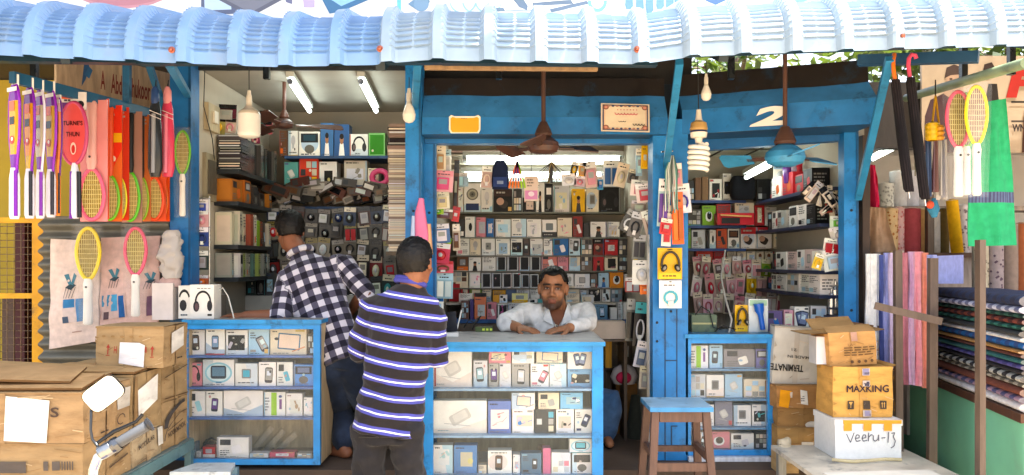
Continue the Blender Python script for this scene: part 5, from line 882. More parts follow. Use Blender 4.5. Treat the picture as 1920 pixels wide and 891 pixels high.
for i, (u, v, c, rr_) in enumerate([(1476, 312, '5a2a7a', 'violet'), (1496, 310, 'c02838', 'red'), (1486, 322, 'b8a8c0', 'pale lilac')]):
    m = MB(); m.tube([W(u, v - 22, 5.3), W(u, v - 8, 5.3), W(u, v + 10, 5.3), W(u, v + 32, 5.3)], [.01, .03, .03, .02], c, 12); m.build('bottle', 'gloss', label=f'{rr_} spray bottle hanging under the right side of the blue fan', cat='bottle', group='spray bottles under the blue fan')
pk(1450, 1474, 306, 350, 5.5, 'W', 'S', 'white pack with a round window hanging below the blue fan', 'L', 1)
gb = 'bunch of earphone packs on the right kiosk post'
for i in range(16):
    u, v = 1520 + R.uniform(0, 55), 338 + R.uniform(0, 40); pk(u, u + R.uniform(10, 16), v, v + R.uniform(30, 46), 4.66 + R.uniform(-.08, .1), R.choice(['2a2622', '4a3c34', '3a3632', 'c8b8a8', '8a3a30', 'd8d0c4']), R.choice(['K', 'M', 'S', 'C']), 'dark or beige strap pack in the bunch hanging by the right blue post', R.choice(['K', 'C', 'S']), R.choice([0, 2]), R.uniform(-.9, .9), group=gb)
gw = 'white packs hanging down the right kiosk post'
for i, (u0, u1, v0, v1, c, a, lab) in enumerate([(1556, 1588, 405, 430, 'c8d8c8', 'E', 'pale green topped pack'), (1552, 1584, 424, 452, 'd8d4cc', 'G', 'grey white pack with a black mark'), (1562, 1592, 425, 470, 'e0dcd4', 'V', 'white long pack with violet print'), (1546, 1580, 448, 478, 'dcd4cc', 'R', 'white pack with a red corner'), (1540, 1578, 468, 508, 'd8d8d4', 'L', 'white pack with pale blue and yellow window'), (1580, 1598, 372, 400, 'c8d0bc', 'E', 'small pale green card'), (1530, 1548, 476, 506, 'e0c040', 'Y', 'yellow edged pack'), (1570, 1590, 492, 514, 'b83a48', 'R', 'red small pack')]):
    pk(u0, u1, v0, v1, 4.58 - i * .012, c, a, f'{lab} hanging at the right kiosk blue post', 'W', i % 4, R.uniform(-.35, .35), group=gw)
for i, (u, v0, v1, rad) in enumerate([(1567, 530, 576, .028), (1560, 556, 590, .026)]):
    m = MB(); m.lathe([(.001, 0), (rad, .002), (rad, .1), (rad * .7, .125), (rad * .35, .13), (rad * .35, .15), (.001, .151)], W(u, v1, 4.7), 'c9c9c8', 16); m.build('bottle', 'metal', label=('tall shiny', 'short shiny')[i] + ' silver bottle by the right kiosk post, above the open carton', cat='bottle', group='silver bottles')
    m = MB(); m.box(WX(u, 4.7) - .05, WX(u, 4.7) + .03, 4.66, 4.76, WZ(v1, 4.7) - .012, WZ(v1, 4.7) - .001, '4a4a58'); m.build('bracket_shelf', 'paint', label=('upper', 'lower')[i] + ' small bracket shelf under a silver bottle', cat='bracket')
# on top of the right showcase
zt = WZ(634, 4.5) + .0225
m = MB(); x0, x1 = WX(1297, 4.62), WX(1344, 4.62); m.box(x0, x1, 4.62, 4.76, zt, zt + .10, '4f6450', top='6a7c66'); m.box(x0 + .004, x1 - .004, 4.616, 4.6195, zt + .045, zt + .055, 'a8a878'); m.tube([(x0 + .02, 4.61, zt + .1), (x0 + .05, 4.6, zt + .15), (x0 + .1, 4.61, zt + .12), (x0 + .12, 4.6, zt + .03), (x0 + .16, 4.6, zt + .02)], .004, '181a18', 6); m.build('amplifier', 'paint', label='green grey metal device with black cable on the right showcase', cat='device')
def hp_pack(u0, u1, v0, v1, Y, label, ry=0.):
    t = thing('headphone_pack', W((u0 + u1) / 2, v1, Y), label, 'pack'); x0, x1, z0, z1 = WX(u0, Y), WX(u1, Y), WZ(v1, Y), WZ(v0, Y); w, h = x1 - x0, z1 - z0; cx = (x0 + x1) / 2
    m = MB(); m.box(x0, x1, Y, Y + .006, z0, z1, 'dba80c'); f = Face(m, (x0, Y, z0), (1, 0, 0), (0, 0, 1), w, h); f.rect(.06, .02, .94, .2, 'e8be20'); f.dashes(.2, .8, .06, .16, 1, '8a6a10'); f.ell(.5, .95, .12, .02, '3a3010'); m.build('card', 'gloss', t)
    m = MB(); pts = [(cx + w * .36 * math.cos(a), Y - .018, z0 + h * .45 + h * .42 * math.sin(a)) for a in np.linspace(-.1, math.pi + .1, 14)]; m.tube(pts, .007, '3c3226', 8); m.build('headband', 'plastic', t)
    for s in (-1, 1): m = MB(); m.ell((cx + s * w * .27, Y - .025, z0 + h * .36), (w * .12, .02, h * .13), '2c2a28', 12, 8, Matrix.Rotation(-s * .5, 3, 'Y')); m.build('ear_cup', 'plastic', t); q = t.children[-1]; m = MB(); m.ell((cx + s * w * .27, Y - .036, z0 + h * .36), (w * .07, .014, h * .08), '8a857a', 10, 6, Matrix.Rotation(-s * .5, 3, 'Y')); m.build('cushion', 'plastic', q)
    return t
hp_pack(1233, 1279, 465, 524, 4.44, 'yellow headphone pack hanging on the blue pillar beside the centre kiosk')
hp_pack(1378, 1403, 572, 622, 4.66, 'yellow headphone pack standing on the right showcase')
m = MB(); x0, x1, z0 = WX(1404, 4.64), WX(1440, 4.64), zt; h = .19; m.box(x0, x1, 4.64, 4.66, z0, z0 + h, 'd4dad8'); f = Face(m, (x0, 4.64, z0), (1, 0, 0), (0, 0, 1), x1 - x0, h); f.rect(.05, .8, .95, .97, '9ac0a0')
m.tube([(x0 + .075, 4.62, z0 + .015), (x0 + .062, 4.62, z0 + .1), (x0 + .055, 4.62, z0 + .125), (x0 + .05, 4.62, z0 + .165)], [.015, .016, .027, .03], '1f5fc0', 12); m.build('torch_pack', 'gloss', label='clear pack with a blue torch leaning on the right showcase', cat='pack')
row('right showcase top behind torch', 4.70, 0, [(718, 818, 770, '6a5a8a', 'sm', 'B'), (822, 885, 765, 'd8a0b0', 'tx', 'P'), (888, 980, 745, 'W', 'v2', 'D'), (990, 1090, 740, 'S', 'pt', 'D')], 'boxes on the right showcase', zb=zt, u0=1220, v0=350, s=3.3, dep=.08)
m = MB(); m.tube([W(1360, 470, 5.2), W(1352, 520, 4.9), W(1360, 560, 4.75), W(1372, 600, 4.64), W(1366, 628, 4.62)], .006, 'b0aca4', 7); m.build('cable_bundle', 'plastic', label='grey cable hanging in front of the pink packs', cat='cable')
m = MB(); m.tube([W(1340, 622, 4.6), W(1355, 610, 4.58), W(1380, 618, 4.57), W(1365, 628, 4.57), W(1395, 626, 4.56)], .004, '1a1a1a', 6); m.build('power_cable', 'plastic', label='black cable coiled on the right showcase beside the yellow pack', cat='cable')
# goods hanging on the blue pillar
gp = 'packs hung on the blue pillar'
for i, (u0, u1, v0, v1, Y, c, a, hd, sh, ry, lab) in enumerate([(1236, 1256, 335, 425, 4.43, 'b8ccd0', 'V', 'W', 3, .05, 'white and violet pack, left of the grey cable strands'), (1262, 1292, 345, 400, 4.44, 'd8d8e0', '3a2a8a', 'W', 2, -.1, 'white and indigo toothed pack, right of the strands'), (1244, 1262, 385, 462, 4.42, 'd8ccc0', 'R', 'C', 0, .06, 'long white and red pack below the strands'), (1258, 1280, 360, 458, 4.40, 'f06018', 'O', 'O', 3, -.03, 'bright orange pack hanging on the blue pillar'), (1240, 1262, 410, 440, 4.395, 'c83030', 'R', 'C', 0, .15, 'small red pack before the orange pack'), (1256, 1278, 306, 350, 4.43, 'c8a090', 'P', 'W', 0, -.05, 'rosy pack at the top of the pillar bunch')]):
    pk(u0, u1, v0, v1, Y, c, a, lab, hd, sh, ry, group=gp)
m = MB()
for i in range(14): u = 1248 + i * 1.7; m.tube([W(1258 + i * .4, 292, 4.40), W(u, 320, 4.37 + .003 * (i % 3)), W(u + R.uniform(-2, 2), 355, 4.37), W(u + R.uniform(-3, 3), 396 + R.uniform(-8, 8), 4.38)], .0035, R.choice(['a8aaa4', '4a5650', '7a8a80', 'c8c8c0', '5a8a80']), 6)
m.build('cable_bunch', 'plastic', label='bunch of grey and green cables hanging at the top of the blue pillar', cat='cable bunch')
pk(1236, 1278, 526, 578, 4.44, 'd8dcd8', '4ab0b8', 'white pack with turquoise coil under the yellow headphone pack', 'W', 2)
m = MB(); m.tube([W(1240, 285, 4.38), W(1262, 283, 4.38)], .005, 'a8a8a8', 6); m.build('hook_rail', 'metal', label='short metal hook rail on top of the blue pillar bunch', cat='hook')
# ================================================================ FANS AND BULBS
def fan(loc, ztop, label, colb, colh, r, a0, nb=3, droop=0., ks_=1.):
    t = thing('ceiling_fan', loc, label, 'ceiling fan', 'ceiling fans of the shops'); c = Vector(loc)
    m = MB(); m.tube([c + Vector((0, 0, .08)), (c.x, c.y, ztop)], .012, colh, 10); m.build('rod', 'metal' if 0 else 'paint', t)
    m = MB(); m.lathe([(.001, .17 * ks_), (.022 * ks_, .165 * ks_), (.045 * ks_, .12 * ks_), (.058 * ks_, .085 * ks_), (.05 * ks_, .07 * ks_)], c, colh, 18); m.build('canopy', 'paint', t)
    m = MB(); m.lathe([(.03, .075), (.06, .06), (.098, .03), (.105, .0), (.09, -.03), (.05, -.045), (.001, -.048)], c, colb, 24); m.xf(Matrix.Translation(c) @ Matrix.Scale(ks_, 4) @ Matrix.Translation(-c)); m.build('motor', 'paint', t)
    for k in range(nb):
        a = a0 + 2 * math.pi * k / nb; d = Vector((math.cos(a), math.sin(a), droop)); s = Vector((-math.sin(a), math.cos(a), .38)).normalized(); m = MB()
        m.bar(c + d * .07, c + d * .2, .03, .006, colh, s.cross(d)); n = 10; vs = []; up = d.cross(s) * .003
        for i in range(n + 1):
            q = i / n; w = .045 + .03 * q if i < n else .05; p = c + d * (.17 + (r - .17) * q); vs += [p - s * w + up, p + s * w + up, p + s * w - up, p - s * w - up]
        fs = [(4 * i + j, 4 * i + (j + 1) % 4, 4 * i + 4 + (j + 1) % 4, 4 * i + 4 + j) for i in range(n) for j in range(4)] + [(0, 1, 2, 3), (4 * n + 3, 4 * n + 2, 4 * n + 1, 4 * n)]
        m.add(vs, fs, colb); m.build('blade', 'paint', t)
fan(W(533, 234, 5.0), 2.62, 'dark brown ceiling fan in the left kiosk beside the white bulb', '4a3028', '5a3a30', .36, .35, ks_=.55)
fan(W(1019, 276, 4.28), 2.60, 'brown ceiling fan before the centre kiosk shutter box', '4a3026', '4a3228', .30, .3, ks_=.82)
fan(W(1472, 296, 4.25), 2.62, 'blue ceiling fan with brown rod hanging before the number 2', '3a8ab8', '5a3c30', .34, .5, 3)
def bulb(loc, ztop, label, kind='pear', s=1.):
    t = thing('light_bulb', loc, label, 'light bulb', 'unlit bulbs hanging under the awning'); c = Vector(loc)
    m = MB(); m.tube([c + Vector((0, 0, .10 * s)), (c.x, c.y, ztop)], .0025, '2a2826', 6); m.build('cord', 'plastic', t)
    m = MB(); m.lathe([(.001, .125), (.010, .124), (.013, .10), (.017, .09), (.018, .05), (.016, .035)], c, 'd6cdbd', 16); m.xf(Matrix.Translation(c) @ Matrix.Scale(s, 4) @ Matrix.Translation(-c)); m.build('holder', 'plastic', t)
    m = MB()
    if kind == 'pear': m.lathe([(.015, .04), (.02, .02), (.036, -.02), (.044, -.05), (.04, -.08), (.025, -.1), (.001, -.107)], c, 'e6e0d4', 20, cols=['cfc6b6'] + ['e6e0d4'] * 5)
    elif kind == 'T': m.lathe([(.015, .05), (.02, .03), (.035, .012), (.058, -.004), (.067, -.022), (.068, -.05), (.068, -.14), (.06, -.158), (.03, -.167), (.001, -.168)], c, 'ece8e0', 24, cols=['d4c6b2'] * 4 + ['e8e4dc'] * 5)
    m.xf(Matrix.Translation(c) @ Matrix.Scale(s, 4) @ Matrix.Translation(-c)); m.build('globe', 'gloss', t); return t
bulb(W(467, 208, 4.3), 2.55, 'large white T shaped bulb hanging in the left kiosk opening', 'T', .88)
bulb(W(767, 201, 4.35), 2.5, 'white pear bulb hanging by the blue post between left and centre kiosks', 'pear', .82)
bulb(W(1324, 166, 4.2), 2.56, 'small white bulb hanging above the spiral bulb', 'pear', .62)
loc = W(1310, 238, 4.15); t = thing('spiral_bulb', loc, 'white spiral tube bulb hanging in a brass holder before the right kiosk', 'light bulb'); c = Vector(loc)
m = MB(); m.tube([c + Vector((0, 0, .08)), (c.x - .005, c.y, 2.55)], .0025, '2a2826', 6); m.build('cord', 'plastic', t)
m = MB(); m.lathe([(.001, .09), (.012, .088), (.016, .05), (.02, .03)], c, 'd8cebe', 14); m.lathe([(.02, .032), (.04, .02), (.046, -.01), (.044, -.02)], c, 'b08a50', 18); m.lathe([(.044, -.021), (.045, -.03)], c, '2a3050', 18); m.lathe([(.045, -.031), (.04, -.055), (.02, -.06), (.016, -.085)], c, 'ddd4c4', 18); m.build('holder', 'plastic', t)
m = MB(); pts = [];
for i in range(121):
    a = i / 120 * 2 * math.pi * 5; r_ = .042 + .006 * math.sin(math.pi * i / 120); pts.append(c + Vector((r_ * math.cos(a), r_ * math.sin(a), -.09 - .135 * i / 120)))
m.tube(pts, .0118, 'ece6da', 8); m.tube([c + Vector((0, 0, -.08)), c + Vector((.03, 0, -.095))], .011, 'ece6da', 8); m.build('spiral_tube', 'gloss', t)
# ================================================================ LEFT STREET SIDE
t = thing('yellow_wall', (-3.6, 5.3, 0), 'mustard yellow house wall at the far left behind the hanging rackets', 'wall')
m = MB(); m.box(-5.5, -2.62, 5.3, 5.4, 0, 2.70, 'a8922c'); m.build('wall', 'plaster', t); m = MB(); m.box(-5.5, -1.95, 4.75, 5.6, 2.71, 2.80, '2a2018'); m.build('roof_slab', 'wood', t)
m = MB(); m.box(-2.6, -1.93, 5.28, 5.34, 0, 2.70, '2c2a26'); m.build('dark_side', 'wood', t)
gd = thing('yellow_gate', (-2.8, 4.55, 0), 'yellow framed wire mesh gate at the left edge behind the cartons', 'gate'); Yg = 4.55
x1 = WX(83, Yg); x0 = x1 - 1.0; zt_, zb_, zm_ = WZ(408, Yg), WZ(718, Yg), WZ(556, Yg)
m = MB(); m.box(x1 - .07, x1, Yg, Yg + .05, .1, zt_, 'd89a10'); m.build('post', 'paint', gd)
for z, h in ((zt_ - .03, .03), (zm_ - .012, .03), (zb_ - .03, .04), (.1, .04)): m = MB(); m.box(x0, x1 - .071, Yg + .004, Yg + .04, z, z + h, 'd8a010'); m.build('rail', 'paint', gd)
m = MB()
for x in np.arange(x0, x1 - .08, .04): m.tube([(x, Yg + .045, .15), (x, Yg + .045, zt_)], .002, '7a6a5a', 4)
for z in np.arange(.18, zt_, .04): m.tube([(x0, Yg + .05, z), (x1 - .07, Yg + .05, z)], .002, '7a6a5a', 4)
m.build('mesh', 'metal', gd)
for i, (u0, u1, c, lab) in enumerate([(28, 46, '4a1c22', 'dark maroon pole behind the wire mesh gate, farther from its yellow post'), (60, 76, '7a2c34', 'maroon pole behind the wire mesh gate, next to its yellow post'), (0, 22, '5a463e', 'brown mottled panel behind the wire mesh gate')]):
    m = MB(); m.box(WX(u0, 4.8), WX(u1, 4.8), 4.8 + i * .01, 4.88, 0, WZ(412, 4.8) if i < 2 else WZ(560, 4.8), c); m.build('pole' if i < 2 else 'panel', 'rustpaint', label=lab, cat='pole' if i < 2 else 'panel')
m = MB(); Yt = 4.52; xs_ = np.linspace(WX(76, Yt), WX(318, Yt), 6); zs_ = np.linspace(WZ(712, Yt), WZ(405, Yt), 120); vs = []
for z in zs_:
    w = math.sin(z * 2 * math.pi / .075)
    for j, x in enumerate(xs_): vs.append((x + (.006 * w if j == 0 else 0), Yt + .018 * w, z))
n = len(xs_); m.add(vs, [(i * n + j, i * n + j + 1, (i + 1) * n + j + 1, (i + 1) * n + j) for i in range(len(zs_) - 1) for j in range(n - 1)], '6c6a60', True); m.box(WX(92, Yt), WX(96, Yt), Yt + .03, Yt + .06, 0, WZ(410, Yt), '4a4030'); m.box(WX(305, Yt), WX(310, Yt), Yt + .03, Yt + .06, 0, WZ(410, Yt), '4a4030')
m.build('tin_sheet', 'tin', label='grey corrugated tin sheet with wavy edge behind the two printed sacks', cat='tin sheet')
def sack(corners, Y, label, prints, col='d4c4bc', seed=1):
    m = MB(); nx, nz = 14, 18; vs = []
    for j in range(nz + 1):
        for i in range(nx + 1):
            a, b = i / nx, j / nz; (x0, v0), (x1, v1), (x2, v2), (x3, v3) = corners; u = (x0 * (1 - a) + x1 * a) * (1 - b) + (x3 * (1 - a) + x2 * a) * b; v = (v0 * (1 - a) + v1 * a) * (1 - b) + (v3 * (1 - a) + v2 * a) * b
            p = W(u, v, Y); p.y -= .03 * math.sin(math.pi * a) * math.sin(math.pi * b) + .012 * noise.noise(Vector((a * 4 + seed, b * 5, 1))); p.x += .008 * noise.noise(Vector((a * 3, b * 6, seed))); vs.append(p)
    n = nx + 1; fs = [(j * n + i, j * n + i + 1, (j + 1) * n + i + 1, (j + 1) * n + i) for j in range(nz) for i in range(nx)]; m.add(vs, fs, col, True)
    back = [p + Vector((0, .012, 0)) for p in vs]; m.add(back, [f[::-1] for f in fs], col, True)
    def at(a, b, l=.002):
        fi, fj = min(a * nx, nx - .001), min(b * nz, nz - .001); i, j = int(fi), int(fj); p = vs[j * n + i].lerp(vs[j * n + i + 1], fi - i).lerp(vs[(j + 1) * n + i].lerp(vs[(j + 1) * n + i + 1], fi - i), fj - j); return p + Vector((0, -l, 0))
    k = [.002]
    def patch(a0, b0, a1, b1, c):
        k[0] += .0003; q = 4
        for i in range(q):
            for j in range(q): m.add([at(a0 + (a1 - a0) * (i + di) / q, b0 + (b1 - b0) * (j + dj) / q, k[0]) for di, dj in ((0, 0), (1, 0), (1, 1), (0, 1))], [(0, 1, 2, 3)], c)
    def bug(a, b, s):
        k[0] += .0003
        def pl(pts, c): k[0] += .0003; m.add([at(a + x * s, b + y * s, k[0]) for x, y in pts], [tuple(range(len(pts)))], c)
        pl([(-.5, -.1), (.1, -.22), (.6, 0), (.1, .12)], '3a4a54'); pl([(-.1, .0), (-.6, .5), (-.2, .55), (.15, .1)], '4a7a8c'); pl([(.1, .05), (.3, .6), (.62, .45), (.3, .0)], '4a7a8c')
        for x in (-.4, -.1, .2, .5): pl([(x, -.1), (x - .25, -.6), (x - .2, -.6), (x + .06, -.1)], '3a4248')
    for q in prints: (bug if q[0] == 'bug' else patch)(*q[1:])
    return m.build('printed_sack', 'cloth', label=label, cat='sack')
sack([(92, 655), (184, 640), (188, 452), (95, 448)], 4.455, 'pinkish printed sack hung on the tin sheet behind the yellow swatter', [('bug', .46, .57, .2), ('p', .32, .22, .86, .44, 'c8b8b4'), ('p', .34, .36, .58, .44, '3a78a8'), ('p', .6, .22, .74, .44, '3f7cb0'), ('p', .76, .24, .86, .42, '2a5a90'), ('p', .3, .22, .42, .28, '4a5a70'), ('p', .5, .12, .7, .13, 'a88a80')], 'd8c4ba', 1)
sack([(186, 622), (296, 606), (300, 442), (189, 446)], 4.46, 'pinkish printed sack hung on the tin sheet between the two swatters', [('bug', .26, .56, .18), ('bug', .86, .5, .16), ('p', .05, .12, .48, .38, 'c8aea8'), ('p', .05, .26, .2, .38, '3a80a4'), ('p', .22, .2, .34, .38, '4a98c4'), ('p', .36, .12, .46, .36, '2a5c98'), ('p', .08, .12, .18, .2, '5a4a50'), ('p', .82, .1, .98, .32, '7a5a70')], 'd0b0a8', 5)
m = MB(); bg = [(W(322 - 4 * math.sin(t * 3), 522 - 90 * t, 4.42), (.02 + .042 * math.sin(math.pi * min(1, .12 + t * .86)) ** .6, 0, 0), (0, .015 + .03 * math.sin(math.pi * min(1, .12 + t * .86)), 0)) for t in np.linspace(0, 1, 22)]; m.loft(bg, 'aaa4a0', 34)
for i in range(len(m.v)): m.v[i] = m.v[i] + Vector((1, .6, .4)) * (.020 * noise.noise(m.v[i] * 24) + .022 * abs(noise.noise(m.v[i] * 55)))
m.build('plastic_bag', 'gloss', label='crumpled white plastic bag hanging beside the left blue post', cat='bag')
m = MB(); m.loft([(W(318, 538, 4.43), (.06, 0, 0), (0, .03, 0)), (W(318, 528, 4.43), (.065, 0, 0), (0, .04, 0)), (W(320, 518, 4.43), (.04, 0, 0), (0, .02, 0))], 'b89a94', 14); m.build('cloth_pouch', 'cloth', label='small rosy pouch squeezed under the white plastic bag', cat='pouch')
pbox(WX(285, 4.38), WX(324, 4.38), 4.38, .09, WZ(600, 4.38), WZ(531, 4.38), 'd2c8c4', 'no', 'W', 'plain off white box standing behind the top carton, left of the blue post', name='product_box')
# swatters and rackets
def swatter(name, u, v0, v1, Y, colr, label, wpx=44, colh='e2dfd8', mesh='b8a048', sleeve=True, lean=0., flip=False, frac=.52, group='electric swatters hanging on the stalls', strings=True):
    """oval string head in a coloured rim with a pale handle, hung in a clear sleeve; flip = head down"""
    t = thing(name, W(u, v1, Y), label, 'swatter', group); k = Y / FPX; hgt = (v1 - v0) * k; a = wpx * k / 2; top = W(u, v0, Y); ax = Vector((lean, 0, -1)).normalized(); sd = Vector((1, 0, lean)).normalized()
    if flip: top = top + ax * hgt; ax = -ax
    b = hgt * frac / 2; c = top + ax * b; m = MB()
    def q(w, s=1.): r_ = 1 - .18 * max(0, math.sin(w)); return c + sd * math.cos(w) * a * r_ * s + ax * math.sin(w) * b * s
    m.tube([q(w) for w in np.linspace(0, 2 * math.pi, 30)], a * .17, colr, 8, .7); m.build('rim', 'gloss', t)
    m = MB()
    if strings:
        for i in range(1, 10):
            w = math.acos(1 - 2 * i / 10); m.tube([q(w, .93), q(-w, .93)], .0019, lerp3(H(mesh), (.9, .8, .4), .45), 4); w2 = math.asin(max(-1, min(1, 1 - 2 * i / 10))); m.tube([q(w2, .93), q(math.pi - w2, .93)], .0019, lerp3(H(mesh), (.9, .8, .4), .45), 4)
    m.add([q(w, .94) + Vector((0, .002, 0)) for w in np.linspace(0, 2 * math.pi, 24, endpoint=False)], [tuple(range(24))], lerp3(H(mesh), (.05, .03, .0), .5)); m.build('mesh', 'cloth', t)
    h0 = c + ax * b * .98; h1 = top + ax * hgt * .985; m = MB(); m.tube([h0, h0.lerp(h1, .12), h0.lerp(h1, .3), h0.lerp(h1, .8), h1.lerp(h0, .03), h1], [a * .3, a * .42, a * .36, a * .40, a * .42, a * .3], colh, 12, .8); m.build('handle', 'plastic', t)
    hd_ = t.children[-1]; f = MB(); p = h0.lerp(h1, .18) + Vector((0, -a * .34, 0)); f.lathe([(.001, .004), (.005, .003), (.006, 0)], p, '3a3a3a', 8, (0, -1, 0)); f.build('button', 'plastic', hd_)
    if sleeve:
        m = MB(); w = a * 1.22; lo = top - ax * .02; hi = top + ax * hgt * 1.0
        for yy in (-.02, .016): m.add([lo - sd * w + Vector((0, yy, 0)), lo + sd * w + Vector((0, yy, 0)), hi + sd * w * .72 + Vector((0, yy, 0)), hi - sd * w * .72 + Vector((0, yy, 0))], [(0, 1, 2, 3)], 'W')
        m.build('sleeve', 'film', t)
    return t
swatter('mosquito_swatter', 165, 428, 612, 4.36, 'e0c818', 'yellow rimmed electric swatter hanging before the left printed sack', 44)
swatter('mosquito_swatter', 254, 428, 596, 4.37, 'd0486a', 'pink rimmed electric swatter hanging before the right printed sack', 40)
swatter('mosquito_swatter', 1797, 172, 372, 3.62, 'e0506a', 'pink rimmed electric swatter hanging left of the yellow one, right side', 44, group='electric swatters on the right')
swatter('mosquito_swatter', 1812, 176, 368, 3.72, '7ac020', 'green rimmed electric swatter half hidden between pink and yellow ones', 38, group='electric swatters on the right')
swatter('mosquito_swatter', 1831, 162, 370, 3.55, 'e6cc10', 'yellow rimmed electric swatter hanging before the green towel', 40, mesh='c0a8a8', group='electric swatters on the right')
# rack arm running from the left post towards the street
ra = thing('rack_arm', (-2.05, 4.0, 2.3), 'blue rack arm carrying the row of hanging swatters on the left', 'rack arm')
A0, A1 = Vector((WX(22, 3.5), 3.5, WZ(145, 3.5))), Vector((-1.93, 4.52, WZ(145, 3.5)))
m = MB(); m.bar(A0, A1, .03, .05, '1f5274'); m.build('arm', 'paint', ra)
p = A0.lerp(A1, .66); m = MB(); m.bar(p + Vector((.01, 0, .02)), p + Vector((.01, 0, .42)), .035, .03, '1f5274'); m.build('upright', 'paint', ra)
m = MB(); m.bar(A1 + Vector((0, -.05, .0)), A1 + Vector((.0, -.5, .5)), .03, .03, '1f5a80'); m.build('brace', 'paint', ra)
def arm(u):                                     # point of the arm seen in photo column u
    t = 0.
    for _ in range(30):
        q = A0.lerp(A1, t); uu = U0 + q.x * FPX / q.y; t += (u - uu) / 330.
    return A0.lerp(A1, max(-.05, min(1.05, t)))
# name board
b0, b1 = Vector((-2.42, 4.25, 2.22)), Vector((-2.02, 4.95, 2.22)); HB = .42; m = MB(); d = (b1 - b0).normalized(); L_ = (b1 - b0).length; nb = Vector((-d.y, d.x, 0)) * .02
m.add([b0, b1, b1 + Vector((0, 0, HB)), b0 + Vector((0, 0, HB)), b0 + nb, b1 + nb, b1 + nb + Vector((0, 0, HB)), b0 + nb + Vector((0, 0, HB))], [(0, 1, 2, 3), (5, 4, 7, 6), (3, 2, 6, 7), (1, 5, 6, 2), (4, 0, 3, 7), (4, 5, 1, 0)], 'b89f80')
f = Face(m, b0, d, (0, 0, 1), L_, HB)
f.text('Abdul Shukoor', .54, .68, .31, .27, '7a2a20', .02); f.text('A', .325, .70, .035, .25, '7a2a20', .02)
f.poly([(.17, .56), (.2, .66), (.225, .84), (.215, .93), (.19, .88), (.18, .72)], '2a5a8a'); f.poly([(.19, .72), (.225, .84), (.25, .8), (.225, .68)], '2f6a9a')
m.build('name_board', 'wood', label='cream painted name board with red lettering and a blue bird', cat='sign')
# hanging row on the arm
gA = 'toy rackets and swatters hanging on the left rack arm'
def oval_pack(u, v0, v1, cols, label, wpx=36, yaw=0.):
    """a swatter hung head up, its printed card over the head: purple, yellow and white"""
    q = arm(u); Y = q.y - .0; k = Y / FPX; t = thing('packed_swatter', W(u, v1, Y), label, 'swatter', gA); c, tz, bz = WX(u, Y), WZ(v0, Y), WZ(v1, Y); hh = tz - bz; w = wpx * k / 2; rot = Matrix.Translation(W(u, v0, Y)) @ Matrix.Rotation(yaw, 4, 'Z') @ Matrix.Translation(-W(u, v0, Y))
    m = MB(); prof = [(0, .35), (.05, .7), (.12, .95), (.25, 1), (.4, .92), (.52, .62), (.6, .42), (.66, .4)]; vs = []
    for s, r_ in prof: z = tz - hh * s; vs += [(c - w * r_, Y - .004, z), (c - w * r_ * .6, Y - .016, z), (c + w * r_ * .6, Y - .016, z), (c + w * r_, Y - .004, z)]
    for i in range(len(prof) - 1):
        cc = cols[0] if i < 2 else (cols[1] if i < 5 else cols[2])
        m.add([vs[4 * i + j] for j in range(4)] + [vs[4 * i + 4 + j] for j in range(4)], [(j, 4 + j, 5 + j, j + 1) for j in range(3)], cc)
    m.add([(x, Y + .002, z) for x, _, z in vs], [tuple([4 * i for i in range(len(prof))] + [4 * i + 3 for i in range(len(prof) - 1, -1, -1)])], cols[0])
    f = Face(m, (c - w, Y - .017, tz - hh * .52), (1, 0, 0), (0, 0, 1), 2 * w, hh * .36); f.rect(.28, .62, .72, .78, '2a1c14'); f.circ(.5, .3, .22, 'c83020'); f.circ(.52, .32, .1, 'e8e0d0'); f.rect(.25, .9, .75, 1.1, 'e0602a'); m.xf(rot); m.build('card', 'gloss', t)
    m = MB()
    for s_ in (-1, 1): m.tube([(c + s_ * w * (r_ + .03), Y - .006, tz - hh * s) for s, r_ in prof], w * .14, cols[3], 7)
    m.xf(rot); m.build('rim', 'gloss', t)
    m = MB(); m.tube([(c, Y - .006, tz - hh * .62), (c, Y - .006, tz - hh * .7), (c, Y - .006, tz - hh * .97), (c, Y - .006, tz - hh)], [w * .36, w * .5, w * .52, w * .4], cols[4], 12); m.tube([(c + w * .5, Y - .012, tz - hh * .64), (c + w * .5, Y - .012, tz - hh * .98)], w * .2, cols[5], 8); m.xf(rot); m.build('handle', 'gloss', t)
    m = MB(); m.box(c - w * .6, c + w * .5, Y - .006, Y + .002, tz - .012, tz + .045, 'e4e0dc'); m.box(c - w * .9, c + w * .9, Y - .019, Y - .0165, tz - hh * .05, tz - .012, 'e8e4e4'); m.tube([(c, Y, tz + .035), (c, Y, q.z - .02)], .003, '2a2622', 5); m.xf(rot); m.build('hang_tab', 'card', t)
    return t
PU = '6e1c98'
oval_pack(30, 160, 411, [PU, 'd89a1c', PU, '8a22b4', 'ece8ee', '7a1ca8'], 'purple and white packed swatter, leftmost on the rack arm', 36, -.55)
oval_pack(58, 166, 410, ['6a2488', 'd88a1c', 'c8a020', '8420ac', 'ded8e4', '24222a'], 'purple packed swatter with yellow card, next to the leftmost', 34, -.55)
oval_pack(78, 170, 410, ['7a2a9a', 'c8b898', PU, 'e0d4e4', 'e4e0e6', '7a2aa0'], 'purple and pale packed swatter, in the middle of the purple group', 32, -.6)
oval_pack(98, 172, 408, ['6a2a8c', 'c89a3a', PU, '8c24b0', 'd8d2dc', '2a2630'], 'purple packed swatter with dark neck, right of the purple group', 34, -.55)
oval_pack(111, 184, 405, ['c8a0a8', 'd8702a', 'e08028', PU, 'e8801c', '2a2a2c'], 'purple rimmed swatter with an orange handle', 18, -.3)
q = arm(138); Y = q.y; t = thing('oval_swatter', W(142, 410, Y), 'red oval fronted swatter marked THUN with a purple and black handle', 'swatter', gA); k = Y / FPX
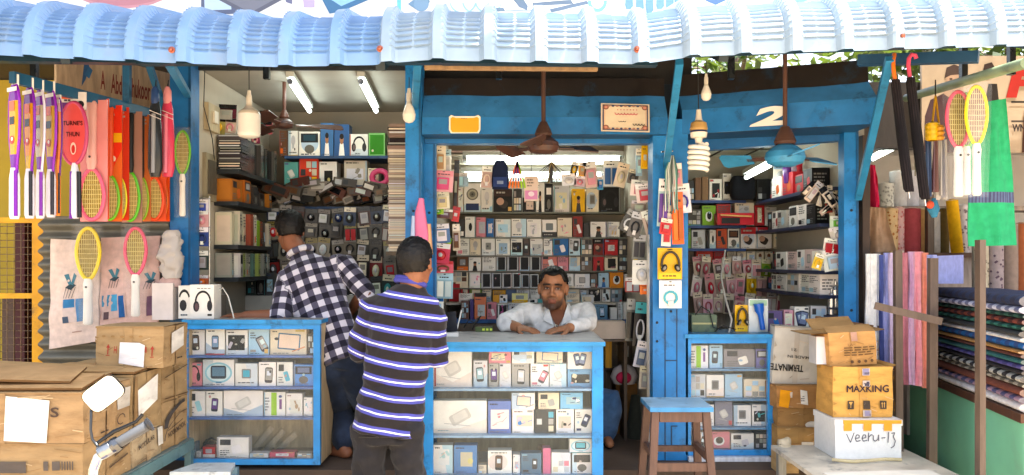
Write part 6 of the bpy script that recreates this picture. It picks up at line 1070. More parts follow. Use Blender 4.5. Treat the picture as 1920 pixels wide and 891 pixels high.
m = MB(); c = W(138, 250, Y); rim = [c + Vector((25 * k * math.cos(w), 0, 58 * k * math.sin(w))) for w in np.linspace(0, 2 * math.pi, 36)]; m.tube(rim, .009, 'b84068', 8); m.build('rim', 'gloss', t)
m = MB(); m.add([p + Vector((0, -.006, 0)) for p in rim[:-1]], [tuple(range(35))], 'cc4a48'); m.add([p + Vector((0, .004, 0)) for p in rim[:-1]], [tuple(range(34, -1, -1))], 'a83a3c'); f = Face(m, c + Vector((-25 * k, -.007, -58 * k)), (1, 0, 0), (0, 0, 1), 50 * k, 116 * k); f.text("TURNE'S", .5, .66, .74, .075, '2a1414', .02); f.text('THUN', .5, .48, .5, .075, '2a1414', .02); f.ell(.52, .25, .11, .1, 'd8b8a8'); f.ell(.52, .24, .07, .07, 'b82a28'); m.build('face', 'gloss', t)
m = MB(); m.tube([W(140, 306, Y), W(141, 330, Y), W(141, 400, Y), W(141, 410, Y)], [.012, .022, .022, .016], 'd8d4de', 10); m.tube([W(148, 322, Y - .01), W(149, 408, Y - .01)], .011, '1c1a1e', 8); m.tube([W(135, 322, Y - .01), W(134, 410, Y - .01)], .01, PU, 8); m.build('handle', 'gloss', t)
m = MB(); m.box(WX(114, Y), WX(160, Y), Y + .008, Y + .012, WZ(205, Y), WZ(172, Y), 'd8d0cc'); f = Face(m, (WX(114, Y), Y + .008, WZ(205, Y)), (1, 0, 0), (0, 0, 1), 46 * k, 33 * k); f.dashes(.1, .6, .4, .9, 2, '6a5a6a'); f.circ(.78, .3, .2, '1c1c20'); f.rect(0, 0, .3, .4, '6a3080'); f.rect(0, .6, .35, .9, 'd8542a'); m.tube([(WX(137, Y), Y + .01, WZ(172, Y)), (WX(137, Y), Y, q.z)], .003, '2a2622', 5); m.build('header_card', 'card', t)
def bad(u, v0, v1, colr, label, wpx, card, stringc='c8a850', tip=None, headfrac=.34, colh=None, nm='toy_racket'):
    """a toy racket hung head down in a printed sleeve"""
    q = arm(u); Y = q.y; t = swatter(nm, u, v0, v1, Y, colr, label, wpx, colh or colr, stringc, False, 0., True, headfrac, gA); k = Y / FPX; h = (v1 - v0)
    m = MB(); w = wpx * k / 2 * 1.12; x = WX(u, Y); m.box(x - w, x + w, Y + .02, Y + .024, WZ(v1 + 3, Y), WZ(v0, Y), card); f = Face(m, (x - w, Y + .02, WZ(v1 + 3, Y)), (1, 0, 0), (0, 0, 1), 2 * w, (h + 3) * k)
    if tip: f.poly([(.0, 1), (1, 1), (1, .62), (.55, .45), (.45, .45), (0, .62)], tip); f.rect(.0, .68, 1, .76, 'e0a818'); f.dashes(.1, .9, .69, .75, 1, '6a2010'); f.circ(.3, .6, .14, 'e8dcc8'); f.circ(.55, .54, .16, 'e0d0b8', 8)
    f.dashes(.2, .8, .9, .97, 2, 'e8d8c8'); m.tube([(x, Y + .02, WZ(v0, Y)), (x, Y, q.z)], .003, '2a2622', 5); m.build('sleeve_card', 'gloss', t)
    return t
bad(172, 186, 412, 'd85a78', 'pink toy racket hung head down right of the red oval swatter', 46, 'dc8a88', headfrac=.42, colh='d8a098')
bad(188, 184, 408, 'e8642c', 'orange toy racket squeezed between the pink and lime rimmed rackets', 22, 'e8562c', headfrac=.36, colh='e0d0c8')
bad(226, 200, 410, 'd8d020', 'yellow rimmed toy racket squeezed beside the red orange printed card', 22, 'd03a22', headfrac=.36, colh='b8281c')
bad(304, 226, 412, 'e86a1c', 'bright orange rimmed toy racket between the two folded umbrellas', 20, 'e8501c', headfrac=.42, colh='d0402c')
bad(206, 196, 412, '6ab020', 'lime rimmed toy racket under the red orange printed card', 34, 'd8662a', tip='d8321c', headfrac=.38, colh='d04a20')
bad(244, 208, 414, '5ab424', 'green rimmed toy racket with black handle beside the umbrellas', 34, 'a87a6a', headfrac=.44, colh='1c1c1c')
bad(266, 214, 412, '8ab020', 'yellow green toy racket half hidden behind the green rimmed racket', 24, 'c86a38', headfrac=.4, colh='2a1c14')
bad(289, 222, 412, 'e04a1c', 'orange rimmed toy racket under the black folded umbrella', 34, 'd85430', headfrac=.42, colh='b83a30')
bad(320, 226, 410, '5ab424', 'green rimmed toy racket under the pink folded umbrella', 30, 'd8b888', headfrac=.42, colh='c86a60')
swatter('toy_racket', 342, 246, 408, 4.46, '6ab828', 'lime rimmed swatter with white handle hung nearest the left blue post', 28, 'e0dcd4', 'a8923a', True, .0, False, .5, gA)
def umb(u, v0, v1, Y, cols, label, wpx=26):
    t = thing('folded_umbrella', W(u, v1, Y), label, 'umbrella', 'folded umbrellas on the left rack'); k = Y / FPX; w = wpx * k / 2
    m = MB(); h = v1 - v0; m.tube([W(u, v0 + h * .16, Y), W(u, v0 + h * .25, Y), W(u, v0 + h * .55, Y), W(u, v0 + h * .9, Y), W(u, v1, Y)], [w * .55, w * .8, w, w * 1.05, w * .7], cols[0], 12, .7); m.tube([W(u - 3, v0 + h * .3, Y - .02), W(u - 4, v1 - 8, Y - .03)], w * .3, cols[1], 7)
    for s in (.26, .31): m.bar(W(u - wpx * .4, v0 + h * s, Y - w * .8), W(u + wpx * .4, v0 + h * (s + .05), Y - w * .8), .006, .003, 'd8d0d0')
    m.build('canopy', 'gloss', t); m = MB(); m.tube([W(u, v0, Y), W(u, v0 + h * .04, Y), W(u, v0 + h * .14, Y), W(u, v0 + h * .19, Y)], [w * .3, w * .55, w * .6, w * .5], cols[2], 10); m.build('handle', 'plastic', t)
    m = MB(); q = arm(u); m.tube([W(u, v0 + 1, Y), W(u + 2, v0 - 12, Y + .02), q], .003, '2a2622', 5); m.build('loop', 'plastic', t)
umb(291, 163, 332, 4.12, ['26282c', '8a8a8e', '27406e'], 'black folded umbrella with a blue handle on the left rack')
umb(314, 163, 332, 4.2, ['c83a58', 'e07a90', 'd88a8c'], 'pink folded umbrella with a rosy handle on the left rack')
# ---------------------------------------------------------------- cartons on the blue table
CT = 'a0845f'
tb = thing('metal_table', (-2.0, 3.7, 0), 'blue grey metal table under the pile of brown cartons', 'table'); zt_ = .565
m = MB(); m.box(-2.6, -1.69, 3.1, 4.24, zt_ - .005, zt_, '6a7a78'); m.build('top', 'paint', tb)
m = MB(); m.box(-1.72, -1.685, 3.1, 4.24, zt_ - .06, zt_ - .006, '5a7a7c'); m.box(-2.6, -1.721, 3.1, 3.13, zt_ - .06, zt_ - .006, '5a7a7c'); m.build('apron', 'paint', tb)
for x, y in ((-1.72, 4.2), (-1.72, 3.12), (-2.56, 4.2), (-2.56, 3.12)): m = MB(); m.box(x - .0, x + .034, y, y + .034, .0, zt_ - .061, '55757a'); m.build('leg', 'paint', tb)
m = MB(); m.bar((-1.70, 4.18, .12), (-1.70, 3.75, .50), .02, .02, '4a6a6c'); m.build('brace', 'paint', tb)
def carton(x0, x1, y0, y1, z0, z1, label, prints, rz=0., col=CT, flaps=None, skew=.0, name='carton', sag=.004):
    """cardboard box with slightly bulging sides, a taped seam and flap edges; prints(front, right)"""
    m = MB(); n = 6; c = jit(col, .04)
    def grid(o, ex, ey, nn):
        vs = []
        for j in range(n + 1):
            for i in range(n + 1):
                a, b = i / n, j / n; bul = sag * math.sin(math.pi * a) * math.sin(math.pi * b) + .0025 * noise.noise(Vector((a * 3 + x0 * 9, b * 3, y0 * 7))) * math.sin(math.pi * a) * math.sin(math.pi * b); vs.append(Vector(o) + Vector(ex) * a + Vector(ey) * b + Vector(nn) * bul)
        q = n + 1; m.add(vs, [(j * q + i, j * q + i + 1, (j + 1) * q + i + 1, (j + 1) * q + i) for j in range(n) for i in range(n)], c)
    X, Yv, Z = (x1 - x0, 0, 0), (0, y1 - y0, 0), (0, 0, z1 - z0)
    grid((x0, y0, z0), X, Z, (0, -1, 0)); grid((x1, y0, z0), Yv, Z, (1, 0, 0)); grid((x1, y1, z0), (x0 - x1, 0, 0), Z, (0, 1, 0)); grid((x0, y1, z0), (0, y0 - y1, 0), Z, (-1, 0, 0)); grid((x0, y1, z0), X, (0, y0 - y1, 0), (0, 0, -1))
    if flaps is None:
        grid((x0, y0, z1), X, Yv, (0, 0, 1)); ym = (y0 + y1) / 2; xm = (x0 + x1) / 2
        for s in (-1, 1): m.add([(x0 - .002, ym + s * .002, z1 + .006), (x1 + .002, ym + s * .002, z1 + .007), (x1 + .002, ym + s * (y1 - y0) / 2, z1 + .003), (x0 - .002, ym + s * (y1 - y0) / 2, z1 + .004)], [(0, 1, 2, 3) if s > 0 else (3, 2, 1, 0)], lerp3(c, H('c8a878'), .3))
        m.box(x0 - .003, x1 + .003, y0 - .004, y0 - .0035 + .003, z1 - .004, z1 + .004, lerp3(c, H('8a6a44'), .4))
    else:
        for (a, b, out, upv, l) in flaps: a, b = Vector(a), Vector(b); e = (Vector(out) + Vector((0, 0, upv))).normalized() * l; m.add([a, b, b + e, a + e], [(0, 1, 2, 3)], lerp3(c, H('9a7a54'), .4)); m.add([p + Vector((0, .002, -.003)) for p in (a, b, b + e, a + e)], [(3, 2, 1, 0)], c)
    F1 = Face(m, (x0, y0 - sag - .0025, z0), (1, 0, 0), (0, 0, 1), x1 - x0, z1 - z0); F2 = Face(m, (x1 + sag + .0025, y0, z0), (0, 1, 0), (0, 0, 1), y1 - y0, z1 - z0); F3 = Face(m, (x0 - sag - .0025, y1, z0), (0, -1, 0), (0, 0, 1), y1 - y0, z1 - z0)
    for fc in (F1, F2):
        fc.rect(.44, .0, .56, 1, lerp3(c, H('8a6a44'), .22))
        for k in range(9): u_, v_ = R.random(), R.random(); fc.line((u_, v_), (min(1, u_ + R.uniform(.03, .2)), max(.02, min(.98, v_ + R.uniform(-.1, .1)))), R.uniform(.0015, .005), lerp3(c, H(R.choice(['6a4c2c', 'd8c09a', '7a5a38'])), .45))
        for k in range(3): fc.poly([(0, q0 := R.random() * .8), (R.uniform(.02, .06), q0 + .03), (0, q0 + R.uniform(.06, .14))], lerp3(c, H('6a4c2c'), .4))
    prints(F1, F2, F3)
    for i, p in enumerate(m.v): m.v[i] = p + Vector((noise.noise(p * 9), noise.noise(p * 9 + Vector((7, 0, 0))), .6 * noise.noise(p * 9 + Vector((0, 7, 0))) * min(1, (p.z - z0) / .05))) * .0065
    if rz: m.spin(((x0 + x1) / 2, (y0 + y1) / 2, z0), rz)
    return m.build(name, 'carton', None, ((x0 + x1) / 2, (y0 + y1) / 2, z0), label, 'carton', 'brown cartons piled along the street')
INK, PAP = '4a3c34', 'e4e0d8'
def arrows(f, u, v, s, c='9a3a30'): f.poly([(u - .008, v - s), (u + .008, v - s), (u + .008, v + s * .3), (u + .03, v + s * .3), (u, v + s), (u - .03, v + s * .3), (u - .008, v + s * .3)], c); f.rect(u - .03, v - s * 1.25, u + .03, v - s * 1.1, c)
def pA(f, r, l):
    f.poly([(.36, .12), (.72, .02), (.74, .56), (.66, .62), (.37, .64)], 'dcd8d8'); arrows(f, .2, .46, .13); arrows(f, .85, .42, .13); f.text('H', .31, .45, .04, .18, '9a3a30', .02); f.rect(.75, .38, .77, .52, '9a3a30')
    for i in range(5): f.ell(.12 + i * .14, .78, .03, .025, '94744c')
    r.poly([(.25, .3), (.78, .44), (.78, .95), (.25, .82)], 'd8d2c8'); r.dashes(.5, .75, .12, .2, 1, INK)
def pC(f, r, l):
    f.poly([(.555, .06), (.80, .02), (.815, .86), (.565, .95)], PAP); f.text('S', .845, .62, .05, .2, INK, .02); f.dashes(.12, .3, .15, .2, 1, 'a8a094')
    r.rect(.66, .42, .96, .86, 'b8b0a4'); r.arc(.75, .2, .1, .12, .2, 0, 300, INK, 8); r.dashes(.3, .6, .05, .12, 1, INK); r.line((.0, .1), (.35, .0), .004, '8a6a44')  # side paper label greyed, the shade on it is put into its colour
def pG(f, r, l):
    f.rect(.4, .46, .705, .68, '5a524c'); f.rect(.80, .5, .825, .68, '5a524c'); f.rect(.845, .5, .885, .68, '5a524c')
    for i in range(5): f.rect(.893 + i * .014, .5, .9 + i * .014, .68, '5a524c')
    r.line((.6, .5), (.95, .62), .012, '5a4a3c'); r.line((.5, .3), (.9, .42), .008, '5a4a3c')
def pD(f, r, l): r.poly([(.12, .3), (.78, .48), (.78, .92), (.12, .74)], PAP); r.rect(.0, .02, .1, .98, lerp3(H(CT), H('7a5a34'), .5))
def pE(f, r, l): r.line((.05, .68), (.95, .86), .004, INK); r.line((.05, .1), (.95, .06), .006, '5a4630')
def pF(f, r, l):
    r.arc(.9, .45, .9, .5, .16, 95, 178, '4a4440', 12); r.arc(1.0, .2, 1.0, .5, .03, 95, 178, '4a4440', 12); r.line((.15, .40), (.75, .50), .004, INK); r.text('NOOXMOOK', .5, .34, .7, .11, INK, .02, .1)
def pH(f, r, l): r.text('MODULAR', .42, .68, .58, .16, '4a4038', .01, .08); r.rect(.8, .35, .98, 1.0, 'ccc6ba'); r.line((.05, .1), (.4, .14), .005, '7a6a58')
carton(-2.45, -1.71, 3.18, 3.58, .567, .772, 'brown carton with black bars printed low on its front, at the pile bottom', pG)
carton(-2.40, -1.705, 3.18, 3.57, .775, .975, 'brown carton with a big white paper label, in front of the pile', pC, 0)
carton(-2.25, -1.71, 3.60, 3.90, .567, .70, 'low grey brown carton with black capital letters on its side', pH, 0, 'a89474')
carton(-2.30, -1.71, 3.60, 3.90, .703, .985, 'brown carton with a slanted white label on its side, mid pile', pD)
carton(-2.2, -1.715, 3.92, 4.22, .567, .80, 'brown carton with a black swoosh print, lowest beside the showcase', pF)
carton(-2.2, -1.715, 3.92, 4.22, .803, .985, 'plain brown carton with thin black line, above the swoosh carton', pE)
carton(-1.95, -1.635, 3.75, 4.03, 1.0, 1.19, 'brown carton with red arrows and white paper, topmost of the pile', pA)
for i, (vs_, lab) in enumerate([([(-2.42, 3.2, .982), (-1.72, 3.2, .984), (-1.74, 3.42, 1.01), (-2.40, 3.40, 1.02)], 'long cardboard flap lying over the white labelled carton'), ([(-2.5, 3.42, .99), (-1.78, 3.46, .992), (-1.80, 3.74, .998), (-2.4, 3.72, 1.03)], 'creased flat cardboard sheet in the middle of the pile'), ([(-2.3, 3.22, 1.022), (-1.80, 3.26, 1.002), (-1.86, 3.50, 1.03), (-2.34, 3.52, 1.045)], 'short bent cardboard flap lying uppermost near the mirror'), ([(-2.16, 3.52, 1.01), (-1.70, 3.60, .992), (-1.72, 3.86, .994), (-2.10, 3.80, 1.012)], 'cardboard flap lying right in front of the topmost carton')]):
    m = MB(); top = [Vector(p) + Vector((0, 0, .009)) for p in vs_]; bot = [Vector(p) for p in vs_]; m.add(bot + top, [(4, 5, 6, 7), (3, 2, 1, 0)], jit('ab8a60', .06)); m.add(bot + top, [(0, 1, 5, 4), (1, 2, 6, 5), (2, 3, 7, 6), (3, 0, 4, 7)], '6a4e30'); m.build('cardboard_sheet', 'carton', label=lab, cat='cardboard')
t = thing('low_bench', (WX(385, 4.0), 4.0, 0), 'white topped low bench at the foot of the left showcase', 'bench')
m = MB(); a, b, c_, d_ = W(368, 872, 4.08), W(441, 872, 4.08), W(432, 905, 3.9), W(318, 905, 3.9); z = .455
q = [Vector((p.x, p.y, z)) for p in (d_, c_, b, a)]; m.add(q + [p + Vector((0, 0, .018)) for p in q], [(4, 5, 6, 7), (3, 2, 1, 0), (0, 1, 5, 4), (1, 2, 6, 5), (2, 3, 7, 6), (3, 0, 4, 7)], 'cfd6d8'); m.build('top', 'paint', t)
for p in q: m = MB(); m.bar((p.x * .995 - .0, p.y + (.02 if p.y < 4 else -.02), 0), (p.x * .995, p.y + (.02 if p.y < 4 else -.02), z - .001), .03, .03, '6a8a9a'); m.build('leg', 'paint', t)
# ---------------------------------------------------------------- motorcycle, its handlebar rising into the frame
mt = thing('motorcycle', (-1.1, 2.2, 0), 'motorcycle handlebar with white glinting mirror before the brown cartons', 'motorcycle')
Ym = 2.2; g0, g1 = W(196, 846, Ym), W(278, 797, Ym + .03); dg = (g1 - g0).normalized()
m = MB(); m.tube([g0, g0 + dg * .012, g1 - dg * .004, g1], [.012, .0155, .0155, .012], '4a4c50', 14); m.lathe([(.02, 0), (.021, .006), (.0, .008)], g1, '2c2c2e', 14, dg); m.build('grip', 'gloss', mt)
m = MB(); m.tube([W(174, 905, Ym + .02), W(176, 880, Ym + .01), W(184, 858, Ym), g0 + dg * .01], .0135, 'd8d8d6', 14); m.tube([W(174, 905, Ym + .02), W(170, 990, Ym + .1), W(190, 1010, Ym + .12), W(320, 1010, Ym + .12), W(340, 990, Ym + .1), W(360, 900, Ym), W(420, 850, Ym - .02), W(450, 900, Ym)][:5], .0135, 'd8d8d6', 14); m.build('handlebar', 'metal', mt)
m = MB(); m.lathe([(.015, -.02), (.020, -.016), (.021, .0), (.020, .016), (.016, .022)], g0 + dg * .004, '9a9c9e', 16, dg); m.lathe([(.02, -.01), (.022, 0), (.02, .012)], g0 + dg * .03, '6a6c70', 14, dg); m.build('throttle_housing', 'metal', mt)
m = MB(); nrm_ = Vector((-.49, -.3, .8)).normalized(); lv = [g0 + nrm_ * .03, g0 + dg * .05 + nrm_ * .034, g0 + dg * .11 + nrm_ * .026, g0 + dg * .135 + nrm_ * .034]; m.tube(lv, [.005, .006, .0045, .0055], '3a3b3e', 8); m.build('brake_lever', 'metal', mt)
s0 = g0 - dg * .004 + Vector((-.005, 0, .012)); m = MB(); m.tube([s0, W(184, 838, Ym), W(173, 824, Ym), W(170, 806, Ym), W(171, 768, Ym + .01)], [.007, .0042, .0038, .0038, .004], '4a4c50', 9); m.build('mirror_stem', 'metal', mt)
c = W(194, 738, Ym); ang = math.radians(38); ex = Vector((math.cos(ang), .12, math.sin(ang))).normalized(); ey = Vector((-math.sin(ang), -.22, math.cos(ang))).normalized(); ey = (ey - ex * ey.dot(ex)).normalized(); nm_ = ex.cross(ey)
def rr_pts(w, h, r_, off): return [c + ex * x + ey * y + nm_ * off for sx, sy, a0 in ((1, 1, 0), (-1, 1, 90), (-1, -1, 180), (1, -1, 270)) for a_ in (0, 30, 60, 90) for x, y in [(sx * (w / 2 - r_) + r_ * math.cos(math.radians(a0 + a_)) + .0, sy * (h / 2 - r_) + r_ * math.sin(math.radians(a0 + a_)))]]
if nm_.y > 0: nm_ = -nm_
m = MB(); A_, B_, C_ = rr_pts(.103, .0715, .02, .0015), rr_pts(.1035, .072, .02, -.004), rr_pts(.085, .052, .018, -.02); n = len(A_); m.add(A_ + B_ + C_, [(i, (i + 1) % n, n + (i + 1) % n, n + i) for i in range(n)] + [(n + i, n + (i + 1) % n, 2 * n + (i + 1) % n, 2 * n + i) for i in range(n)] + [tuple(range(2 * n, 3 * n))], '1c1d20', True); msh = m.build('mirror_shell', 'plastic', mt)
m = MB(); m.add(rr_pts(.0995, .068, .019, .003), [tuple(range(n))], 'W'); m.build('mirror_glass', 'mirror', msh)
hx = WX(255, Ym + .12); m = MB()
for s in (-1, 1): m.tube([(hx + s * .1, Ym + .12, .72), (hx + s * .1, Ym - .12, .28)], .018, 'b8b8b8', 12)
m.build('fork', 'metal', mt)
m = MB(); w_ = [(hx, Ym - .12 + .26 * math.cos(a), .28 + .26 * math.sin(a)) for a in np.linspace(0, 2 * math.pi, 36)]; m.tube(w_, .04, '17171a', 10); m.build('tyre', 'plastic', mt)
m = MB(); m.tube([(hx - .1, Ym - .12, .28), (hx + .1, Ym - .12, .28)], .03, '9a9a9c', 12)
for a in np.linspace(0, 2 * math.pi, 6)[:-1]: m.bar((hx, Ym - .12, .28), (hx, Ym - .12 + .235 * math.cos(a), .28 + .235 * math.sin(a)), .03, .02, '8a8a8c')
m.build('wheel_rim', 'metal', mt)
m = MB(); m.ell((hx, Ym - .02, .70), (.1, .09, .09), '2a3a6a', 16, 10); m.build('headlamp_shell', 'gloss', mt)
# ================================================================ STOOL
st = thing('wooden_stool', (WX(1277, 4.0), 4.0, .2), 'brown wooden stool with a worn blue seat before the blue pillar', 'stool'); zs0, zs1 = .2, WZ(765, 3.86)
xl, xr, yf, yb = WX(1220, 3.86), WX(1339, 3.86), 3.87, 4.16
m = MB(); m.box(xl, xr, yf, yb, zs1 - .022, zs1, '3a82b8', top='8fb0c8'); m.build('seat', 'paint', st)
for sx in (0, 1):
    for sy in (0, 1):
        a = Vector(((xl + .03, xr - .03)[sx], (yf + .035, yb - .035)[sy], zs1 - .0225)); b = Vector(((xl - .006, xr + .006)[sx], (yf - .03, yb + .03)[sy], zs0)); m = MB(); m.bar(a, b, .036, .034, '5c4236', (0, 1, 0)); m.build('leg', 'wood', st)
m = MB(); m.box(xl + .05, xr - .05, yf + .02, yf + .04, zs1 - .075, zs1 - .0225, '5c4236'); m.build('apron', 'wood', st)
m = MB(); m.box(xl + .03, xr - .03, yf + .0, yf + .025, zs1 - .31, zs1 - .27, '5c4236'); m.build('rung', 'wood', st)
m = MB(); m.box(xl + .03, xr - .03, yb - .01, yb + .012, zs1 - .28, zs1 - .25, '5c4236'); m.build('rung', 'wood', st)
for x in (xl + .012, xr - .036): m = MB(); m.box(x, x + .024, yf + .03, yb - .03, zs1 - .26, zs1 - .225, '5c4236'); m.build('rung', 'wood', st)
# ================================================================ RIGHT CARTONS
zt = .535; t = thing('white_table', (1.75, 4.0, 0), 'white topped table under the styrofoam box, its front edge worn', 'table')
m = MB(); m.box(1.36, 2.02, 3.35, 4.2, zt - .02, zt, 'd8d8d4', side='c8c0b0'); m.build('top', 'paint', t)
for x, y in ((1.38, 3.37), (1.96, 3.37), (1.38, 4.14), (1.96, 4.14)): m = MB(); m.box(x, x + .04, y, y + .04, 0, zt - .021, '8a8a84'); m.build('leg', 'wood', t)
m = MB(); m.box(1.40, 1.9, 3.45, 3.6, zt + .001, zt + .02, 'd9d5ca'); m.spin((1.6, 3.5, zt), .1); m.build('board', 'card', label='loose white board lying at the front of the white table', cat='board')
# styrofoam box
Ys = 3.9; x0, x1 = WX(1566, Ys), WX(1690, Ys); z1 = WZ(787, Ys); z0 = zt + .001
tf = thing('styrofoam_box', ((x0 + x1) / 2, Ys + .13, z0), 'white styrofoam box with handwriting and orange tape, under the lettered carton', 'box')
m = MB(); m.box(x0, x1, Ys, Ys + .27, z0, z1 - .03, 'e4e4e2'); f = Face(m, (x0, Ys, z0), (1, 0, 0), (0, 0, 1), x1 - x0, z1 - z0 - .03)
def scr(pts, t_=.0045):
    for p, q in zip(pts, pts[1:]): f.line(p, q, t_, '5c5c66')
S_ = [[(.17, .76), (.2, .62), (.23, .5), (.26, .66), (.285, .8)], [(.30, .62), (.36, .64), (.36, .72), (.32, .73), (.30, .62), (.32, .53), (.38, .56)], [(.40, .62), (.46, .65), (.455, .73), (.42, .73), (.40, .62), (.42, .54), (.48, .57)], [(.50, .8), (.495, .54), (.50, .66), (.54, .74), (.56, .72)], [(.57, .72), (.57, .58), (.60, .54), (.64, .6), (.65, .74), (.65, .55)], [(.69, .64), (.75, .65)], [(.80, .82), (.79, .5)], [(.84, .78), (.89, .8), (.87, .68), (.90, .55), (.88, .4), (.83, .34)]]
for p in S_: scr(p)
m.build('body', 'foam', tf)
m = MB(); m.box(x0 - .004, x1 + .004, Ys - .004, Ys + .274, z1 - .029, z1, 'e4e4e2'); m.build('lid', 'foam', tf)
m = MB(); f = Face(m, (x0 - .004, Ys - .006, z0), (1, 0, 0), (0, 0, 1), x1 - x0 + .008, z1 - z0); f.rect(.12, .9, .985, .995, 'e8960c')
for a in (.13, .42, .72): f.rect(a, .72, a + .12, .9, 'e8960c')
m.build('tape', 'vinyl', tf)
# lettered carton
Yk = 3.95; x0, x1 = WX(1562, Yk), WX(1674, Yk); z0 = z1 + .002; z1 = WZ(688, Yk)
def pK(f, r, l):
    f.text('MAXKING', .56, .57, .70, .135, '3c3038'); f.text('MAXKING', .566, .57, .70, .135, '3c3038'); f.text('MAXKING', .563, .575, .70, .135, '3c3038'); f.text('MAXKING', .5625, .565, .70, .135, '3c3038')
    for i, u in enumerate((.28, .55, .82)):
        f.rect(u - .055, .17, u + .055, .33, '4a4038')
        if i == 0: f.poly([(u - .035, .31), (u + .035, .31), (u, .24)], 'd0a258'); f.rect(u - .005, .2, u + .005, .25, 'd0a258')
        elif i == 1: f.ell(u, .25, .035, .05, 'c8b8a0', 8); f.line((u - .03, .2), (u + .03, .3), .004, '4a4038')
        else:
            for s in (-.018, .018): f.rect(u + s - .005, .2, u + s + .005, .27, 'd0a258'); f.poly([(u + s - .014, .27), (u + s + .014, .27), (u + s, .31)], 'd0a258')
    for a, b in ((.84, .98), (.62, .74), (.02, .15)):
        f.rect(.48, a, .61, b, 'b8aca4')
        for q in range(7): f.rect(R.uniform(.485, .57), R.uniform(a, b - .03), R.uniform(.58, .605), R.uniform(a + .02, b), R.choice(['6a6474', '4a4654', '8a84a0']))
cK = carton(x0, x1, Yk, Yk + .22, z0, z1, 'yellow brown carton lettered MAXKING standing on the styrofoam box', pK, 0, 'd09f55', flaps=[((x0, Yk, z1), (x0, Yk + .22, z1), (-1, 0, 0), -.2, .012), ((x1, Yk, z1), (x1, Yk + .22, z1), (1, 0, 0), .6, .02)])
m = MB(); m.box(x0 + .002, x1 - .002, Yk + .002, Yk + .218, z1 - .03, z1 - .002, 'b48a4c'); m.build('lid', 'carton', cK)
# open carton on top
Yo = 4.0; x0, x1 = WX(1552, Yo), WX(1644, Yo); z0 = z1 + .001; z1 = WZ(622, Yo)
def pO(f, r, l):
    f.rect(.45, .72, .58, 1, 'b08a78'); f.dashes(.3, .95, .28, .56, 4, '8a6844', .2)
    for i in range(4): f.circ(.45 + i * .14, .12, .05, '5a4432', 7)
    f.text('LA', .42, .62, .1, .08, '8a6844', .01)
o = carton(x0, x1, Yo, Yo + .2, z0, z1, 'open brown carton with spread flaps, on top of the lettered carton', pO, 0, 'bd8f58', flaps=[((x0, Yo, z1), (x0, Yo + .2, z1), (-1, -.25, 0), .05, .13), ((x0 + .01, Yo + .2, z1), (x1, Yo + .2, z1), (0, 1, 0), .7, .09), ((x1, Yo, z1), (x1, Yo + .2, z1), (1, 0, 0), .1, .05), ((x0, Yo, z1), (x1, Yo, z1), (0, .8, 0), .35, .07)])
o.rotation_euler = (0, math.radians(-3), math.radians(4))
pbox(WX(1532, 4.02), WX(1551, 4.02), 4.03, .1, z0 + .001, z0 + .14, 'c8c8cc', 'no', 'S', 'slim grey white box tucked beside the open carton', name='product_box')
# upturned white carton with upside-down lettering
x0, x1 = WX(1450, 4.45), WX(1532, 4.45); z0, z1 = WZ(722, 4.45), WZ(615, 4.45)
def pT(f, r, l): f.text('TERMINATE', .32, .30, .75, .12, '2c2a28', .03, math.pi); f.text('MADE IN', .55, .5, .5, .05, '4a4844', .01, math.pi); f.text('21', .45, .62, .12, .05, '4a4844', .0, math.pi)
o = carton(x0, x1, 4.45, 4.58, z0, z1, 'pale grey carton with upside down black lettering, beside the open carton', pT, 0, 'c4beb4'); o.rotation_euler = (0, math.radians(3.5), math.radians(-6)); o.active_material = MATS['card']
def pY(f, r, l): f.poly([(.03, .1), (.24, .0), (.3, .8), (.06, .86)], 'e0981c'); f.rect(.22, .5, .32, .75, 'd8c8b8'); f.poly([(.5, .2), (.64, .14), (.62, .8), (.48, .86)], PAP); f.dashes(.5, .62, .3, .6, 3, '6a6a6a'); f.rect(.84, .05, 1, .6, 'd0ccc8')
z = WZ(722, 4.42)
carton(WX(1455, 4.4), WX(1545, 4.4), 4.4, 4.62, WZ(765, 4.4), z - .003, 'brown carton with orange sticker and white label, under the pale grey carton', pY, .02, 'a87c4c')
carton(WX(1460, 4.42), WX(1545, 4.42), 4.42, 4.64, WZ(800, 4.42), WZ(765, 4.4) - .003, 'plain brown carton under the orange stickered carton', lambda f, r, l: f.ell(.75, .1, .16, .2, 'd8d4cc'), -.03, 'a07a4a')
carton(WX(1458, 4.4), WX(1545, 4.4), 4.4, 4.65, .381, WZ(800, 4.42) - .003, 'lowest brown carton of the stack beside the small showcase', lambda f, r, l: f.rect(.5, .2, .75, .62, 'd0ccc4'), .0, 'a4804f')
m = MB()
for k in range(7): c = W(1462 + R.uniform(-6, 24), 850 + R.uniform(-22, 14), 4.2 + R.uniform(-.05, .05)); m.ell(c, (.04, .03, .028), jit('c8b89c', .1), 8, 6)
for i in range(len(m.v)): m.v[i] += Vector((1, 1, 1)) * .02 * noise.noise(m.v[i] * 30)
m.build('crumpled_paper', 'card', label='crumpled brown paper stuffed left of the white table', cat='paper')
m = MB(); m.box(WX(1462, 4.2), WX(1500, 4.2), 4.22, 4.34, .381, WZ(850, 4.2), 'b89c70'); m.build('carton', 'carton', label='small pale carton under the crumpled brown paper', cat='carton')
m = MB(); m.tube([W(1560, 862, 3.84), W(1600, 866, 3.8), W(1660, 861, 3.84), W(1690, 862, 3.86)], .008, 'c8b890', 6); m.build('rope', 'cloth', label='pale rope lying along the foot of the styrofoam box', cat='rope')
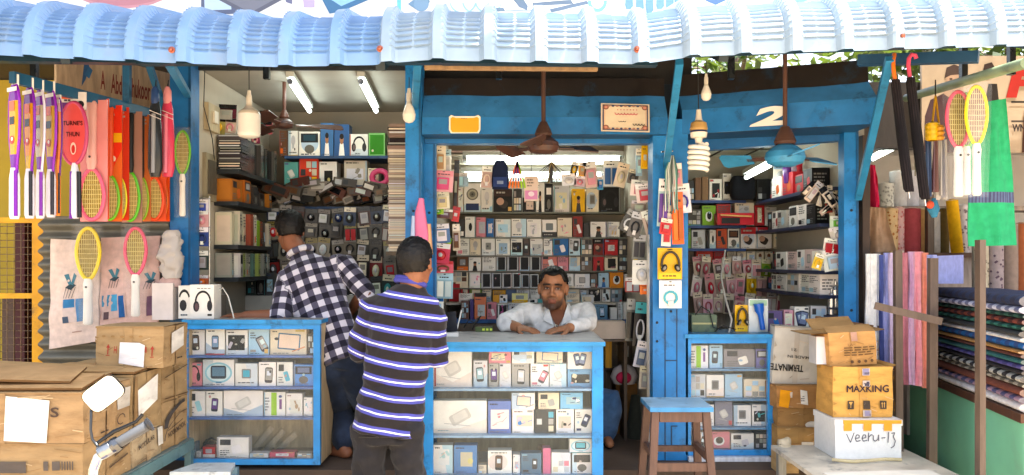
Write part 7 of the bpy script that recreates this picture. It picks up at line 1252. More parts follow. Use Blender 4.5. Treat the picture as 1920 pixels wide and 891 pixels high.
# ================================================================ CLOTH SHOP GOODS
def roll(u, v0, v1, Y, r, col, label, lean=0, mat='cloth', spots=None):
    m = MB(); a = W(u, v1, Y); b = W(u + lean, v0, Y); m.tube([a, a.lerp(b, .3), a.lerp(b, .7), b], [r, r * 1.02, r, r * .98], col, 18); q = (b - a).normalized(); m.lathe([(r * .7, .002), (r * .55, .006), (.02, .004), (.012, .01), (.0, .01)], b, lerp3(H(jit(col, .1)), H('d8c8a8'), .3), 14, q)
    for k in range(34 if spots else 0): w = R.uniform(3.6, 5.8); p = a.lerp(b, R.uniform(.03, .97)) + Vector((math.cos(w), math.sin(w), 0)) * (r * 1.03); d = Vector((-math.sin(w), math.cos(w), 0)) * .008; m.add([p - d, p + Vector((0, 0, -.008)), p + d, p + Vector((0, 0, .008))], [(0, 1, 2, 3)], spots)
    return m.build('cloth_roll', mat, label=label, cat='cloth roll', group='rolls of cloth in the cloth shop')
sh_ = MB(); zR = WZ(474, 5.1); sh_.box(WX(1625, 5.1), 3.6, 5.0, 5.4, zR - .03, zR - .001, '6a5040'); sh_.box(2.5, 3.55, 5.06, 5.38, .4, zR - .031, 'a8a09a'); sh_.build('roll_shelf', 'wood', label='plain shelf cabinet under the cloth rolls of the cloth shop', cat='shelf')
for (u, v0, v1, r, c, sp, lab) in [(1668, 392, 474, .05, 'd8b888', 'b0703a', 'cream roll with brown speckles, leftmost cloth roll'), (1686, 390, 474, .032, 'd8b0ac', 'c87878', 'pale pink speckled cloth roll beside the cream one'), (1708, 392, 474, .058, 'a84a50', None, 'dusty red thick cloth roll'), (1730, 394, 474, .034, 'd8b070', None, 'light amber cloth roll'), (1750, 398, 478, .04, 'd0ccc4', None, 'plain off white cloth roll'), (1770, 392, 478, .03, '6a5a34', None, 'olive brown cloth roll'), (1806, 386, 478, .034, 'd8d0d0', '8a7a80', 'white spotted cloth roll behind the hanging swatters'), (1660, 345, 388, .05, 'c8c8c0', '9a9a94', 'white folded cloth patterned roll near the magenta cloth')]:
    roll(u, v0, v1, 5.1, r, c, lab, spots=sp)
roll(1795, 376, 474, 5.0, .036, 'd8a418', 'mustard yellow cloth roll leaning to the left', -10)
for i, (u, c, sp, lab) in enumerate([(1838, 'b0a894', '6a6458', 'beige patterned cloth roll standing behind the green towel'), (1866, '9a8e90', '5a4a58', 'mauve patterned cloth roll standing behind the green towel'), (1893, '8a7a70', None, 'plain taupe cloth roll standing behind the green towel'), (1915, '9a5a3a', None, 'rust brown cloth roll at the right edge behind the towel')]): roll(u, 420, 545, 4.7, .044, c, lab, spots=sp)
for i, (u, c, lab) in enumerate([(1684, 'dcdad8', 'white bolt of cloth on the upper shelf, left one'), (1706, 'd0d0d8', 'white bolt of cloth on the upper shelf, middle one'), (1730, 'd8d8dc', 'white bolt of cloth on the upper shelf, right one')]): roll(u, 322, 388, 5.35, .055, c, lab)
m = MB(); m.box(WX(1640, 5.35), 3.6, 5.25, 5.5, WZ(388, 5.35) - .03, WZ(388, 5.35) - .001, '8a7a6a'); m.build('wall_shelf', 'wood', label='upper shelf under the white bolts in the cloth shop', cat='shelf')
def drape(pts, Y, col, label, name='hanging_cloth', fold=.012, nf=9, bands=(), cat='cloth', thick=.004, seed=0, yslope=0.):
    """a hanging cloth: pts = left and right photo outlines as (u, v) from top to bottom; folds run down it"""
    m = MB(); n = 30; L_, R_ = pts; mrows = []; vs = []
    kk = 16
    for j in range(kk + 1):
        t = j / kk; f_ = t * (len(L_) - 1); i = min(int(f_), len(L_) - 2); q = f_ - i; l = (L_[i][0] + (L_[i + 1][0] - L_[i][0]) * q, L_[i][1] + (L_[i + 1][1] - L_[i][1]) * q); r = (R_[i][0] + (R_[i + 1][0] - R_[i][0]) * q, R_[i][1] + (R_[i + 1][1] - R_[i][1]) * q)
        for a in range(n + 1):
            x = a / n; p = W(l[0] + (r[0] - l[0]) * x, l[1] + (r[1] - l[1]) * x, Y + yslope * x); p.y += fold * math.sin(x * nf * 2 + 1.5 * noise.noise(Vector((x * 3, t * 2, seed)))) * (.5 + .5 * t) + fold * noise.noise(Vector((x * 6, t * 3, seed))); vs.append(p)
    q = n + 1
    for j in range(kk):
        for a in range(n):
            t = (j + .5) / kk; c = col
            for b0_, b1_, bc in bands:
                if b0_ <= t <= b1_: c = bc if not callable(bc) else bc(a, j)
            m.add([vs[j * q + a], vs[(j + 1) * q + a], vs[(j + 1) * q + a + 1], vs[j * q + a + 1]], [(0, 1, 2, 3)], c, True); m.add([p + Vector((0, thick, 0)) for p in (vs[j * q + a], vs[(j + 1) * q + a], vs[(j + 1) * q + a + 1], vs[j * q + a + 1])], [(3, 2, 1, 0)], c, True)
    return m.build(name, 'cloth', label=label, cat=cat)
gm = '2fa06c'
drape(([(1826, 196), (1822, 250), (1818, 320), (1815, 400), (1816, 462)], [(1888, 184), (1894, 250), (1900, 320), (1906, 400), (1910, 460)]), 3.8, gm, 'green towel with a blue patterned band hanging beside the swatters', 'towel', .014, 4, [(.60, .68, lambda a, j: '4a4a6a' if (a + j) % 2 else '5a6a8a'), (.68, .70, '9ad0a8'), (.97, 1, 'a8dcb8')], 'towel', seed=3)
drape(([(1622, 308), (1620, 350), (1620, 412)], [(1642, 310), (1650, 350), (1652, 405)]), 4.62, 'b81f48', 'crimson cloth hanging beside the blue strut', fold=.02, nf=4, seed=5)
drape(([(1632, 388), (1624, 430), (1617, 476)], [(1658, 390), (1668, 430), (1680, 470)]), 4.58, 'a88a70', 'tan cloth hanging below the crimson cloth', fold=.018, nf=5, seed=7)
gs_ = 'lengths of cloth hung over the rack'
for i, (u0, u1, v0, v1, c, lab) in enumerate([(1624, 1652, 476, 700, 'eef0f2', 'white length of cloth, leftmost on the rack'), (1650, 1660, 478, 690, '5e6eb8', 'dark blue narrow length of cloth on the rack'), (1658, 1672, 474, 690, 'a4ace4', 'periwinkle length of cloth on the rack'), (1668, 1684, 474, 690, 'd4c6e6', 'lilac length of cloth on the rack'), (1684, 1694, 470, 720, 'e6e4d4', 'pale cream length of cloth on the rack'), (1691, 1706, 474, 722, 'd0899a', 'dusty rose length of cloth on the rack'), (1704, 1718, 472, 722, 'e6c4e6', 'orchid length of cloth on the rack'), (1715, 1732, 472, 724, 'f2aaba', 'pink length of cloth on the rack'), (1730, 1742, 474, 728, 'f0a08c', 'salmon length of cloth on the rack'), (1740, 1758, 478, 732, 'a8b4ee', 'sky blue violet length of cloth on the rack')]):
    o = drape(([(u0, v0), (u0, (v0 + v1) / 2), (u0 + 1, v1)], [(u1, v0), (u1, (v0 + v1) / 2), (u1, v1)]), 4.36 - i * .03 if u0 < 1684 else 4.24 - (i - 4) * .02, c, lab, 'cloth_length', .012, 4, (), seed=i, cat='cloth', thick=.012); o['group'] = gs_
m = MB(); Yl = 4.3; o = [W(1754, 480, Yl), W(1806, 478, Yl + .25), W(1806, 532, Yl + .25), W(1754, 532, Yl)]; m.add(o + [p + Vector((.03, .05, 0)) for p in o], [(3, 2, 1, 0), (4, 5, 6, 7), (0, 1, 5, 4), (2, 3, 7, 6), (1, 2, 6, 5), (3, 0, 4, 7)], '98a0d8'); m.build('folded_cloth', 'cloth', label='lavender folded cloth standing behind the dark stack of cloth', cat='cloth')
# folded stack on the counter: each length of cloth its own thing
e0, e1 = Vector((2.44, 4.72, 0)), Vector((2.235, 3.52, 0)); zc = H1 + .044; cd = (e1 - e0).normalized(); cn = Vector((-cd.y, cd.x, 0)) * (-1 if -cd.y < 0 else 1)
if cn.x < 0: cn = -cn
LAY_ = 0; LAY = [('f0f0f2', .05, None, 'white folded cloth at the bottom of the stack'), ('4a4a78', .035, 'c8a0b0', 'indigo and pink checked folded cloth'), ('7a3a24', .045, None, 'rust brown folded cloth'), ('b8b0a0', .03, '4a4640', 'grey and cream speckled folded cloth'), ('1c1c20', .04, 'e0e0d8', 'black folded cloth with white flowers'), ('201c20', .03, None, 'plain black folded cloth'), ('3a3478', .03, '6a64b0', 'violet striped folded cloth'), ('1f6a6c', .035, None, 'teal folded cloth'), ('5a2a24', .025, None, 'maroon brown folded cloth'), ('c8904a', .018, None, 'light orange folded cloth'), ('1c4a90', .045, '2a78c8', 'bright blue shaded folded cloth'), ('ececec', .03, None, 'white folded cloth in the middle of the stack'), ('2c3034', .035, None, 'charcoal folded cloth'), ('2a7a6c', .03, '123a38', 'green and dark checked folded cloth'), ('8a3a28', .035, '20202c', 'red and black checked folded cloth'), ('1f5a4c', .03, '182a30', 'dark green striped folded cloth'), ('d8dcf0', .04, '3a4280', 'white and blue checked folded cloth'), ('1c2240', .06, '3a4668', 'navy folded cloth on top of the stack')]
z = zc; Lk_ = (e1 - e0).length
for i, (c, h, c2, lab) in enumerate(LAY):
    h *= .80; jx = R.uniform(-.008, .012); m = MB(); n = 26; vs = []; prof = [(.34, .0), (.02, .0), (.004, .25), (.0, .5), (.004, .75), (.02, 1.0), (.34, 1.0)]
    for k in range(n + 1):
        p = e0 + cd * (Lk_ * k / n) + cn * jx; sagz = .004 * noise.noise(Vector((k * .35, i * 3.1, 0)))
        for d_, hh in prof: vs.append(p + cn * (d_ + .004 * noise.noise(Vector((k * .5, i * 1.7, hh)))) + Vector((0, 0, z + h * hh * .96 + sagz * hh)))
    q = len(prof)
    for k in range(n):
        cc = lerp3(H(c), (.8, .8, .82), .03) if not c2 or (k % 2 == 0) else lerp3(H(c), H(c2), .75)
        m.add([vs[k * q + j] for j in range(q)] + [vs[(k + 1) * q + j] for j in range(q)], [(j, j + 1, q + j + 1, q + j) for j in range(q - 1)], cc, True)
    for k in (0, n): m.add([vs[k * q + j] for j in range(q)], [tuple(range(q))], lerp3(H(c), H('d8d0c8'), .35))
    m.build('folded_cloth', 'cloth', label=lab + ' on the green counter' if len(lab.split()) < 12 else lab, cat='cloth', group='folded cloth stacked on the green counter'); z += h
# a second block of folded ends nearer the street corner
z = zc
for i in range(10):
    h = .052; m = MB(); p0 = Vector((2.24, 3.36, z)); c = R.choice(['d8d4d0', 'e0dcd8', 'c8a888', 'd88a70', '1f7a78', '2a6aa8', 'd8c8a0', '6a6a6e', 'a84a30', 'c8c8d0'])
    m.loft([(p0 + Vector((x, 0, h / 2)), (0, .07 + .004 * R.uniform(-1, 1), 0), (0, 0, h * .48)) for x in (0, .02, .25, .33)], c, 14, .6); m.build('folded_cloth', 'cloth', label=f'folded cloth end at the corner of the counter, {ORD[i]} from the bottom', cat='cloth', group='folded cloth ends at the counter corner'); z += h
# rail, umbrellas, yellow toys, posters
m = MB(); m.tube([W(1700, 184, 4.4), W(1925, 118, 3.0)], .022, '7a8a6c', 12); m.tube([W(1716, 180, 4.38), W(1716, 330, 4.5)], .004, '6a6a5a', 6); m.build('hanging_pole', 'paint', label='sage green pole slanting towards the street above the swatters', cat='pole')
for (ut, vt, ub, vb, ch, lab) in [(1675, 108, 1704, 360, 'e0701c', 'black folded umbrella with an orange crook handle'), (1703, 104, 1734, 374, 'd84a6a', 'black folded umbrella with a pink crook handle')]:
    Yu = 3.6; t = thing('long_umbrella', W(ub, vb, Yu), lab + ' hanging at the right', 'umbrella', 'long black umbrellas on the right'); a, b = W(ut + 3, vt + 42, Yu), W(ub, vb, Yu); m = MB(); m.tube([a, a.lerp(b, .03), a.lerp(b, .5), a.lerp(b, .97), b], [.012, .019, .023, .021, .013], '17161a', 14)
    for k in range(5): w = 3.6 + k * .5; m.tube([a + Vector((math.cos(w), math.sin(w), 0)) * .018, b + Vector((math.cos(w), math.sin(w), 0)) * .019], .004, '241f22', 5)
    m.build('canopy', 'cloth', t); m = MB(); m.tube([a, W(ut, vt + 18, Yu), W(ut + 1, vt + 6, Yu), W(ut + 6, vt - 2, Yu), W(ut + 13, vt, Yu), W(ut + 15, vt + 6, Yu)] if 'pink' in lab else [a, W(ut, vt + 20, Yu), W(ut, vt + 4, Yu), W(ut + 2, vt - 6, Yu + .03)], .009, ch, 10); m.build('handle', 'plastic', t); m = MB(); m.tube([b, b + (b - a).normalized() * .03], .004, 'c8c8c8', 6); m.build('tip', 'metal', t)
t = thing('yellow_charm', W(1752, 260, 3.7), 'yellow ribbed toy hanging on yellow straps left of the swatters', 'toy'); m = MB()
for i in range(3): m.lathe([(.02, -.02), (.03, -.014), (.032, 0), (.03, .014), (.02, .02)], W(1748, 238 + i * 9, 3.7), 'd8a810', 14); m.lathe([(.015, -.012), (.022, 0), (.015, .012)], W(1762, 240 + i * 9, 3.68), 'c88a1c', 12)
m.build('body', 'plastic', t); m = MB(); m.bar(W(1754, 180, 3.7), W(1748, 232, 3.7), .012, .004, 'c8941c'); m.bar(W(1754, 180, 3.7), W(1761, 236, 3.7), .012, .004, 'c8941c'); m.tube([W(1754, 150, 3.72), W(1754, 182, 3.7)], .003, '2a2622', 5); m.build('strap', 'cloth', t)
m = MB()
for i in range(9): u = 1738 + i * 4.2; m.bar(W(u, 262, 3.8), W(u + R.uniform(-2, 2), 372 + R.uniform(-14, 10), 3.8 + .01 * (i % 3)), .018, .006, R.choice(['3a4a6a', '8a8a94', '5a3a40', 'a8a4a0', '2a2a34', '6a7a98', '7a5a58']))
m.build('belt_bunch', 'gloss', label='bunch of dark belts hanging under the yellow toy', cat='belt bunch')
m = MB(); m.tube([W(1752, 372, 3.9), W(1750, 392, 3.9), W(1752, 408, 3.9)], [.01, .03, .012], '3a7a9a', 8); m.ell(W(1744, 384, 3.88), (.02, .015, .02), 'c8503a', 8, 6); m.build('cloth_toy', 'cloth', label='small blue and red cloth toy hanging below the belts', cat='toy')
# painted board at the right with two figures and a big red letter
Yp = 5.0; x0, x1, z0, z1 = WX(1722, Yp), WX(1722, Yp) + 1.9, WZ(288, Yp), WZ(108, Yp); t = thing('poster_board', ((x0 + x1) / 2, Yp, z0), 'cream painted board with two dark suited figures and a big red letter', 'sign')
m = MB(); m.box(x0, x1, Yp - .04, Yp - .02, z0, z1, 'b8a48c'); f = Face(m, (x0, Yp - .04, z0), (1, 0, 0), (0, 0, 1), x1 - x0, z1 - z0); pw = (x1 - x0) * FPX / Yp; ph_ = (z1 - z0) * FPX / Yp
def q_(u, v): return ((u - 1722) / pw, (288 - v) / ph_)
def pg(pts, c): f.poly([q_(*p) for p in pts][::-1], c)
pg([(1726, 288), (1728, 220), (1738, 190), (1762, 178), (1790, 176), (1812, 190), (1822, 288)], '4a3438'); pg([(1762, 178), (1772, 140), (1798, 140), (1800, 176), (1780, 190)], 'b09078'); f.ell(*q_(1784, 150), 17 / pw, 22 / ph_, 'b89880'); pg([(1764, 150), (1768, 130), (1782, 124), (1798, 130), (1804, 146), (1796, 142), (1776, 144)], '4a3a34'); f.ell(*q_(1776, 151), 3 / pw, 1.6 / ph_, '3a2a24'); f.ell(*q_(1790, 151), 3 / pw, 1.6 / ph_, '3a2a24'); pg([(1774, 180), (1782, 200), (1792, 180), (1784, 230)], 'd8d0c8')
pg([(1838, 200), (1846, 160), (1862, 160), (1866, 200), (1862, 240), (1842, 240)], '2a2420'); f.ell(*q_(1846, 136), 9 / pw, 12 / ph_, '9a6a54'); pg([(1836, 136), (1838, 124), (1852, 120), (1858, 130)], '3a2a24')
f.text('F', *q_(1908, 160), 46 / pw, 52 / ph_, 'b02a20', .05, 0, .25); f.text('WN', *q_(1902, 242), 24 / pw, 14 / ph_, '3a3030', .03); f.line(q_(1888, 194), q_(1960, 194), .012, '2a2420'); f.line(q_(1888, 230), q_(1960, 230), .012, '4a4038'); pg([(1912, 210), (1930, 200), (1950, 288), (1908, 288)], '4a2a1c')
m.build('board', 'card', t)
for x in (x0 + .05, x1 - .05): m = MB(); m.box(x, x + .04, Yp - .019, Yp + .02, 0, z1, '5a4a3a'); m.build('post', 'wood', t)
# ================================================================ PEOPLE
SK = H('8c5a40'); SKD = H('6a4230')
def skin(p): k = .5 + .5 * noise.noise(p * 18); return lerp3(SK, SKD, .35 * k)
def pattern_mat(name, kind):
    m = bpy.data.materials.new(name); m.use_nodes = True; nt = m.node_tree; N = nt.nodes; Lk = nt.links; b = N['Principled BSDF']; b.inputs['Roughness'].default_value = .9; b.inputs['Specular IOR Level'].default_value = .2; b.inputs['Sheen Weight'].default_value = .15
    at = N.new('ShaderNodeAttribute'); at.attribute_name = 'pat'; sp = N.new('ShaderNodeSeparateXYZ'); Lk.new(at.outputs['Vector'], sp.inputs[0])
    def fr(sock, per, off=0.):
        d = N.new('ShaderNodeMath'); d.operation = 'MULTIPLY_ADD'; Lk.new(sock, d.inputs[0]); d.inputs[1].default_value = 1 / per; d.inputs[2].default_value = off; f = N.new('ShaderNodeMath'); f.operation = 'FRACT'; Lk.new(d.outputs[0], f.inputs[0]); return f.outputs[0]
    def ramp(sock, stops):
        r = N.new('ShaderNodeValToRGB'); r.color_ramp.interpolation = 'CONSTANT'; e = r.color_ramp.elements
        while len(e) > 1: e.remove(e[-1])
        e[0].position = 0; e[0].color = (*H(stops[0][1]), 1)
        for p_, c in stops[1:]: k = e.new(p_); k.color = (*H(c), 1)
        Lk.new(sock, r.inputs[0]); return r.outputs[0]
    if kind == 'stripe':
        col = ramp(fr(sp.outputs[2], .0775, .0), [(0, '221e21'), (.51, '4a4ca0'), (.675, 'e6e6f4'), (.765, '4a4ca0'), (.93, '221e21')])
    else:
        a = ramp(fr(sp.outputs[0], .074, .1), [(0, 'e6e4ea'), (.5, '5c5a6c')]); c = ramp(fr(sp.outputs[2], .074, .3), [(0, 'e6e4ea'), (.5, '5c5a6c')]); mx = N.new('ShaderNodeMix'); mx.data_type = 'RGBA'; mx.blend_type = 'MULTIPLY'; mx.inputs[0].default_value = 1; Lk.new(a, mx.inputs[6]); Lk.new(c, mx.inputs[7]); col = mx.outputs[2]
    nz = N.new('ShaderNodeTexNoise'); nz.inputs['Scale'].default_value = 260; tc = N.new('ShaderNodeTexCoord'); Lk.new(tc.outputs['Object'], nz.inputs['Vector']); bp = N.new('ShaderNodeBump'); bp.inputs['Strength'].default_value = .35; bp.inputs['Distance'].default_value = .002; Lk.new(nz.outputs[0], bp.inputs['Height']); Lk.new(bp.outputs[0], b.inputs['Normal'])
    Lk.new(col, b.inputs['Base Color']); MATS[name] = m; return m
pattern_mat('striped_cloth', 'stripe'); pattern_mat('checked_cloth', 'check')
def patfun(bones, one=False):
    bb = [(Vector(a), Vector(b), Vector(s).normalized(), r, o) for a, b, s, r, o in bones]
    def f(p):
        if one: q = p - bb[0][0]; return (q.dot(bb[0][2]), 0, q.dot((bb[0][1] - bb[0][0]).normalized()) + .012 * noise.noise(p * 4) - .35 * max(0, abs(q.dot(bb[0][2])) - .17))
        e, i, v, u = nearest([x[:4] for x in bb], p); return (u + bb[i][4][0], 0, v + bb[i][4][1])
    return f
def torso_rings(cs, widths, depths, sides, fwd):
    return [(c, Vector(s).normalized() * w, Vector(fwd).normalized() * d) for c, w, d, s in zip(cs, widths, depths, sides)]
# ---------------------------------------------------------------- man in the striped shirt, back to the street
P1 = thing('person', (-.52, 3.78, 0), 'person seen from behind in a dark shirt with blue and white stripes, grey trousers', 'person')
Ym = 3.76; pel = W(728, 792, Ym + .0); nk = W(768, 540, Ym); hd = W(780, 493, Ym - .01); ax = (nk - pel).normalized(); sd = Vector((ax.z, 0, -ax.x)); fw = Vector((.12, 1, 0)).normalized()
shL, shR = W(698, 574, Ym), W(817, 600, Ym); elL, elR = W(668, 662, Ym + .04), W(821, 676, Ym + .02); wrL, wrR = elL + Vector((.10, .22, .03)), elR + Vector((-.06, .24, .05))
M1 = hframe((.25, 1, -.1), (-.02, .1, 1))
b = MB(); head(b, hd, M1, .93, True); limb(b, [hd + M1 @ Vector((0, -.015, -.05)), nk + Vector((.004, .01, .0)), nk - ax * .05], [.052, .056, .07])
b.loft(torso_rings([pel - ax * .02, pel + ax * .12, pel + ax * .3, pel + ax * .5, pel + ax * .6], [.12, .115, .125, .14, .08], [.08, .075, .08, .08, .06], [sd] * 5, fw), 'A')
for s, e, w, t in ((shL, elL, wrL, 1), (shR, elR, wrR, -1)):
    limb(b, [s + Vector((0, .0, -.02)), e, w], [.036, .030, .026]); hand(b, w, (w - e), (0, .1, 1), t, .4)
ank = []
for s in (-1, 1):
    hp = pel + Vector((s * .085, 0, -.02)); kn = Vector((pel.x + s * .10 + .0, Ym + .04, .43)); an = Vector((pel.x + s * .115, Ym - .01, .085)); limb(b, [hp, kn, an], [.065, .05, .04]); limb(b, [an + Vector((0, -.03, -.04)), an + Vector((s * .03, .15, -.055))], [.035, .028]); ank.append((hp, kn, an))
grow(b, .0065, 5, 'body', 'skin', P1, skin)
b = MB(); L0 = (nk - pel).length
cs = [pel + ax * (L0 * t) for t in (-.07, .05, .2, .38, .56, .72, .84, .92, .98, 1.02)]
b.loft(torso_rings(cs, [.163, .159, .150, .146, .156, .170, .168, .142, .09, .062], [.122, .122, .114, .11, .115, .12, .113, .095, .075, .062], [sd] * 10, fw), 'A', 24)
for s, e, w in ((shL, elL, wrL), (shR, elR, wrR)): limb(b, [s + (nk - s) * .28 + Vector((0, 0, -.03)), s, e, e.lerp(w, .35)], [.07, .058, .048, .044], sub=6)
so_ = (0, .012)
grow(b, .007, 7, 'shirt', 'striped_cloth', P1, lambda p: (.1, .1, .1), wrk(3, .014, 8, (1, 1, 1.8)), patfun([(pel, nk, sd, .16, so_), (elL, shL, Vector((1, 0, 0)), .062, (0, .03)), (elR, shR, Vector((1, 0, 0)), .062, (0, .05))], True))
b = MB(); ring = []
for a in np.linspace(0, 2 * math.pi, 25): ring.append(nk + ax * .025 + sd * .066 * math.cos(a) + fw * .062 * math.sin(a) + Vector((0, 0, .012 * math.sin(a) * -1)))
b.tube(ring, .013, '474898', 10); b.tube([p + Vector((0, 0, .014)) - (p - nk).normalized() * .003 for p in ring], .011, '474898', 8); b.tube([p + Vector((0, 0, .024)) - (p - nk).normalized() * .006 for p in ring], .0045, '2a2a22', 8); b.build('collar', 'cloth', P1)
b = MB(); b.loft(torso_rings([pel + ax * .1, pel - Vector((0, 0, .0)), pel - Vector((0, 0, .09))], [.165, .168, .165], [.115, .12, .11], [(1, 0, 0)] * 3, fw), '1', 20) if 0 else b.loft(torso_rings([pel + ax * .1, pel, pel - Vector((0, 0, .09))], [.13, .138, .147], [.09, .097, .104], [(1, 0, 0)] * 3, fw), 'K', 20)
for hp, kn, an in ank: limb(b, [hp, kn, an + Vector((0, 0, .0))], [.09, .072, .066])
grow(b, .008, 6, 'trousers', 'denim', P1, lambda p: lerp3(H('1e1d20'), H('2b2a2e'), .5 + .5 * noise.noise(p * 9)), wrk(5, .014, 9, (1, 1, 1.3)))
b = MB()
for s in (-1, 1): x = pel.x + s * .07; b.bar((x - .045, Ym - .128, .70), (x + .045, Ym - .128, .70), .004, .004, '141416')
for hp, kn, an in ank: b.loft([(an + Vector((0, -.075, -.06)), (.03, 0, 0), (0, 0, .024)), (an + Vector((0, -.03, -.05)), (.042, 0, 0), (0, 0, .036)), (an + Vector((0, .1, -.055)), (.048, 0, 0), (0, 0, .03)), (an + Vector((0, .19, -.065)), (.03, 0, 0), (0, 0, .02))], '2a1e18', 14)
b.build('shoes', 'plastic', P1)
def short_line(d, p): back = sst(.35, -.1, d.y); lim = -.80 * back + .42 * (1 - back); return sst(lim - .10, lim + .12, d.z - .25 * abs(d.x) * (1 - back))
hair(hd, M1, .93, P1, short_line, .015)
# ---------------------------------------------------------------- man in the checked shirt, bent over the left counter
P2 = thing('person', (-.92, 4.6, .38), 'barefoot person in a black and white checked shirt bending over the left counter', 'person')
pel = W(634, 668, 4.50); nk = W(566, 482, 4.66); hd = W(543, 434, 4.74); ax = (nk - pel).normalized(); fw = Vector((-.25, 1, -.1)); fw = (fw - ax * fw.dot(ax)).normalized(); sd = fw.cross(ax)
if sd.x < 0: sd = -sd
shL, shR = W(540, 522, 4.60), W(646, 496, 4.66); elL, elR = W(527, 592, 4.46), W(684, 548, 4.60); wrL, wrR = W(462, 592, 4.47), W(655, 585, 4.85)
M2 = hframe((-.45, 1, -.45), (-.15, .3, 1))
b = MB(); head(b, hd, M2, .95, True); limb(b, [hd + M2 @ Vector((0, -.02, -.06)), nk + Vector((0, 0, .0)), nk - ax * .06], [.054, .058, .075])
b.loft(torso_rings([pel - ax * .02, pel + ax * .15, pel + ax * .32, pel + ax * .48, nk - ax * .03], [.11, .11, .125, .14, .08], [.08, .075, .085, .085, .06], [sd] * 5, fw), 'A')
limb(b, [shL, elL, wrL], [.04, .04, .029]); hand(b, wrL, wrL - elL, (0, .05, 1), -1, .25); limb(b, [shR, elR, wrR], [.05, .042, .029]); hand(b, wrR, wrR - elR, (0, .2, 1), -1, .3)
hpL, hpR = W(616, 690, 4.52), W(656, 686, 4.54); knL, knR = W(640, 768, 4.72), W(690, 762, 4.66); anL, anR = Vector((-.958, 4.56, .45)), Vector((-.80, 4.50, .45))
limb(b, [hpL, knL, anL], [.065, .05, .042]); limb(b, [hpR, knR, anR], [.065, .05, .042])
for an, dx in ((anL, -.13), (anR, -.06)): limb(b, [an + Vector((.02, -.02, -.035)), an + Vector((dx, .10, -.045)), an + Vector((dx * 1.35, .14, -.05))], [.035, .027, .018])
grow(b, .0065, 5, 'body', 'skin', P2, skin)
b = MB(); L0 = (nk - pel).length; cs = [pel + ax * (L0 * t) for t in (-.06, .05, .2, .38, .56, .72, .84, .92, .98, 1.02)]
b.loft(torso_rings(cs, [.130, .138, .145, .152, .166, .176, .170, .14, .09, .062], [.115, .12, .115, .115, .12, .124, .115, .095, .075, .06], [sd] * 10, fw), 'A', 24)
for s, e, w, k in ((shL, elL, wrL, .06), (shR, elR, wrR, .05)): limb(b, [s + (nk - s) * .28 - ax * .03, s, e, e.lerp(w, k)], [.075, .068, .06, .054], sub=6)
grow(b, .007, 6, 'shirt', 'checked_cloth', P2, lambda p: (.1, .1, .1), wrk(8, .013, 9), patfun([(pel, nk, sd, .16, (0, 0)), (elL, shL, Vector((1, 0, 0)), .062, (0, .0)), (elR, shR, Vector((.6, 0, .6)), .062, (0, .03))]))
b = MB(); ring = [nk + ax * .03 + sd * .066 * math.cos(a) + fw * .062 * math.sin(a) for a in np.linspace(0, 2 * math.pi, 25)]; b.tube(ring, [.018] * 25, 'c8c6d0', 10)
for i in range(0, 24, 4): b.tube(ring[i:i + 3], .0186, '565468', 10)
b.build('collar', 'cloth', P2)
b = MB(); b.loft(torso_rings([pel + ax * .06, pel, W(636, 700, 4.53)], [.128, .135, .135], [.105, .115, .11], [sd, sd, (1, 0, 0)], fw), 'N', 20)
for hp, kn, an in ((hpL, knL, anL), (hpR, knR, anR)): limb(b, [hp, kn, an + (kn - an) * .12], [.096, .076, .064])
grow(b, .008, 6, 'jeans', 'denim', P2, lambda p: lerp3(H('1c2536'), H('34415a'), sst(-.2, .7, noise.noise(p * 7))), wrk(12, .009, 9))
hair(hd, M2, .95, P2, short_line, .016)
# ---------------------------------------------------------------- shopkeeper sitting behind the centre counter
P3 = thing('person', (.27, 5.0, .38), 'seated shopkeeper in a white shirt leaning both arms on the counter, facing the street', 'person')
zc_ = zB[0] * 0 + WZ(649, 4.1) + .0225
pel = W(1052, 748, 5.0); nk = W(1046, 582, 4.93); hd = W(1037, 541, 4.88); ax = (nk - pel).normalized(); fw = Vector((-.08, -1, 0)); sd = Vector((1, -.06, 0)).normalized()
shL, shR = W(985, 585, 4.93), W(1098, 583, 4.93)              # screen left, screen right
elL, elR = Vector((WX(944, 4.74), 4.74, zc_ + .046)), Vector((WX(1106, 4.78), 4.78, zc_ + .046)); wrL, wrR = Vector((WX(972, 4.60), 4.63, zc_ + .03)), Vector((WX(1068, 4.56), 4.58, zc_ + .031))
M3 = hframe((-.10, -1, -.03), (.03, 0, 1)); HK = 1.08
b = MB(); head(b, hd, M3, HK, True); limb(b, [hd + M3 @ Vector((0, -.01, -.05)), nk + Vector((0, 0, .01)), nk - ax * .06], [.058, .062, .085])
b.loft(torso_rings([pel, pel + ax * .15, pel + ax * .32, nk - ax * .08, nk - ax * .03], [.13, .13, .14, .145, .09], [.1, .1, .1, .09, .065], [sd] * 5, fw), 'A')
limb(b, [shL, elL, wrL], [.042, .036, .029]); limb(b, [shR, elR, wrR], [.042, .036, .029]); hand(b, wrL, (.75, -.5, -.12), (0, -.1, 1), 1, .22, .95); hand(b, wrR, (-.9, -.3, -.10), (0, -.1, 1), -1, .30, 1.0)
hpL, hpR = pel + Vector((-.09, -.02, -.03)), pel + Vector((.09, -.02, -.03)); knL, knR = pel + Vector((-.14, -.30, -.02)), W(1144, 752, 4.82); anL, anR = Vector((knL.x, 4.80, .45)), Vector((knR.x - .02, 4.88, .46))
for hp, kn, an in ((hpL, knL, anL), (hpR, knR, anR)): limb(b, [hp, kn, an], [.085, .062, .042]); limb(b, [an + Vector((0, .03, -.035)), an + Vector((.01, -.13, -.045))], [.034, .026])
SK, SKD = H('a8724f'), H('8a583c'); EYB = H('140d0b')
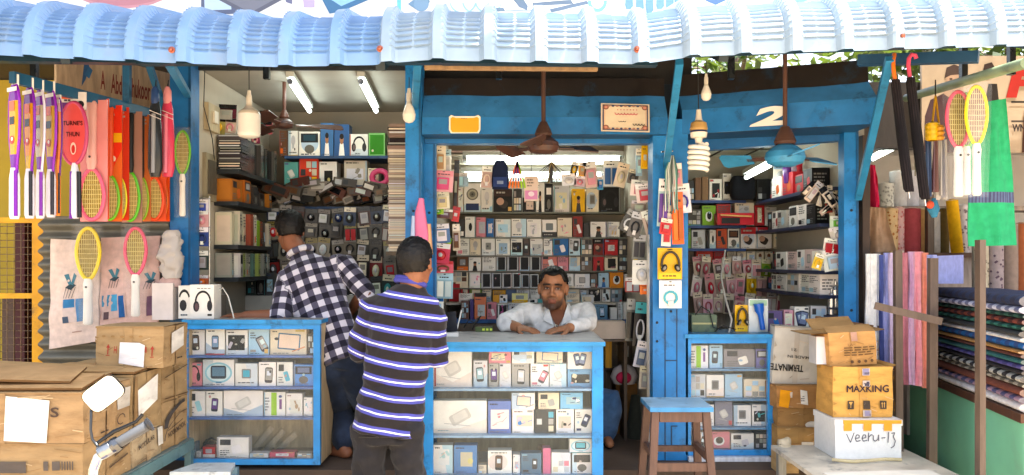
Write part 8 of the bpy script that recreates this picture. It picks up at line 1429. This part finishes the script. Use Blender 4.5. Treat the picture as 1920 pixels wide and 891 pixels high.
def face_col(p):
    q = M3.transposed() @ (p - hd) / HK; c = skin(p)
    if q.length < .19:
        if q.y > .0:
            n_ = noise.noise(p * 90) * .01; beard = sst(-.045, -.075, q.z + .35 * max(0, .055 - abs(q.x)) * 0 + n_) * sst(.0, .03, q.y); mo = max(beard * .82, .5 * sst(-.036, -.045, q.z) * sst(-.06, -.052, q.z) * sst(.036, .026, abs(q.x)))
            if abs(q.x) < .022 and -.078 < q.z < -.056 and q.y > .06: c = lerp3(c, H('7a3f34'), .75); mo = 0
            if q.z < -.02 and abs(q.x) > .055: mo = max(mo, .4 * sst(-.01, -.05, q.z))
            c = lerp3(c, H('1c1411'), mo)
            br = .038 - .10 * max(0, abs(q.x) - .03); 
            if .011 < abs(q.x) < .054: c = lerp3(c, EYB, .85 * sst(.0075, .004, abs(q.z - br + .012)))
            if abs(abs(q.x) - .031) < .02 and abs(q.z - .006) < .012: c = lerp3(c, H('4a2a1c'), .55)
    return c
grow(b, .0048, 4, 'body', 'skin', P3, face_col)
for s in (-1, 1):
    m = MB(); e = hd + M3 @ (Vector((s * .0305, .0815, .005)) * HK); m.ell(e, (.0125, .0065, .0046), 'a89c92', 16, 10, M3); m.ell(e + M3 @ Vector((-.001, .0036, 0)), (.0062, .0040, .0047), '17100c', 12, 8, M3); m.build('eye', 'gloss', P3)
    m = MB(); m.tube([e + M3 @ Vector((x, .0045 - abs(x) * .25, (.0046 - abs(x) * .16))) for x in np.linspace(-.015, .015, 7)], .0028, '4a2c1e', 8); m.build('eyelid', 'skin', P3)
    m = MB(); m.tube([hd + M3 @ (Vector((s * x, .0935 - .35 * max(0, x - .03), .0265 + .10 * min(x - .012, .02) - .12 * max(0, x - .036))) * HK) for x in np.linspace(.013, .052, 8)], [.0026, .0042, .0046, .0046, .0042, .0036, .003, .002], '120c0a', 8); m.build('eyebrow', 'hair', P3)
def front_line(d, p): back = sst(.25, -.25, d.y); lim = -.6 * back + (.50 - .05 * math.cos(d.x * 5)) * (1 - back); side = sst(.55, .9, abs(d.x)) * (1 - back); lim = lim * (1 - side) + .02 * side; return sst(lim - .06, lim + .08, d.z)
hair(hd, M3, HK, P3, front_line, .011)
b = MB(); L0 = (nk - pel).length; cs = [pel + ax * (L0 * t) for t in (-.02, .1, .3, .5, .68, .82, .91, .97)]
b.loft(torso_rings(cs, [.175, .178, .18, .188, .2, .2, .17, .11], [.125, .13, .13, .13, .13, .118, .095, .075], [sd] * 8, fw), 'A', 24)
for s, e, w, k in ((shL, elL, wrL, .5), (shR, elR, wrR, .80)): limb(b, [s + (nk - s) * .3 - ax * .03, s, e, e.lerp(w, k)], [.078, .066, .050, .043], sub=6)
def shirt_w(p):
    q = p - nk; return wrk(21, .014, 10)(p)
grow(b, .007, 5, 'shirt', 'cloth', P3, lambda p: lerp3(H('dcdad6'), H('eae8e4'), .5 + .5 * noise.noise(p * 5)), shirt_w)
# open collar: two flaps, a bare V of chest between them, a button placket below
m = MB(); F_ = Vector((-.08, -1, 0)).normalized(); base = nk + F_ * .105 - Vector((0, 0, .10)); vt = [nk + F_ * .062 + sd * -.055 + Vector((0, 0, .0)), nk + F_ * .062 + sd * .055 + Vector((0, 0, .0)), base]
vt = [vt[0], vt[0].lerp(vt[2], .5) + F_ * .02, vt[2] + F_ * .022, vt[1].lerp(vt[2], .5) + F_ * .02, vt[1], nk + F_ * .068 + Vector((0, 0, .01))]
m.add(vt, [(0, 1, 5), (1, 2, 5), (2, 3, 5), (3, 4, 5)], '7e4c32', True); m.build('open_neck', 'skin', P3)
for s in (-1, 1):
    m = MB(); a = nk + sd * s * .066 - F_ * .02 + Vector((0, 0, .045)); b_ = nk + F_ * .06 + sd * s * .058 + Vector((0, 0, .03)); c_ = nk + F_ * .128 + sd * s * .022 - Vector((0, 0, .085)); d_ = nk + F_ * .10 + sd * s * .088 - Vector((0, 0, .055)); e_ = nk + sd * s * .095 - F_ * .01 + Vector((0, 0, .0)); q = [a, b_, c_, d_, e_]; off = F_ * .006 + Vector((0, 0, .003))
    m.add(q + [p + off for p in q], [(0, 1, 2, 3), (0, 3, 4), (5, 8, 7, 6), (5, 9, 8), (0, 5, 6, 1), (1, 6, 7, 2), (2, 7, 8, 3), (3, 8, 9, 4)], 'e0deda'); m.build('collar', 'cloth', P3)
m = MB(); m.tube([wrR + Vector((-.075, -.012, .012)), wrR + Vector((-.082, -.03, .002))], .011, 'c8c8cc', 10); m.build('ring', 'metal', P3)
b = MB(); b.loft(torso_rings([pel + ax * .06, pel, pel - Vector((0, 0, .1))], [.17, .175, .17], [.125, .13, .12], [sd] * 3, fw), 'N', 20)
for hp, kn, an in ((hpL, knL, anL), (hpR, knR, anR)): limb(b, [hp, kn, an], [.10, .082, .07])
grow(b, .009, 6, 'jeans', 'denim', P3, lambda p: lerp3(H('2a4a70'), H('4a6a94'), .5 + .5 * noise.noise(p * 8)), wrk(31, .008, 9))
t = thing('stool', (pel.x, 5.0, .38), 'plain seat under the shopkeeper behind the centre showcase', 'stool'); m = MB(); zs = pel.z - .16; m.box(pel.x - .17, pel.x + .17, 4.86, 5.2, zs - .03, zs, '5a4030'); m.build('seat', 'wood', t)
for sx in (-1, 1):
    for sy in (4.88, 5.15): m = MB(); m.box(pel.x + sx * .14 - .015, pel.x + sx * .14 + .015, sy, sy + .03, .381, zs - .031, '5a4030'); m.build('leg', 'wood', t)
